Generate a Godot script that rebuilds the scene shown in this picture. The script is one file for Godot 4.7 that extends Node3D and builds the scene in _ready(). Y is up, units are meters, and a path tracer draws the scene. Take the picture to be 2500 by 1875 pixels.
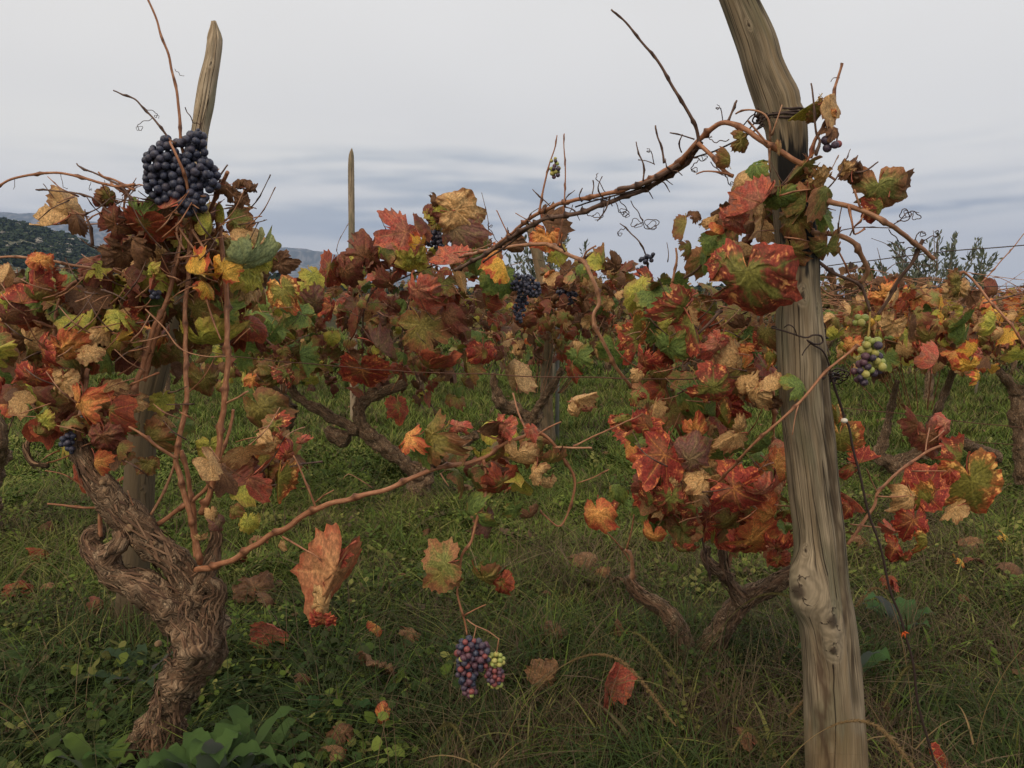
extends Node3D
# An autumn vineyard under an overcast sky: two old vines and a leaning post in front, further rows, scrub hill and mountain behind.
# Places are given as (x, y, distance in metres): a direction measured in the photograph's pixels and how far away the thing stands.

const F := 2057.0
const EYE := 0.95
const PITCH := 0.1012
var rng := RandomNumberGenerator.new()
var nz := FastNoiseLite.new()
var nf := FastNoiseLite.new()
var used := {}
var M := {}
var LEAF_NEAR := {}
var LEAF_FAR := []
var BERRY: ArrayMesh
var leaf_count := {}
var rest := {}
var textures := {}


func _ready() -> void:
	var cam := Camera3D.new()
	cam.name = "camera"
	cam.fov = 49.0
	cam.near = 0.05
	cam.far = 20000.0
	cam.position = Vector3(0, EYE, 0)
	cam.rotation.x = -PITCH
	add_child(cam)
	cam.current = true
	var env := Environment.new()
	env.background_mode = Environment.BG_SKY
	env.tonemap_mode = Environment.TONE_MAPPER_LINEAR
	env.tonemap_exposure = 1.13
	env.sdfgi_enabled = true
	env.ssao_enabled = true
	env.ssil_enabled = true
	env.fog_enabled = true
	env.fog_density = 0.00024
	env.fog_light_color = Color(0.6, 0.71, 0.9)
	var sm := PanoramaSkyMaterial.new()
	nz.seed = 11
	nz.noise_type = FastNoiseLite.TYPE_SIMPLEX_SMOOTH
	nz.frequency = 1.0
	nz.fractal_type = FastNoiseLite.FRACTAL_FBM
	nz.fractal_octaves = 3
	nf.seed = 5
	nf.noise_type = FastNoiseLite.TYPE_SIMPLEX_SMOOTH
	nf.frequency = 1.0
	nf.fractal_type = FastNoiseLite.FRACTAL_NONE
	sm.panorama = sky_picture()
	var sky := Sky.new()
	sky.sky_material = sm
	env.sky = sky
	var we := WorldEnvironment.new()
	we.name = "world_environment"
	we.environment = env
	add_child(we)
	var sun := DirectionalLight3D.new()
	sun.name = "sun"
	sun.light_energy = 0.5
	sun.light_color = Color(1.0, 0.88, 0.7)
	sun.light_angular_distance = 50.0
	sun.shadow_enabled = true
	sun.rotation_degrees = Vector3(-48, -28, 0)
	sun.sky_mode = DirectionalLight3D.SKY_MODE_LIGHT_ONLY
	add_child(sun)
	rng.seed = 20231
	make_materials()
	make_leaf_meshes()
	build_land()
	build_far_rows()
	build_middle_rows()
	build_posts_and_wires()
	build_left_vine()
	build_right_vine()
	build_ground_cover()
	build_small_things()


# ---------------------------------------------------------------- places, names

func P(x: float, y: float, d: float) -> Vector3:
	var v := Vector3((x - 1250.0) / F, (937.5 - y) / F, -1.0).rotated(Vector3.RIGHT, -PITCH)
	return Vector3(0, EYE, 0) + v * (d / -v.z)


func on_ground(x: float, y: float, h := 0.0) -> Vector3:
	var v := Vector3((x - 1250.0) / F, (937.5 - y) / F, -1.0).rotated(Vector3.RIGHT, -PITCH)
	return Vector3(0, EYE, 0) + v * ((h - EYE) / v.y)


func numbered(called: String) -> String:
	used[called] = used.get(called, -1) + 1
	return called if used[called] == 0 else "%s_%03d" % [called, used[called]]


func thing(called: String, label: String, category: String, at := Vector3.ZERO, group := "") -> Node3D:
	var o := Node3D.new()
	o.name = numbered(called)
	add_child(o)
	o.position = at
	tag(o, label, category, group)
	return o


func tag(o: Node, label: String, category := "", group := "", kind := "") -> void:
	if label: o.set_meta("label", label)
	if category: o.set_meta("category", category)
	if group: o.set_meta("group", group)
	if kind: o.set_meta("kind", kind)


func put(called: String, mesh: Mesh, mat: Material, parent: Node = null) -> MeshInstance3D:
	var o := MeshInstance3D.new()
	o.mesh = mesh
	if mat: o.material_override = mat
	if parent == null:
		o.name = numbered(called)
		add_child(o)
	else:
		var key := str(parent.get_instance_id()) + called
		used[key] = used.get(key, -1) + 1
		o.name = called if used[key] == 0 else "%s_%03d" % [called, used[key]]
		parent.add_child(o, true)
	return o


# ---------------------------------------------------------------- mesh collector

class Shape:
	var v := PackedVector3Array()
	var uv := PackedVector2Array()
	var c := PackedColorArray()
	var i := PackedInt32Array()
	func vert(p: Vector3, t := Vector2.ZERO, col := Color.WHITE) -> int:
		v.append(p)
		uv.append(t)
		c.append(col)
		return v.size() - 1
	func tri(a: int, b: int, d: int) -> void:
		i.append(a)
		i.append(b)
		i.append(d)
	func quad(a: int, b: int, d: int, e: int) -> void:
		tri(a, b, d)
		tri(a, d, e)
	func arrays() -> Array:
		var a := []
		a.resize(Mesh.ARRAY_MAX)
		a[Mesh.ARRAY_VERTEX] = v
		a[Mesh.ARRAY_TEX_UV] = uv
		a[Mesh.ARRAY_COLOR] = c
		a[Mesh.ARRAY_INDEX] = i
		return a
	func mesh(into: ArrayMesh = null, mat: Material = null) -> ArrayMesh:
		var m := into if into else ArrayMesh.new()
		if i.is_empty():
			return m
		var st := SurfaceTool.new()
		st.create_from_arrays(arrays())
		st.generate_normals()
		if mat: st.set_material(mat)
		return st.commit(m)


func catmull(p: Array, t: float) -> Variant:
	var k := clampi(int(t), 0, p.size() - 2)
	var f := t - k
	var a = p[maxi(k - 1, 0)]
	var b = p[k]
	var c = p[k + 1]
	var d = p[mini(k + 2, p.size() - 1)]
	return 0.5 * ((b * 2.0) + (c - a) * f + (a * 2.0 - b * 5.0 + c * 4.0 - d) * f * f + (b * 3.0 - a - c * 3.0 + d) * f * f * f)


func resample(pts: Array, rad: Array, step: float) -> Array:
	# even steps along a smooth curve through the points
	var out_p := PackedVector3Array()
	var out_r := PackedFloat32Array()
	var n := pts.size()
	for k in n - 1:
		var m := maxi(2, int(ceil((pts[k + 1] - pts[k]).length() / step)))
		for j in m:
			var t := k + float(j) / m
			out_p.append(catmull(pts, t))
			out_r.append(maxf(catmull(rad, t), 0.0003))
	out_p.append(pts[n - 1])
	out_r.append(rad[n - 1])
	return [out_p, out_r]


func sweep(b: Shape, pts: PackedVector3Array, rad: PackedFloat32Array, sides: int, bend = null, v_scale := 10.0, cap := true, facing := Vector3.ZERO, joints := false) -> void:
	# a tube along pts; bend(length, angle, place) gives the swelling of the radius there
	var n := pts.size()
	if n < 2: return
	var t := (pts[1] - pts[0]).normalized()
	var nrm := t.cross(Vector3(0.31, 0.87, 0.39)).normalized()
	if facing != Vector3.ZERO:
		nrm = (facing - t * facing.dot(t)).normalized()
	var s := 0.0
	var start := b.v.size()
	for k in n:
		var t2 := (pts[mini(k + 1, n - 1)] - pts[maxi(k - 1, 0)]).normalized()
		if t2 == Vector3.ZERO: t2 = t
		if facing != Vector3.ZERO:
			nrm = (facing - t2 * facing.dot(t2)).normalized()
		else:
			nrm = (nrm - t2 * nrm.dot(t2)).normalized()
		t = t2
		var bi := t.cross(nrm)
		if k > 0: s += (pts[k] - pts[k - 1]).length()
		for j in sides + 1:
			var a := TAU * j / sides - PI
			var dir := nrm * cos(a) + bi * sin(a)
			var r := rad[k]
			var tint := Color.WHITE
			if bend != null:
				var f: float = bend.call(s, a if j < sides else -PI, pts[k] + dir * r)
				r *= f
				if joints: tint = tint.lerp(Color(0.34, 0.3, 0.29), clampf((f - 1.12) * 2.6, 0.0, 1.0))
			b.vert(pts[k] + dir * r, Vector2(float(j) / sides, s * v_scale), tint)
	for k in n - 1:
		for j in sides:
			var q := start + k * (sides + 1) + j
			b.quad(q, q + 1, q + sides + 2, q + sides + 1)
	if cap:
		for e in [0, n - 1]:
			var c := b.vert(pts[e], Vector2(0.5, s * v_scale * e / n))
			for j in sides:
				var q: int = start + e * (sides + 1) + j
				if e == 0: b.tri(c, q + 1, q)
				else: b.tri(c, q, q + 1)


# ---------------------------------------------------------------- pictures for surfaces

func picture(w: int, h: int, shade: Callable, alpha := false) -> ImageTexture:
	var data := PackedByteArray()
	data.resize(w * h * 3)
	var o := 0
	for y in h:
		for x in w:
			var c: Color = shade.call((x + 0.5) / w, (y + 0.5) / h)
			data[o] = clampi(int(c.r * 255.0), 0, 255)
			data[o + 1] = clampi(int(c.g * 255.0), 0, 255)
			data[o + 2] = clampi(int(c.b * 255.0), 0, 255)
			o += 3
	return ImageTexture.create_from_image(Image.create_from_data(w, h, false, Image.FORMAT_RGB8, data))


func sky_picture() -> ImageTexture:
	# air and cloud only, in linear light; rows run from the zenith down
	var w := 2048
	var h := 1024
	var im := Image.create(w, h, false, Image.FORMAT_RGBF)
	for y in h / 2 + 4:
		var el := 90.0 - 180.0 * (y + 0.5) / h
		for x in w:
			var az := wrapf(360.0 * (x + 0.5) / w, -180.0, 180.0)        # 0 straight ahead, growing to the right
			var a := deg_to_rad(az)
			var e := maxf(el, 0.0)
			# soft overcast sheet, a little warmer and brighter to the left
			var warm := 0.5 - 0.5 * sin(a)
			var base := Vector3(0.745, 0.732, 0.715).lerp(Vector3(0.79, 0.765, 0.725), smoothstep(0.5, 0.95, warm) * 0.8)
			var cx := cos(a) * 2.2
			var cz := sin(a) * 2.2
			var big := nz.get_noise_3d(cx * 0.7, cz * 0.7, e * 0.05)
			base *= 1.0 + 0.07 * big
			# long flat streaks low in the sky, thickest ahead and a little to the left
			var warp := nz.get_noise_3d(cx * 1.1 + 9.0, cz * 1.1, e * 0.05) * 0.7
			var st := nz.get_noise_3d(cx * 0.9, cz * 0.9 + 4.0, (e + warp) * 0.34)
			var st2 := nz.get_noise_3d(cx * 2.4 + 20.0, cz * 2.4, (e + warp) * 1.25)
			var st3 := nz.get_noise_3d(cx * 7.0 + 5.0, cz * 7.0, (e + warp * 0.5) * 2.0)
			var band := smoothstep(2.6, 4.6, e) * (1.0 - smoothstep(8.9, 9.9, e + warp))
			var mid := exp(-pow((az + 3.0) / 16.0, 2.0))
			var dark := smoothstep(-0.2, 0.55, st * 1.0 + st2 * 0.6 + st3 * 0.12 + 0.42 * mid - 0.16) * band * (0.4 + 0.6 * mid)
			base = base.lerp(Vector3(0.45, 0.49, 0.535), clampf(dark, 0.0, 0.95))
			# one thin grey bar to the right and pale breaks between the streaks
			var bar := exp(-pow((e + warp * 0.25 - 5.5) / 0.34, 2.0)) * smoothstep(6.0, 14.0, az) * (0.55 + st3)
			base = base.lerp(Vector3(0.38, 0.42, 0.48), clampf(bar * 1.4, 0.0, 0.85))
			var light := clampf(0.25 + st3 * 0.9 - st2 * 1.1, 0.0, 1.0) * smoothstep(2.0, 4.0, e) * (1.0 - smoothstep(8.0, 13.0, e))
			base = base.lerp(Vector3(0.82, 0.80, 0.76), light * 0.5)
			# cream glow where the sheet ends, bluish pale slit above the land
			base = base.lerp(Vector3(0.83, 0.805, 0.745), exp(-pow((e - 9.6) / 1.7, 2.0)) * (0.1 + 0.5 * smoothstep(-4.0, -22.0, az)))
			base = base.lerp(Vector3(0.66, 0.67, 0.68), (1.0 - smoothstep(0.0, 3.4, e)) * 0.6)
			im.set_pixel(x, y, Color(base.x, base.y, base.z))
	for y in range(h / 2 + 4, h):
		for x in w:
			im.set_pixel(x, y, Color(0.06, 0.065, 0.05))
	return ImageTexture.create_from_image(im)


func C8(r: int, g: int, b: int) -> Color:
	return Color(r / 255.0, g / 255.0, b / 255.0)


func flat_mat(c: Color, rough := 0.8) -> StandardMaterial3D:
	var m := StandardMaterial3D.new()
	m.albedo_color = c
	m.roughness = rough
	m.metallic_specular = 0.4
	return m


# ---------------------------------------------------------------- materials

func make_materials() -> void:
	# leaf kinds: heart, between, margin, blotch, vein; where the between and the margin begin; how much blotch
	leaf_kind("rimred", [C8(116, 116, 54), C8(136, 56, 50), C8(168, 66, 54), C8(240, 182, 106), C8(136, 136, 64)], 0.46, 0.84, 0.4, 1)
	leaf_kind("maroon", [C8(116, 76, 54), C8(120, 60, 54), C8(136, 84, 64), C8(92, 48, 46), C8(152, 92, 62)], 0.4, 0.85, 0.35, 2)
	leaf_kind("red", [C8(140, 78, 56), C8(152, 50, 48), C8(178, 80, 62), C8(240, 150, 76), C8(226, 150, 72)], 0.35, 0.8, 0.3, 3)
	leaf_kind("yelgreen", [C8(140, 146, 56), C8(168, 164, 62), C8(172, 150, 70), C8(124, 100, 50), C8(176, 176, 84)], 0.4, 0.92, 0.22, 4)
	leaf_kind("yellow", [C8(204, 160, 60), C8(230, 168, 66), C8(206, 92, 62), C8(178, 70, 48), C8(220, 180, 84)], 0.5, 0.86, 0.4, 5)
	leaf_kind("tan", [C8(184, 142, 98), C8(196, 156, 112), C8(164, 116, 80), C8(136, 92, 66), C8(206, 172, 128)], 0.4, 0.85, 0.4, 6)
	leaf_kind("olive", [C8(118, 108, 52), C8(128, 96, 54), C8(146, 88, 58), C8(100, 66, 46), C8(146, 136, 74)], 0.45, 0.8, 0.5, 7)
	leaf_kind("green", [C8(92, 118, 58), C8(104, 124, 56), C8(126, 116, 56), C8(108, 86, 48), C8(130, 146, 78)], 0.6, 0.93, 0.12, 8)
	leaf_kind("orange", [C8(206, 136, 74), C8(200, 108, 64), C8(186, 78, 54), C8(160, 62, 46), C8(236, 176, 92)], 0.45, 0.85, 0.45, 9)
	leaf_kind("drybrown", [C8(116, 80, 60), C8(104, 70, 54), C8(132, 92, 66), C8(80, 56, 46), C8(142, 108, 80)], 0.4, 0.85, 0.4, 10)
	leaf_kind("purple", [C8(120, 96, 78), C8(124, 82, 84), C8(136, 76, 74), C8(100, 100, 60), C8(150, 128, 92)], 0.45, 0.85, 0.35, 11)
	leaf_kind("pinkred", [C8(164, 96, 86), C8(186, 82, 76), C8(206, 104, 80), C8(124, 84, 88), C8(204, 142, 96)], 0.45, 0.8, 0.4, 12)
	leaf_kind("browngreen", [C8(118, 124, 64), C8(140, 112, 70), C8(162, 112, 80), C8(136, 84, 62), C8(148, 150, 88)], 0.42, 0.72, 0.4, 13)
	leaf_kind("rimyellow", [C8(122, 118, 48), C8(156, 96, 50), C8(190, 84, 52), C8(244, 196, 106), C8(150, 146, 66)], 0.5, 0.88, 0.46, 14)
	leaf_kind("greygreen", [C8(126, 146, 112), C8(132, 148, 108), C8(136, 138, 92), C8(116, 116, 80), C8(158, 172, 134)], 0.6, 0.94, 0.1, 15)
	leaf_kind("darkred", [C8(112, 98, 48), C8(140, 58, 44), C8(160, 74, 50), C8(92, 40, 36), C8(184, 112, 52)], 0.32, 0.8, 0.42, 16)
	leaf_kind("russet", [C8(176, 122, 88), C8(182, 116, 86), C8(190, 96, 70), C8(148, 92, 72), C8(206, 150, 108)], 0.45, 0.86, 0.4, 17)
	leaf_kind("litter", [C8(138, 100, 74), C8(126, 88, 64), C8(148, 104, 76), C8(98, 68, 54), C8(158, 122, 92)], 0.45, 0.86, 0.4, 18)
	M.petiole = flat_mat(C8(166, 92, 74), 0.6)
	M.petiole_green = flat_mat(C8(176, 150, 84), 0.6)
	M.cane_red = streaked([C8(170, 116, 86), C8(134, 92, 68), C8(198, 150, 116)], 1, 0.5)
	M.cane_pale = streaked([C8(178, 134, 104), C8(148, 104, 80), C8(204, 166, 134)], 2, 0.55)
	M.cane_dark = streaked([C8(112, 88, 76), C8(82, 62, 56), C8(138, 112, 96)], 3, 0.65)
	M.tendril = flat_mat(C8(84, 62, 54), 0.7)
	M.cut = flat_mat(C8(148, 122, 94), 0.9)
	M.bark = bark_mat()
	M.bark_strip = []
	for c in [C8(122, 94, 74), C8(100, 76, 60), C8(140, 112, 90), C8(84, 64, 52)]:
		M.bark_strip.append(flat_mat(c, 0.9))
	M.wire = flat_mat(C8(66, 54, 52), 0.55)
	M.wire.metallic = 0.3
	M.rust = flat_mat(C8(92, 62, 50), 0.7)
	M.galvanised = flat_mat(C8(150, 152, 150), 0.45)
	M.galvanised.metallic = 0.5
	M.berry = []
	for k in 3:
		M.berry.append(berry_mat([C8(46, 48, 64), C8(38, 40, 58), C8(58, 54, 68)][k], C8(104, 112, 136), 31 + k))
	M.berry_purple = [berry_mat(C8(88, 58, 72), C8(128, 104, 116), 41), berry_mat(C8(64, 52, 70), C8(108, 100, 116), 42)]
	M.berry_red = [berry_mat(C8(128, 66, 68), C8(156, 104, 100), 43)]
	M.berry_green = [berry_mat(C8(146, 158, 84), C8(172, 180, 116), 44), berry_mat(C8(168, 164, 88), C8(186, 180, 120), 45)]
	M.stalk = flat_mat(C8(168, 142, 84), 0.7)
	M.rachis = flat_mat(C8(140, 96, 72), 0.7)


func outline(ap: float) -> float:
	# reach of a vine leaf at the angle ap from its tip, without teeth: five lobes and the notch at the stalk
	var keys := [[0.0, 0.96], [0.2, 0.87], [0.46, 0.77], [0.62, 0.80], [0.90, 0.88], [1.15, 0.81], [1.42, 0.73], [1.62, 0.745], [1.86, 0.76], [2.2, 0.70], [2.6, 0.6], [2.9, 0.42], [3.0, 0.22], [PI, 0.06]]
	for k in keys.size() - 1:
		if ap <= keys[k + 1][0]:
			return lerpf(keys[k][1], keys[k + 1][1], (ap - keys[k][0]) / (keys[k + 1][0] - keys[k][0]))
	return 0.06


const LEAF_PX := 192

func leaf_kind(called: String, col: Array, t1: float, t2: float, blotch: float, sd: int) -> void:
	var off := sd * 17.3
	var heights := textures.get("leaf_relief") == null
	var relief := PackedByteArray()
	if heights: relief.resize(LEAF_PX * LEAF_PX)
	var data := PackedByteArray()
	data.resize(LEAF_PX * LEAF_PX * 3)
	var o := 0
	for j in LEAF_PX:
		var y := 1.1 - (j + 0.5) / LEAF_PX * 1.9
		for i in LEAF_PX:
			var x := (i + 0.5) / LEAF_PX * 2.0 - 1.0
			var r := sqrt(x * x + y * y)
			var ap := absf(atan2(x, y))
			var m := r / maxf(outline(ap), 0.2)
			var dv := ap if ap < 0.45 else (ap - 0.9 if ap < 1.4 else ap - 1.86)
			var along := r * cos(dv)
			var across := absf(r * sin(dv))
			var vein := 1.0 - smoothstep(0.006, 0.024 * (1.3 - 0.6 * m), across)
			var sec := fposmod(along - across * 0.9 + 0.03 * (1.0 if x > 0.0 else -1.0), 0.19) / 0.19
			var sv := (1.0 - smoothstep(0.0, 0.11, absf(sec - 0.5))) * smoothstep(0.03, 0.1, m) * 0.6
			var n1 := nz.get_noise_3d(x * 1.7, y * 1.7, off)
			var n2 := nz.get_noise_3d(x * 4.2, y * 4.2, off + 50.0) * 0.6 + nz.get_noise_3d(atan2(x, y) * 4.2, r * 1.5, off + 20.0) * 0.7
			var n3 := nz.get_noise_3d(x * 13.0, y * 13.0, off + 90.0)
			var near_vein := exp(-across / 0.07) * 0.8 + sv * 0.25
			var k := m + 0.55 * n1 + 0.3 * n2 - 0.28 * near_vein
			var c: Color = col[0].lerp(col[1], smoothstep(t1 - 0.2, t1 + 0.2, k + 0.18 * n3))
			c = c.lerp(col[2], smoothstep(t2 - 0.1, t2 + 0.1, k + 0.12 * n3))
			var bl := n2 * 0.9 + n1 * 0.4 + n3 * 0.45 + (m - 0.62) * 0.9 - near_vein * 0.5
			if sd in [1, 3, 14, 16]: bl = n2 * 1.0 + n1 * 0.2 + n3 * 0.4 + 0.3 - absf(m - 0.74) * 1.7 - near_vein * 0.55
			c = c.lerp(col[3], smoothstep(0.55 - blotch, 0.98 - blotch, bl) * 0.72)
			c = c.lerp(col[4], maxf(vein * 0.5, sv * 0.22))
			var lum := c.get_luminance()
			c = Color(lum, lum, lum).lerp(c, 0.8) * Color(1.0, 0.98, 0.88)
			var g := 1.06 + 0.34 * n3 + 0.16 * nz.get_noise_3d(x * 26.0, y * 26.0, off) + 0.12 * n2 + 0.1 * nf.get_noise_2d(x * 40.0 + off, y * 40.0)
			data[o] = clampi(int(c.r * g * 255.0), 0, 255)
			data[o + 1] = clampi(int(c.g * g * 255.0), 0, 255)
			data[o + 2] = clampi(int(c.b * g * 255.0), 0, 255)
			o += 3
			if heights:
				relief[j * LEAF_PX + i] = clampi(int(140.0 - 90.0 * vein - 60.0 * sv + 40.0 * n3 + 30.0 * n2), 0, 255)
	if heights:
		textures["leaf_relief"] = ImageTexture.create_from_image(Image.create_from_data(LEAF_PX, LEAF_PX, false, Image.FORMAT_L8, relief))
	var mat := StandardMaterial3D.new()
	mat.albedo_texture = ImageTexture.create_from_image(Image.create_from_data(LEAF_PX, LEAF_PX, false, Image.FORMAT_RGB8, data))
	mat.roughness = 0.62
	mat.metallic_specular = 0.35
	mat.backlight_enabled = true
	mat.backlight = Color(0.6, 0.6, 0.6)
	mat.heightmap_enabled = true
	mat.heightmap_texture = textures["leaf_relief"]
	mat.heightmap_scale = 0.08
	M[called] = mat


func streaked(col: Array, sd: int, rough: float) -> StandardMaterial3D:
	var tex := picture(32, 256, func(u: float, v: float) -> Color:
		var s := nz.get_noise_3d(cos(u * TAU) * 3.0, sin(u * TAU) * 3.0 + sd * 9.0, v * 3.0)
		var t := nz.get_noise_3d(cos(u * TAU) * 0.6 + 30.0, sin(u * TAU) * 0.6 + sd * 5.0, v * 6.0)
		var c: Color = col[0].lerp(col[1], clampf(0.5 + s, 0.0, 1.0)).lerp(col[2], clampf(t * 1.2, 0.0, 0.7))
		return c)
	var m := StandardMaterial3D.new()
	m.albedo_texture = tex
	m.vertex_color_use_as_albedo = true    # the joints are darker
	m.roughness = rough
	m.metallic_specular = 0.4
	return m


func bark_mat() -> StandardMaterial3D:
	var shade := func(u: float, v: float) -> Array:
		# fibres run along v and wrap round u
		var cu := cos(u * TAU)
		var su := sin(u * TAU)
		var cv := cos(v * TAU)
		var sv := sin(v * TAU)
		var w := nz.get_noise_3d(cu * 1.3 + cv, su * 1.3 + sv, 7.0) * 0.5
		var u2 := u * TAU + w * 0.9
		var f1 := nz.get_noise_3d(cos(u2) * 5.0, sin(u2) * 5.0, cv * 0.6 + sv * 0.35)
		var f2 := nz.get_noise_3d(cos(u2) * 15.0, sin(u2) * 15.0, cv * 1.6 + sv * 1.1 + 20.0)
		return [f1, f2, w]
	var px := PackedByteArray()
	var hp := PackedByteArray()
	var n := 256
	px.resize(n * n * 3)
	hp.resize(n * n)
	for y in n:
		for x in n:
			var q: Array = shade.call((x + 0.5) / n, (y + 0.5) / n)
			var k := clampf(0.5 + 0.9 * q[0] + 0.5 * q[1], 0.0, 1.0)
			var c := C8(66, 54, 44).lerp(C8(176, 152, 126), k)
			c = c.lerp(C8(120, 90, 68), clampf(0.2 + q[2], 0.0, 0.45))
			var o := (y * n + x) * 3
			px[o] = int(c.r * 255.0)
			px[o + 1] = int(c.g * 255.0)
			px[o + 2] = int(c.b * 255.0)
			hp[y * n + x] = int(k * 255.0)
	var m := StandardMaterial3D.new()
	m.albedo_texture = ImageTexture.create_from_image(Image.create_from_data(n, n, false, Image.FORMAT_RGB8, px))
	m.heightmap_enabled = true
	m.heightmap_texture = ImageTexture.create_from_image(Image.create_from_data(n, n, false, Image.FORMAT_L8, hp))
	m.heightmap_scale = 0.5
	m.roughness = 0.9
	m.metallic_specular = 0.3
	return m


func berry_mat(c: Color, bloom: Color, sd: int) -> StandardMaterial3D:
	var tex := picture(64, 32, func(u: float, v: float) -> Color:
		var y := cos(v * PI)
		var q := sin(v * PI)
		var n := nz.get_noise_3d(cos(u * TAU) * q * 1.4 + sd, sin(u * TAU) * q * 1.4, y * 1.4)
		var n2 := nz.get_noise_3d(cos(u * TAU) * q * 5.0 + sd, sin(u * TAU) * q * 5.0, y * 5.0)
		return c.lerp(bloom, clampf(0.28 + 0.6 * n + 0.4 * n2, 0.0, 0.75)))
	var m := StandardMaterial3D.new()
	m.albedo_texture = tex
	m.roughness = 0.45
	m.metallic_specular = 0.45
	return m


func wood_mat(w: int, h: int, circ: float, tall: float, sd: int, col: Array, knots: Array, stain_and_shade: Array) -> StandardMaterial3D:
	# weathered wood: grain runs along v, flows round the knots, checks open along it; knots are [u, v, radius in metres]
	var px := PackedByteArray()
	var hp := PackedByteArray()
	px.resize(w * h * 3)
	hp.resize(w * h)
	var g := RandomNumberGenerator.new()
	g.seed = sd * 77
	var checks := []
	for k in int(5 + circ * 40.0):
		var v0 := g.randf_range(-0.2, tall * 0.9)
		checks.append([g.randf() * circ, v0, v0 + g.randf_range(0.12, 0.6), g.randf_range(0.0008, 0.0024)])
	for y in h:
		var vv := (y + 0.5) / h * tall
		for x in w:
			var u := (x + 0.5) / w
			var uu := u * circ
			var gu := uu
			var inside := 0.0
			var ring := 0.0
			var heart := 0.0
			for k in knots:
				var dx: float = (uu - k[0] * circ) / k[2]
				var dy: float = (vv - k[1] * tall) / (k[2] * 1.15)
				var d2: float = dx * dx + dy * dy
				if d2 < 9.0:
					var dd := sqrt(d2)
					gu += dx * k[2] * 0.85 * exp(-d2 * 0.7) * -1.0 + signf(dx) * k[2] * 0.25 * exp(-d2 * 0.35)
					var a := 1.0 - smoothstep(0.8, 1.1, dd)
					if a > inside:
						inside = a
						var ang: float = atan2(dy, dx)
						ring = sin(dd * 15.0 + nz.get_noise_2d(dx * 1.2 + sd, dy * 1.2) * 4.0)
						heart = (1.0 - smoothstep(0.12, 0.34, dd)) * 0.8
						var crack := 1.0 - smoothstep(0.0, 0.07, absf(sin(ang * 1.5 + sd + nz.get_noise_2d(dd * 2.0, ang) * 1.2)) * dd)
						heart = maxf(heart, crack * (1.0 - smoothstep(0.5, 0.8, dd)))
			var lean := nz.get_noise_2d(vv * 1.3, sd * 3.0) * 0.02
			gu += lean
			var ga := gu / circ * TAU
			var sx := cos(ga) * circ / TAU
			var sy := sin(ga) * circ / TAU
			var broad := nz.get_noise_3d(sx * 28.0, sy * 28.0 + sd * 7.0, vv * 1.6)
			var streak := nz.get_noise_3d(sx * 150.0, sy * 150.0 + sd * 3.0, vv * 4.0)
			var fine := nf.get_noise_3d(sx * 620.0, sy * 620.0, vv * 14.0 + sd)
			var ck := absf(nf.get_noise_3d(sx * 52.0 + sd, sy * 52.0, vv * 1.5 + sd))
			var open := smoothstep(-0.1, 0.35, nf.get_noise_3d(sx * 20.0, sy * 20.0 + 40.0, vv * 2.5))
			var crack2 := (1.0 - smoothstep(0.012, 0.075, ck)) * open
			for q in checks:
				# long drying cracks, widest at their middle
				if vv > q[1] and vv < q[2]:
					var open2: float = sin(PI * (vv - q[1]) / (q[2] - q[1]))
					var off: float = absf(wrapf(gu - q[0] - 0.004 * nz.get_noise_2d(vv * 7.0, q[0] * 90.0) - 0.01 * nz.get_noise_2d(vv * 1.5, q[0] * 50.0), -circ * 0.5, circ * 0.5))
					crack2 = maxf(crack2, (1.0 - smoothstep(0.35, 1.0, off / (q[3] * open2 + 0.0002))) * 1.15)
			var k2 := clampf(0.52 + broad * 0.4 + streak * 0.34 + fine * 0.45 + 0.55 * nz.get_noise_3d(sx * 22.0, sy * 22.0 + 60.0, vv * 9.0), 0.0, 1.0)
			k2 = lerpf(k2, clampf(0.62 + 0.16 * ring + fine * 0.12, 0.0, 1.0), inside)
			var c: Color = col[0].lerp(col[1], k2)
			c = c.lerp(col[2], clampf(broad * 1.3 + 0.1, 0.0, 0.55) * (1.0 - inside))
			crack2 = maxf(crack2 * (1.0 - inside), heart * inside)
			c = c.lerp(C8(96, 98, 78), clampf(nz.get_noise_3d(sx * 12.0 + 9.0, sy * 12.0, vv * 4.0 + sd) * 1.2, 0.0, 0.4))
			c = c.lerp(C8(46, 38, 33), minf(crack2, 1.0) * 0.85)
			for s in stain_and_shade:
				# [v from, v to, u from, u to, colour, strength]; stains and painted shade alike
				var e := nz.get_noise_3d(sx * 40.0, sy * 40.0, vv * 14.0) * 0.03
				var a2: float = smoothstep(s[0] - 0.012, s[0] + 0.012, vv / tall + e) * (1.0 - smoothstep(s[1] - 0.012, s[1] + 0.012, vv / tall + e))
				a2 *= smoothstep(s[2] - 0.03, s[2] + 0.03, u + e * 2.0) * (1.0 - smoothstep(s[3] - 0.03, s[3] + 0.03, u + e * 2.0))
				c = c.lerp(s[4], a2 * s[5])
			var o := (y * w + x) * 3
			px[o] = clampi(int(c.r * 255.0), 0, 255)
			px[o + 1] = clampi(int(c.g * 255.0), 0, 255)
			px[o + 2] = clampi(int(c.b * 255.0), 0, 255)
			hp[y * w + x] = clampi(int(150.0 + 40.0 * streak + 26.0 * fine - 150.0 * minf(crack2, 1.0)), 0, 255)
	var m := StandardMaterial3D.new()
	m.albedo_texture = ImageTexture.create_from_image(Image.create_from_data(w, h, false, Image.FORMAT_RGB8, px))
	m.heightmap_enabled = true
	m.heightmap_texture = ImageTexture.create_from_image(Image.create_from_data(w, h, false, Image.FORMAT_L8, hp))
	m.heightmap_scale = 0.35
	m.roughness = 0.85
	m.metallic_specular = 0.3
	return m


# ---------------------------------------------------------------- leaves and berries

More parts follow.
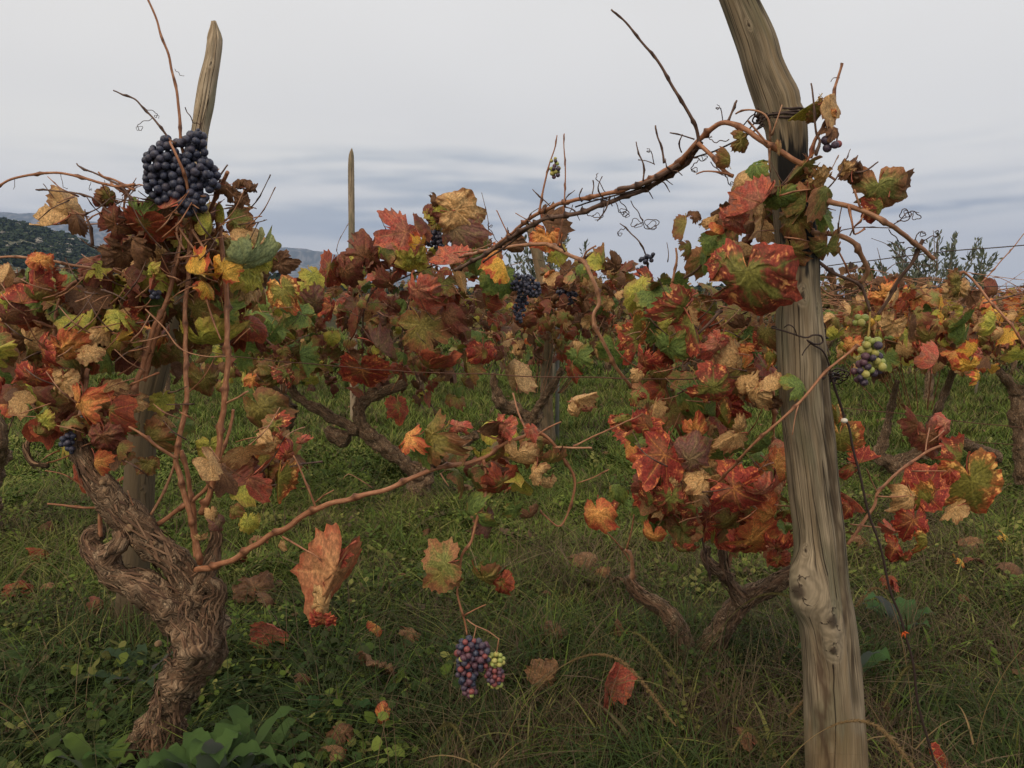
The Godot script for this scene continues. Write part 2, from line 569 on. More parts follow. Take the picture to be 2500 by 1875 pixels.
func make_leaf_meshes() -> void:
	for kind in ["flat", "cup", "fold", "roll", "crumple", "tight"]:
		LEAF_NEAR[kind] = []
		for k in 7:
			LEAF_NEAR[kind].append(leaf_mesh(kind, 100 + k * 7 + kind.length() * 31, 95, 6))
	for k in 15:
		LEAF_FAR.append(leaf_mesh(["cup", "fold", "flat", "roll", "crumple"][k % 5], 300 + k, 50, 3))
	BERRY = ArrayMesh.new()
	var b := Shape.new()
	for r in 9:
		for s in 13:
			var a := PI * r / 8.0
			var q := TAU * s / 12.0
			b.vert(Vector3(sin(a) * cos(q), cos(a) * 1.06, -sin(a) * sin(q)), Vector2(s / 12.0, r / 8.0))
	for r in 8:
		for s in 12:
			var q := r * 13 + s
			b.quad(q, q + 1, q + 14, q + 13)
	BERRY = b.mesh()


func leaf_mesh(kind: String, sd: int, n: int, rings: int) -> ArrayMesh:
	var g := RandomNumberGenerator.new()
	g.seed = sd
	var b := Shape.new()
	var deep := g.randf_range(0.75, 1.25)
	var side := g.randf_range(-0.08, 0.08)
	var ph := g.randf() * TAU
	var wave := g.randf_range(0.05, 0.12)
	var cup := g.randf_range(0.1, 0.3) * (1.0 if g.randf() < 0.25 else -1.0)
	var fold := 0.15
	var k_roll := 0.0
	var k_tip := g.randf_range(-0.5, 0.9)
	var crump := 0.05
	var twist := g.randf_range(-0.3, 0.3)
	match kind:
		"cup":
			cup = -g.randf_range(0.3, 0.6)
			k_roll = g.randf_range(0.5, 1.7)
			k_tip = g.randf_range(0.2, 1.3)
			crump = 0.09
		"fold":
			fold = g.randf_range(0.75, 1.35)
			k_tip = g.randf_range(0.2, 1.2)
			wave *= 1.4
		"tight":
			fold = g.randf_range(0.92, 1.04)
			k_tip = g.randf_range(0.0, 0.5)
			crump = 0.1
		"roll":
			k_roll = g.randf_range(2.2, 4.2)
			k_tip = g.randf_range(0.8, 1.8)
			crump = 0.2
			wave *= 1.5
		"crumple":
			fold = g.randf_range(0.3, 0.7)
			crump = 0.26
			wave *= 1.8
			k_roll = g.randf_range(0.6, 1.6)
			k_tip = g.randf_range(0.6, 1.6)
	var slant := g.randf_range(-0.7, 0.7)
	var lobes := []
	for k in 5: lobes.append(g.randfn() * (0.75 if kind != "flat" else 0.5))
	var rim := g.randf_range(-0.6, 1.6)
	var reach := []
	for k in 5: reach.append(g.randf_range(-0.16, 0.12))
	var holes := []
	if g.randf() < 0.75:
		for k in g.randi_range(1, 3): holes.append([g.randf_range(-2.6, 2.6), g.randf_range(0.08, 0.3), g.randf_range(0.12, 0.42)])
	var bite := []
	for k in 23: bite.append(g.randf_range(0.15, 1.5))
	var bendit := func(x: float, y: float) -> Vector3:
		var r2 := x * x + y * y
		var r := sqrt(r2)
		var ap := atan2(x, y)
		var z := cup * r2 * 0.7 + wave * sin(4.0 * ap + ph) * r2 + wave * 0.28 * sin(7.0 * ap + ph * 2.0) * r2 * r
		for vn in [0.0, 0.9, -0.9, 1.86, -1.86]:
			z -= 0.022 * exp(-pow((ap - vn) / 0.16, 2.0)) * minf(r * 2.0, 1.0)
		z += crump * nz.get_noise_3d(x * 1.8 + sd, y * 1.8, sd * 0.37) + crump * 0.8 * nz.get_noise_3d(x * 4.5 + sd, y * 4.5, sd * 0.7)
		var p := Vector3(x, y, z)
		# fold along the midrib
		for q in lobes.size():
			var near := exp(-pow((ap - [0.0, 0.9, -0.9, 1.95, -1.95][q]) / 0.42, 2.0))
			p.z += lobes[q] * near * maxf(r - 0.32, 0.0) * maxf(r - 0.32, 0.0) * 2.2
		# the margin turns down or up
		p.z -= rim * pow(maxf(r - 0.5, 0.0), 2.0) * (1.0 + 0.8 * sin(2.0 * ap + ph * 3.0))
		var f := fold * (1.0 + 0.3 * side)
		p = Vector3(signf(x) * absf(x) * cos(f), y, z - absf(x) * sin(f))
		if k_roll > 0.0:
			# dry leaf rolled about an axis near its midrib
			var ax := x + y * slant
			var y2 := y + 0.12 * nz.get_noise_2d(x * 2.2 + sd, y * 2.2)
			var kr := k_roll * (1.0 + 0.5 * nz.get_noise_2d(y * 1.5 + sd, 4.0))
			p = Vector3(sin(kr * ax) / kr - y * slant * 0.6, y2, z * 0.8 - (1.0 - cos(kr * ax)) / kr)
		if absf(k_tip) > 0.01:
			var yy := p.y
			p = Vector3(p.x, sin(k_tip * yy) / k_tip, p.z - (1.0 - cos(k_tip * yy)) / k_tip)
		return p.rotated(Vector3.UP, twist * p.y)
	var c0 := b.vert(bendit.call(0.0, 0.0), Vector2(0.5, 1.1 / 1.9))
	for k in range(1, rings + 1):
		var t := pow(float(k) / rings, 0.8)
		for i in n:
			var ap := -PI + TAU * (i + 0.5) / n
			var lob := outline(absf(ap))
			lob = 0.72 + (lob - 0.72) * deep if absf(ap) < 2.2 else lob
			lob *= 1.0 + side * signf(ap) + 0.06 * nf.get_noise_2d(ap * 1.4 + sd, sd * 2.0)
			for q in 5:
				lob *= 1.0 + reach[q] * exp(-pow((ap - [0.0, 0.9, -0.9, 1.95, -1.95][q]) / 0.34, 2.0))
			for q in holes:
				# torn or eaten stretches of the margin
				lob *= 1.0 - q[2] * exp(-pow((ap - q[0]) / q[1], 6.0)) * (1.0 + 0.5 * nf.get_noise_2d(ap * 16.0, sd))
			if k >= rings - 1 and absf(ap) < 2.85:
				var tooth: float = bite[(i / 5) % bite.size()]
				lob *= 1.0 + [0.085, 0.03, -0.02, -0.045, -0.012][i % 5] * tooth * (1.0 if k == rings else 0.35)
			var x := sin(ap) * lob * t
			var y := cos(ap) * lob * t
			b.vert(bendit.call(x, y), Vector2((x + 1.0) / 2.0, (1.1 - y) / 1.9))
	for i in n - 1:
		b.tri(c0, c0 + 1 + i, c0 + 2 + i)
	for k in rings - 1:
		for i in n - 1:
			var q := c0 + 1 + k * n + i
			b.quad(q, q + n, q + n + 1, q + 1)
	var m := b.mesh()
	# the stalk
	var st := Shape.new()
	var pts := []
	var rad := []
	var len_ := g.randf_range(0.45, 0.8)
	var out := g.randf_range(0.2, 0.7)
	var sideways := g.randf_range(-0.3, 0.3)
	for k in 6:
		var t := k / 5.0
		pts.append(Vector3(sideways * t * t * len_, -t * len_ * 0.8, -out * t * (1.2 - t) * len_ - 0.012))
		rad.append(0.017 if k < 5 else 0.024)
	sweep(st, PackedVector3Array(pts), PackedFloat32Array(rad), 5, null, 1.0, false)
	return st.mesh(m, M.petiole)


func leaf(parent: Node3D, at: Vector3, size: float, basis: Basis, kind: String, shape: String, far := false) -> MeshInstance3D:
	# one leaf blade with its stalk; size is its whole span in metres
	var list: Array = LEAF_FAR if far else LEAF_NEAR[shape]
	var o := put("leaf", list[rng.randi() % list.size()], null, parent)
	o.set_surface_override_material(0, M[kind])
	if kind in ["yelgreen", "yellow", "green", "olive", "greygreen"]:
		o.set_surface_override_material(1, M.petiole_green)
	leaf_count[parent] = leaf_count.get(parent, 0) + 1
	var s := size / 1.4
	o.transform = Transform3D(basis.scaled(Vector3(s, s, s)), at - parent.position - basis * Vector3(0, 0.22 * s, 0))
	return o


func facing_basis(tip_deg: float, yaw: float, nod: float) -> Basis:
	# a leaf that shows its face to the viewer, its tip pointing tip_deg in the picture, then turned and nodded about its own axes
	var b := Basis(Vector3.BACK, deg_to_rad(tip_deg - 90.0))
	return b * Basis(Vector3.UP, deg_to_rad(yaw)) * Basis(Vector3.RIGHT, deg_to_rad(nod))


func hero(parent: Node3D, x: float, y: float, d: float, px: float, tip: float, kind: String, shape := "flat", yaw := 999.0, nod := 999.0) -> void:
	var yw := rng.randf_range(-52, 52) if yaw == 999.0 else yaw
	var nd := rng.randf_range(-48, 26) if nod == 999.0 else nod
	leaf(parent, P(x, y, d), px / F * d * 1.12, facing_basis(tip, yw, nd), kind, shape)


func pick(weights: Dictionary) -> String:
	var total := 0.0
	for k in weights: total += weights[k]
	var r := rng.randf() * total
	for k in weights:
		r -= weights[k]
		if r <= 0.0: return k
	return weights.keys()[0]


func hang_basis(spread := 55.0) -> Basis:
	# a hanging leaf: tip mostly down, face turned outwards any way, a little to the light
	var b := Basis(Vector3.UP, rng.randf_range(-PI, PI) * (1.0 if rng.randf() < 0.35 else 0.4))
	b = b * Basis(Vector3.RIGHT, deg_to_rad(rng.randf_range(-65, 10)))
	return b * Basis(Vector3.BACK, deg_to_rad(180.0 + rng.randfn() * spread))


func fill(parent: Node3D, blobs: Array, weights: Dictionary, s0: float, s1: float, far := false, shapes := {"flat": 2, "cup": 3, "fold": 3, "roll": 2, "crumple": 2}) -> void:
	# leaves spread through ellipses [x, y, rx, ry, near, deep, how many]
	for q in blobs:
		for k in int(q[6]):
			var a := rng.randf() * TAU
			var r := sqrt(rng.randf())
			var d := rng.randf_range(q[4], q[5])
			var at := P(q[0] + cos(a) * r * q[2], q[1] + sin(a) * r * q[3], d)
			if leaf_count.get(parent, 0) < 297:
				leaf(parent, at, rng.randf_range(s0, s1), hang_basis(), pick(weights), pick(shapes), far)
			else:
				if not rest.has(parent): rest[parent] = []
				var sz := rng.randf_range(s0, s1) / 1.4
				var b := hang_basis()
				rest[parent].append([pick(weights), LEAF_FAR[rng.randi() % LEAF_FAR.size()], Transform3D(b.scaled(Vector3(sz, sz, sz)), at - parent.position - b * Vector3(0, 0.22 * sz, 0))])


func join_rest(parent: Node3D) -> void:
	# leaves past the first three hundred of a vine, as one mass
	if not rest.has(parent): return
	var by := {}
	for q in rest[parent]:
		if not by.has(q[0]): by[q[0]] = SurfaceTool.new()
		by[q[0]].append_from(q[1], 0, q[2])
	var am := ArrayMesh.new()
	for k in by:
		by[k].set_material(M[k])
		by[k].commit(am)
	tag(put("foliage", am, null, parent), "", "", "", "stuff")


func cluster(parent: Node3D, blobs: Array, d: float, berry_px: float, mats: Array, sd: int, tries := 900) -> Node3D:
	# a bunch: berries packed through ellipsoids [x, y, rx, ry] at the distance d; each berry is a piece of its own
	var g := RandomNumberGenerator.new()
	g.seed = sd
	var o := Node3D.new()
	o.name = "grape_cluster"
	parent.add_child(o, true)
	o.position = P(blobs[0][0], blobs[0][1], d) - parent.position
	var r0 := berry_px / 2.0 / F * d
	var placed := []
	for k in tries:
		var q: Array = blobs[g.randi() % blobs.size()]
		var dir := Vector3(g.randfn(), g.randfn(), g.randfn()).normalized()
		var t := 1.0 if g.randf() < 0.8 else 0.55
		var depth_r: float = minf(q[2], q[3]) / F * d * 0.9
		var p := P(q[0] + dir.x * q[2] * t, q[1] - dir.y * q[3] * t, d) + Vector3(0, 0, dir.z * depth_r * t)
		var ok := true
		for other in placed:
			if (other - p).length() < r0 * 1.52:
				ok = false
				break
		if not ok: continue
		placed.append(p)
		var be := put("berry", BERRY, mats[g.randi() % mats.size()], o)
		var s := r0 * g.randf_range(0.82, 1.14)
		be.transform = Transform3D(Basis.from_euler(Vector3(g.randf() * 3.0, g.randf() * 6.0, g.randf() * 3.0)).scaled(Vector3(s, s, s)), p - parent.position - o.position)
	return o


# ---------------------------------------------------------------- land, hills, far trees

func build_land() -> void:
	var xs := []
	var zs := []
	for k in [-3400.0, -2200.0, -1300.0, -700.0, -350.0, -150.0, -70.0, -40.0, -26.0]: xs.append(k)
	for k in 81: xs.append(-20.0 + k * 0.5)
	for k in [26.0, 40.0, 70.0, 150.0, 350.0, 700.0, 1300.0, 2200.0, 3400.0]: xs.append(k)
	for k in [60.0, 25.0, 12.0]: zs.append(k)
	for k in 75: zs.append(6.0 - k * 0.4)
	for k in [-26.0, -30.0, -38.0, -50.0, -80.0, -150.0, -300.0, -700.0, -1400.0, -2400.0, -3300.0]: zs.append(k)
	var b := Shape.new()
	for z in zs:
		for x in xs:
			b.vert(Vector3(x, soil(x, z), z), Vector2(x, z) * 0.3)
	for j in zs.size() - 1:
		for i in xs.size() - 1:
			var q: int = j * xs.size() + i
			b.quad(q, q + xs.size(), q + xs.size() + 1, q + 1)
	var m := StandardMaterial3D.new()
	var ramp := Gradient.new()
	ramp.offsets = PackedFloat32Array([0.0, 0.35, 0.55, 0.75, 1.0])
	ramp.colors = PackedColorArray([C8(42, 34, 26), C8(58, 48, 34), C8(52, 58, 32), C8(66, 72, 38), C8(92, 80, 54)])
	m.albedo_texture = noise_picture(3, 0.03, 5, ramp)
	m.heightmap_enabled = true
	m.heightmap_texture = noise_picture(4, 0.05, 5, null)
	m.heightmap_scale = 2.5
	m.roughness = 0.95
	m.metallic_specular = 0.2
	var g := put("ground", b.mesh(), m)
	tag(g, "earth under grass of the vineyard", "", "", "structure")

	var rock := StandardMaterial3D.new()
	var rr := Gradient.new()
	rr.offsets = PackedFloat32Array([0.0, 0.45, 0.6, 1.0])
	rr.colors = PackedColorArray([C8(62, 70, 64), C8(84, 90, 86), C8(112, 112, 108), C8(140, 138, 132)])
	rock.albedo_texture = noise_picture(6, 0.02, 5, rr)
	rock.uv1_scale = Vector3(0.004, 0.004, 0.004)
	rock.roughness = 0.95
	var mt := ridge([[-1500, 560], [-900, 530], [-400, 512], [0, 516], [72, 519], [235, 545], [400, 570], [550, 588], [640, 597], [700, 604], [800, 618], [880, 640], [960, 668], [1080, 700], [1250, 722], [1400, 735]], 2700.0, 1900.0, 30.0)
	var mo := put("mountain", mt, rock)
	tag(mo, "long blue-grey limestone mountain behind the vineyard", "", "", "structure")
	var low := ridge([[1500, 735], [1750, 715], [1900, 703], [2003, 698], [2180, 704], [2307, 711], [2470, 716], [2800, 708], [3300, 730]], 3100.0, 2500.0, 12.0)
	var lo := put("hills", low, rock)
	tag(lo, "low blue hills on the right horizon", "", "", "structure")
	var gm := StandardMaterial3D.new()
	var gr := Gradient.new()
	gr.offsets = PackedFloat32Array([0.0, 0.4, 0.62, 0.74, 1.0])
	gr.colors = PackedColorArray([C8(42, 50, 34), C8(62, 68, 44), C8(82, 82, 56), C8(130, 124, 108), C8(176, 170, 156)])
	gm.albedo_texture = noise_picture(8, 0.04, 4, gr)
	gm.uv1_scale = Vector3(0.05, 0.05, 0.05)
	gm.roughness = 0.95
	var prof := [[-2600, 500], [-1500, 500], [-600, 500], [-200, 522], [0, 547], [83, 559], [152, 577], [217, 606], [330, 655], [430, 695], [520, 726], [640, 738]]
	var hill := put("hill", ridge(prof, 520.0, 170.0, 3.0), gm)
	tag(hill, "green scrub hill with pale stones", "", "", "structure")
	# scrub and stones on the hill
	var bush := blob_mesh(3)
	var spots := []
	var tints := []
	for k in 5200:
		var x := rng.randf_range(-900, 560)
		var t := sqrt(rng.randf())
		var p := ridge_point(prof, x, t, 520.0, 170.0, 3.0)
		var s := rng.randf_range(1.2, 3.4)
		spots.append(Transform3D(Basis.from_euler(Vector3(0, rng.randf() * 6.0, 0)).scaled(Vector3(s, s * 0.75, s)), p))
		var l := rng.randf_range(0.7, 1.4)
		tints.append(Color(0.035 * l, 0.05 * l, 0.026 * l))
	scatter("scrub", bush, spots, tints, "dark scrub bushes covering the hillside")
	spots = []
	tints = []
	for k in 1500:
		var p := ridge_point(prof, rng.randf_range(-900, 560), sqrt(rng.randf()), 520.0, 170.0, 3.0)
		var s := rng.randf_range(0.4, 1.5)
		spots.append(Transform3D(Basis.from_euler(Vector3(rng.randf(), rng.randf() * 6.0, 0)).scaled(Vector3(s * 1.4, s * 0.9, s)), p + Vector3(0, 0.4, 0)))
		tints.append(Color(0.4, 0.38, 0.34) * rng.randf_range(0.7, 1.1))
	scatter("rocks", bush, spots, tints, "pale limestone rocks between the scrub on the hillside")
	spots = []
	tints = []
	for k in 700:
		var x := rng.randf_range(300, 1900)
		var d := rng.randf_range(150, 240)
		var s := rng.randf_range(1.0, 2.3)
		var p := P(x, 728, d)
		p.y = s * 0.8 + maxf(0.0, 2.4 - absf(x - 720.0) / 110.0) * rng.randf()
		spots.append(Transform3D(Basis.from_euler(Vector3(0, rng.randf() * 6.0, 0)).scaled(Vector3(s, s, s)), p))
		tints.append(Color(0.03, 0.045, 0.022) * rng.randf_range(0.7, 1.5))
	scatter("treeline", bush, spots, tints, "far dark line of trees below the mountain")
	# pale boundary stone at the foot of the hill
	var cb := BoxMesh.new()
	cb.size = Vector3(0.32, 0.52, 0.24)
	var post := Shape.new()
	var mk := thing("boundary_stone", "small pale boundary stone at the foot of the scrub hill", "stone", Vector3(P(40, 700, 70.0).x, 0, -70.0))
	box(post, Vector3(0, 1.6, 0), Vector3(0.36, 3.2, 0.3))
	box(post, Vector3(0, 3.24, 0), Vector3(0.44, 0.08, 0.38))
	put("block", post.mesh(), flat_mat(C8(170, 166, 156), 0.9), mk)
	olive_tree("slender olive tree with upright grey-green sprays behind the split post", 1345.0, 9.2, 1.68, 71)
	olive_tree("bushy grey-green olive tree beyond the twiggy vines at the wire", 2275.0, 8.6, 1.78, 72)
	olive_tree("thin olive sapling with one tall tufted shoot beside the bushy olive tree", 2392.0, 8.2, 1.62, 73, true)
	olive_tree("low olive bush behind the dark berries on a bare shoot", 1640.0, 10.5, 1.28, 74)


func box(b: Shape, c: Vector3, s: Vector3) -> void:
	var h := s / 2.0
	for f in [[Vector3.RIGHT, Vector3.UP], [Vector3.LEFT, Vector3.UP], [Vector3.UP, Vector3.BACK], [Vector3.DOWN, Vector3.BACK], [Vector3.BACK, Vector3.UP], [Vector3.FORWARD, Vector3.UP]]:
		var n: Vector3 = f[0]
		var u: Vector3 = f[1]
		var w := n.cross(u)
		var q := []
		for k in [[-1, -1], [-1, 1], [1, 1], [1, -1]]:
			q.append(b.vert(c + (n + u * k[0] + w * k[1]) * h))
		b.quad(q[0], q[1], q[2], q[3])


func noise_picture(sd: int, freq: float, oct: int, ramp: Gradient) -> NoiseTexture2D:
	var t := NoiseTexture2D.new()
	t.width = 512
	t.height = 512
	t.seamless = true
	var n := FastNoiseLite.new()
	n.seed = sd
	n.noise_type = FastNoiseLite.TYPE_SIMPLEX_SMOOTH
	n.frequency = freq
	n.fractal_octaves = oct
	t.noise = n
	if ramp: t.color_ramp = ramp
	return t


func soil(x: float, z: float) -> float:
	if absf(x) > 20.0 or z < -24.0 or z > 6.0: return 0.0
	return 0.025 * nz.get_noise_2d(x * 0.7, z * 0.7) + 0.02 * nf.get_noise_2d(x * 2.1, z * 2.1)


func ridge_height(prof: Array, x: float) -> float:
	for k in prof.size() - 1:
		if x <= prof[k + 1][0]:
			return lerpf(prof[k][1], prof[k + 1][1], clampf((x - prof[k][0]) / float(prof[k + 1][0] - prof[k][0]), 0.0, 1.0))
	return prof[prof.size() - 1][1]


func ridge_point(prof: Array, x: float, t: float, d1: float, d0: float, amp: float) -> Vector3:
	var top := P(x, ridge_height(prof, x), d1).y
	var d := lerpf(d0, d1, t)
	var p := P(x, 728, d)
	var lift := sin(minf(t, 1.0) * PI * 0.5) * 0.65 + minf(t, 1.0) * 0.35
	if t > 1.0: lift = 1.0 - (t - 1.0) * 1.6
	p.y = top * lift + amp * nz.get_noise_3d(p.x * 2.0 / d1, p.z * 5.0 / d1, 3.0) * (1.0 - smoothstep(0.75, 1.0, t) * 0.8) + amp * 0.6 * nz.get_noise_3d(p.x * 16.0 / d1, p.z * 16.0 / d1, 9.0)
	return p - Vector3(0, amp * 0.3 * (1.0 - minf(t, 1.0)) + 0.5, 0)


func ridge(prof: Array, d1: float, d0: float, amp: float) -> ArrayMesh:
	var b := Shape.new()
	var nx := 220
	var x0: float = prof[0][0]
	var x1: float = prof[prof.size() - 1][0]
	var rows := 26
	for j in rows:
		var t := 1.35 * j / (rows - 1)
		for i in nx + 1:
			var p := ridge_point(prof, lerpf(x0, x1, float(i) / nx), t, d1, d0, amp)
			b.vert(p, Vector2(p.x, p.z + p.y * 2.0))
	for j in rows - 1:
		for i in nx:
			var q := j * (nx + 1) + i
			b.quad(q, q + nx + 1, q + nx + 2, q + 1)
	return b.mesh()


func blob_mesh(sd: int) -> ArrayMesh:
	# a small rough bush of many turned faces
	var g := RandomNumberGenerator.new()
	g.seed = sd
	var b := Shape.new()
	for k in 60:
		var d := Vector3(g.randfn(), absf(g.randfn()) * 0.9, g.randfn()).normalized()
		var c := d * g.randf_range(0.55, 0.95)
		var u := Vector3(g.randfn(), g.randfn(), g.randfn()).normalized() * g.randf_range(0.16, 0.32)
		var w := d.cross(u).normalized() * g.randf_range(0.16, 0.32)
		var q := [b.vert(c - u), b.vert(c + w), b.vert(c + u), b.vert(c - w)]
		b.quad(q[0], q[1], q[2], q[3])
	for r in 5:
		for s in 7:
			var a := PI * r / 4.0
			var t := TAU * s / 6.0
			b.vert(Vector3(sin(a) * cos(t), cos(a), -sin(a) * sin(t)) * 0.62)
	var o := 240
	for r in 4:
		for s in 6:
			var q := o + r * 7 + s
			b.quad(q, q + 1, q + 8, q + 7)
	return b.mesh()


func scatter(called: String, mesh: Mesh, spots: Array, tints: Array, label: String, mat: Material = null, parent: Node3D = null) -> MultiMeshInstance3D:
	var mm := MultiMesh.new()
	mm.transform_format = MultiMesh.TRANSFORM_3D
	mm.use_colors = true
	mm.mesh = mesh
	mm.instance_count = spots.size()
	for k in spots.size():
		mm.set_instance_transform(k, spots[k])
		mm.set_instance_color(k, tints[k])
	var o := MultiMeshInstance3D.new()
	o.multimesh = mm
	if mat == null:
		if not M.has("tinted"):
			var t := StandardMaterial3D.new()
			t.vertex_color_use_as_albedo = true
			t.roughness = 0.85
			t.metallic_specular = 0.25
			M.tinted = t
		mat = M.tinted
	o.material_override = mat
	if parent:
		o.name = called
		parent.add_child(o, true)
	else:
		o.name = numbered(called)
		add_child(o)
	tag(o, label if parent == null else "", "", "", "stuff")
	return o


func olive_tree(label: String, x: float, d: float, tall: float, sd: int, sapling := false) -> void:
	var g := RandomNumberGenerator.new()
	g.seed = sd
	var base := P(x, 728, d)
	base.y = 0.0
	var t := thing("olive_tree", label, "tree", base)
	var bark := flat_mat(C8(120, 112, 98), 0.85)
	var tr := Shape.new()
	var top := tall * (0.5 if sapling else 0.38)
	var q := resample([Vector3(0, -0.05, 0), Vector3(0.03, top * 0.5, 0.02), Vector3(-0.01, top, 0)], [0.03, 0.024, 0.018] if not sapling else [0.014, 0.011, 0.008], 0.05)
	sweep(tr, q[0], q[1], 8)
	put("trunk", tr.mesh(), bark, t)
	var lf := Shape.new()
	var a := lf.vert(Vector3.ZERO)
	var b1 := lf.vert(Vector3(0.17, 0.45, 0.03))
	var b2 := lf.vert(Vector3(-0.17, 0.45, 0.03))
	var c := lf.vert(Vector3(0, 1, 0))
	lf.tri(a, b2, b1)
	lf.tri(b1, b2, c)
	var spots := []
	var tints := []
	var n := 5 if sapling else 46
	for k in n:
		var az := g.randf() * TAU
		var lean := g.randf_range(0.05, 0.75) if not sapling else g.randf_range(0.0, 0.12)
		var len_ := (tall - top) * g.randf_range(0.55, 1.0) if not sapling else (tall - top) * (1.0 if k == 0 else g.randf_range(0.3, 0.7))
		var dir := Vector3(cos(az) * lean, 1, sin(az) * lean).normalized()
		var p0 := Vector3(0, top * g.randf_range(0.55, 1.0), 0)
		var br := Shape.new()
		var p1 := p0 + dir * len_ * 0.5 + Vector3(cos(az), 0, sin(az)) * 0.1 * (0.0 if sapling else 1.0)
		var p2 := p0 + dir * len_ + Vector3(cos(az), 0, sin(az)) * 0.12 * (0.0 if sapling else 1.0)
		var r := resample([p0, p1, p2], [0.008, 0.005, 0.002], 0.06)
		sweep(br, r[0], r[1], 5)
		put("branch", br.mesh(), bark, t)
		var pts: PackedVector3Array = r[0]
		for m in (70 if not sapling else 70):
			var f := g.randf_range(0.25, 1.0)
			if sapling and k == 0: f = g.randf_range(0.55, 1.0)
			var at: Vector3 = pts[int(f * (pts.size() - 1))] + Vector3(g.randfn(), g.randfn(), g.randfn()) * 0.012
			var u := (dir + Vector3(g.randfn(), g.randfn(), g.randfn()) * 0.5).normalized()
			var s := g.randf_range(0.05, 0.085)
			var w := u.cross(Vector3(g.randfn(), g.randfn(), g.randfn())).normalized()
			spots.append(Transform3D(Basis(w * s, u * s, w.cross(u) * s), at))
			tints.append(Color(0.08, 0.1, 0.068).lerp(Color(0.16, 0.18, 0.145), g.randf()))
	scatter("foliage", lf.mesh(), spots, tints, "", null, t)


# ---------------------------------------------------------------- vines: wood, canes, tendrils

func trunk(parent: Node3D, called: String, ctrl: Array, strips := 120, rough := 1.0) -> MeshInstance3D:
	# old vine wood through [x, y, distance, half width in pixels]
	var pts := []
	var rad := []
	for q in ctrl:
		pts.append(P(q[0], q[1], q[2]) - parent.position)
		rad.append(q[3] / F * q[2])
	return trunk_along(parent, called, pts, rad, strips, rough)


func trunk_along(parent: Node3D, called: String, pts: Array, rad: Array, strips: int, rough := 1.0, sides := 26, step := 0.009) -> MeshInstance3D:
	var r := resample(pts, rad, step)
	var b := Shape.new()
	var o := rng.randf() * 50.0
	sweep(b, r[0], r[1], sides, func(s: float, a: float, p: Vector3) -> float:
		var lump := nz.get_noise_3d(p.x * 11.0 + o, p.y * 11.0, p.z * 11.0) * 0.75
		var tw := a + s * 2.2 + 0.6 * nz.get_noise_2d(s * 6.0, o)
		var rib := absf(nf.get_noise_3d(cos(tw) * 2.6 + o, sin(tw) * 2.6, s * 7.0))
		var fib := nf.get_noise_3d(cos(tw) * 7.0 + o, sin(tw) * 7.0, s * 16.0)
		return 1.0 + rough * (lump - 0.17 * (0.35 - rib) + 0.14 * fib), 7.0)
	var m := put(called, b.mesh(), M.bark, parent)
	if strips > 0:
		# shaggy strips of bark that have come loose
		var pp: PackedVector3Array = r[0]
		var rr: PackedFloat32Array = r[1]
		var by := [Shape.new(), Shape.new(), Shape.new(), Shape.new()]
		for k in strips:
			var at := rng.randi_range(1, pp.size() - 3)
			var n := rng.randi_range(4, 9)
			var a := rng.randf() * TAU
			var w := rng.randf_range(0.0008, 0.0024)
			var lift := rng.randf_range(0.0, 0.006)
			var sh: Shape = by[rng.randi() % 4]
			var last := -1
			var drift := rng.randf_range(-0.12, 0.12)
			for j in n:
				var i := at + j
				if i >= pp.size() - 1: break
				var t := (pp[i + 1] - pp[i]).normalized()
				var nn := t.cross(Vector3(0.31, 0.87, 0.39)).normalized()
				var bb := t.cross(nn)
				a += drift
				var dir := nn * cos(a) + bb * sin(a)
				var out := rr[i] * (1.06 + 0.12 * nf.get_noise_3d(pp[i].x * 60.0, pp[i].y * 60.0, a)) + lift * pow(absf(j - n * 0.5) / (n * 0.5), 2.0)
				var side := t.cross(dir) * w * (1.0 if j > 0 and j < n - 1 else 0.35)
				var p: Vector3 = pp[i] + dir * out
				var x := sh.vert(p - side)
				var y := sh.vert(p + side)
				if last >= 0: sh.quad(last, last + 1, y, x)
				last = x
		var am := ArrayMesh.new()
		for k in 4:
			if not by[k].i.is_empty(): by[k].mesh(am, M.bark_strip[k])
		var st := put("bark", am, null, m)
		tag(st, "", "", "", "stuff")
	return m


func knot_scar(parent: Node3D, x: float, y: float, d: float, px: float) -> void:
	# a pale pruning cut: a short stub with a sawn face
	var b := Shape.new()
	var r := px / F * d
	var p := P(x, y, d) - parent.position
	var n := Vector3(rng.randf_range(-0.4, 0.4), rng.randf_range(0.0, 0.5), 1).normalized()
	sweep(b, PackedVector3Array([p - n * r * 1.5, p, p + n * r * 0.12]), PackedFloat32Array([r * 1.2, r * 0.95, r * 0.8]), 12)
	put("pruning_scar", b.mesh(), M.cut, parent)


func cane(parent: Node3D, ctrl: Array, r0: float, r1: float, mat: String, called := "cane", joint := 0.075) -> PackedVector3Array:
	# a shoot through [x, y, distance]; radii in millimetres at its foot and at its end
	var pts := []
	for q in ctrl: pts.append(P(q[0], q[1], q[2]) - parent.position)
	return cane_along(parent, pts, r0, r1, mat, called, joint)


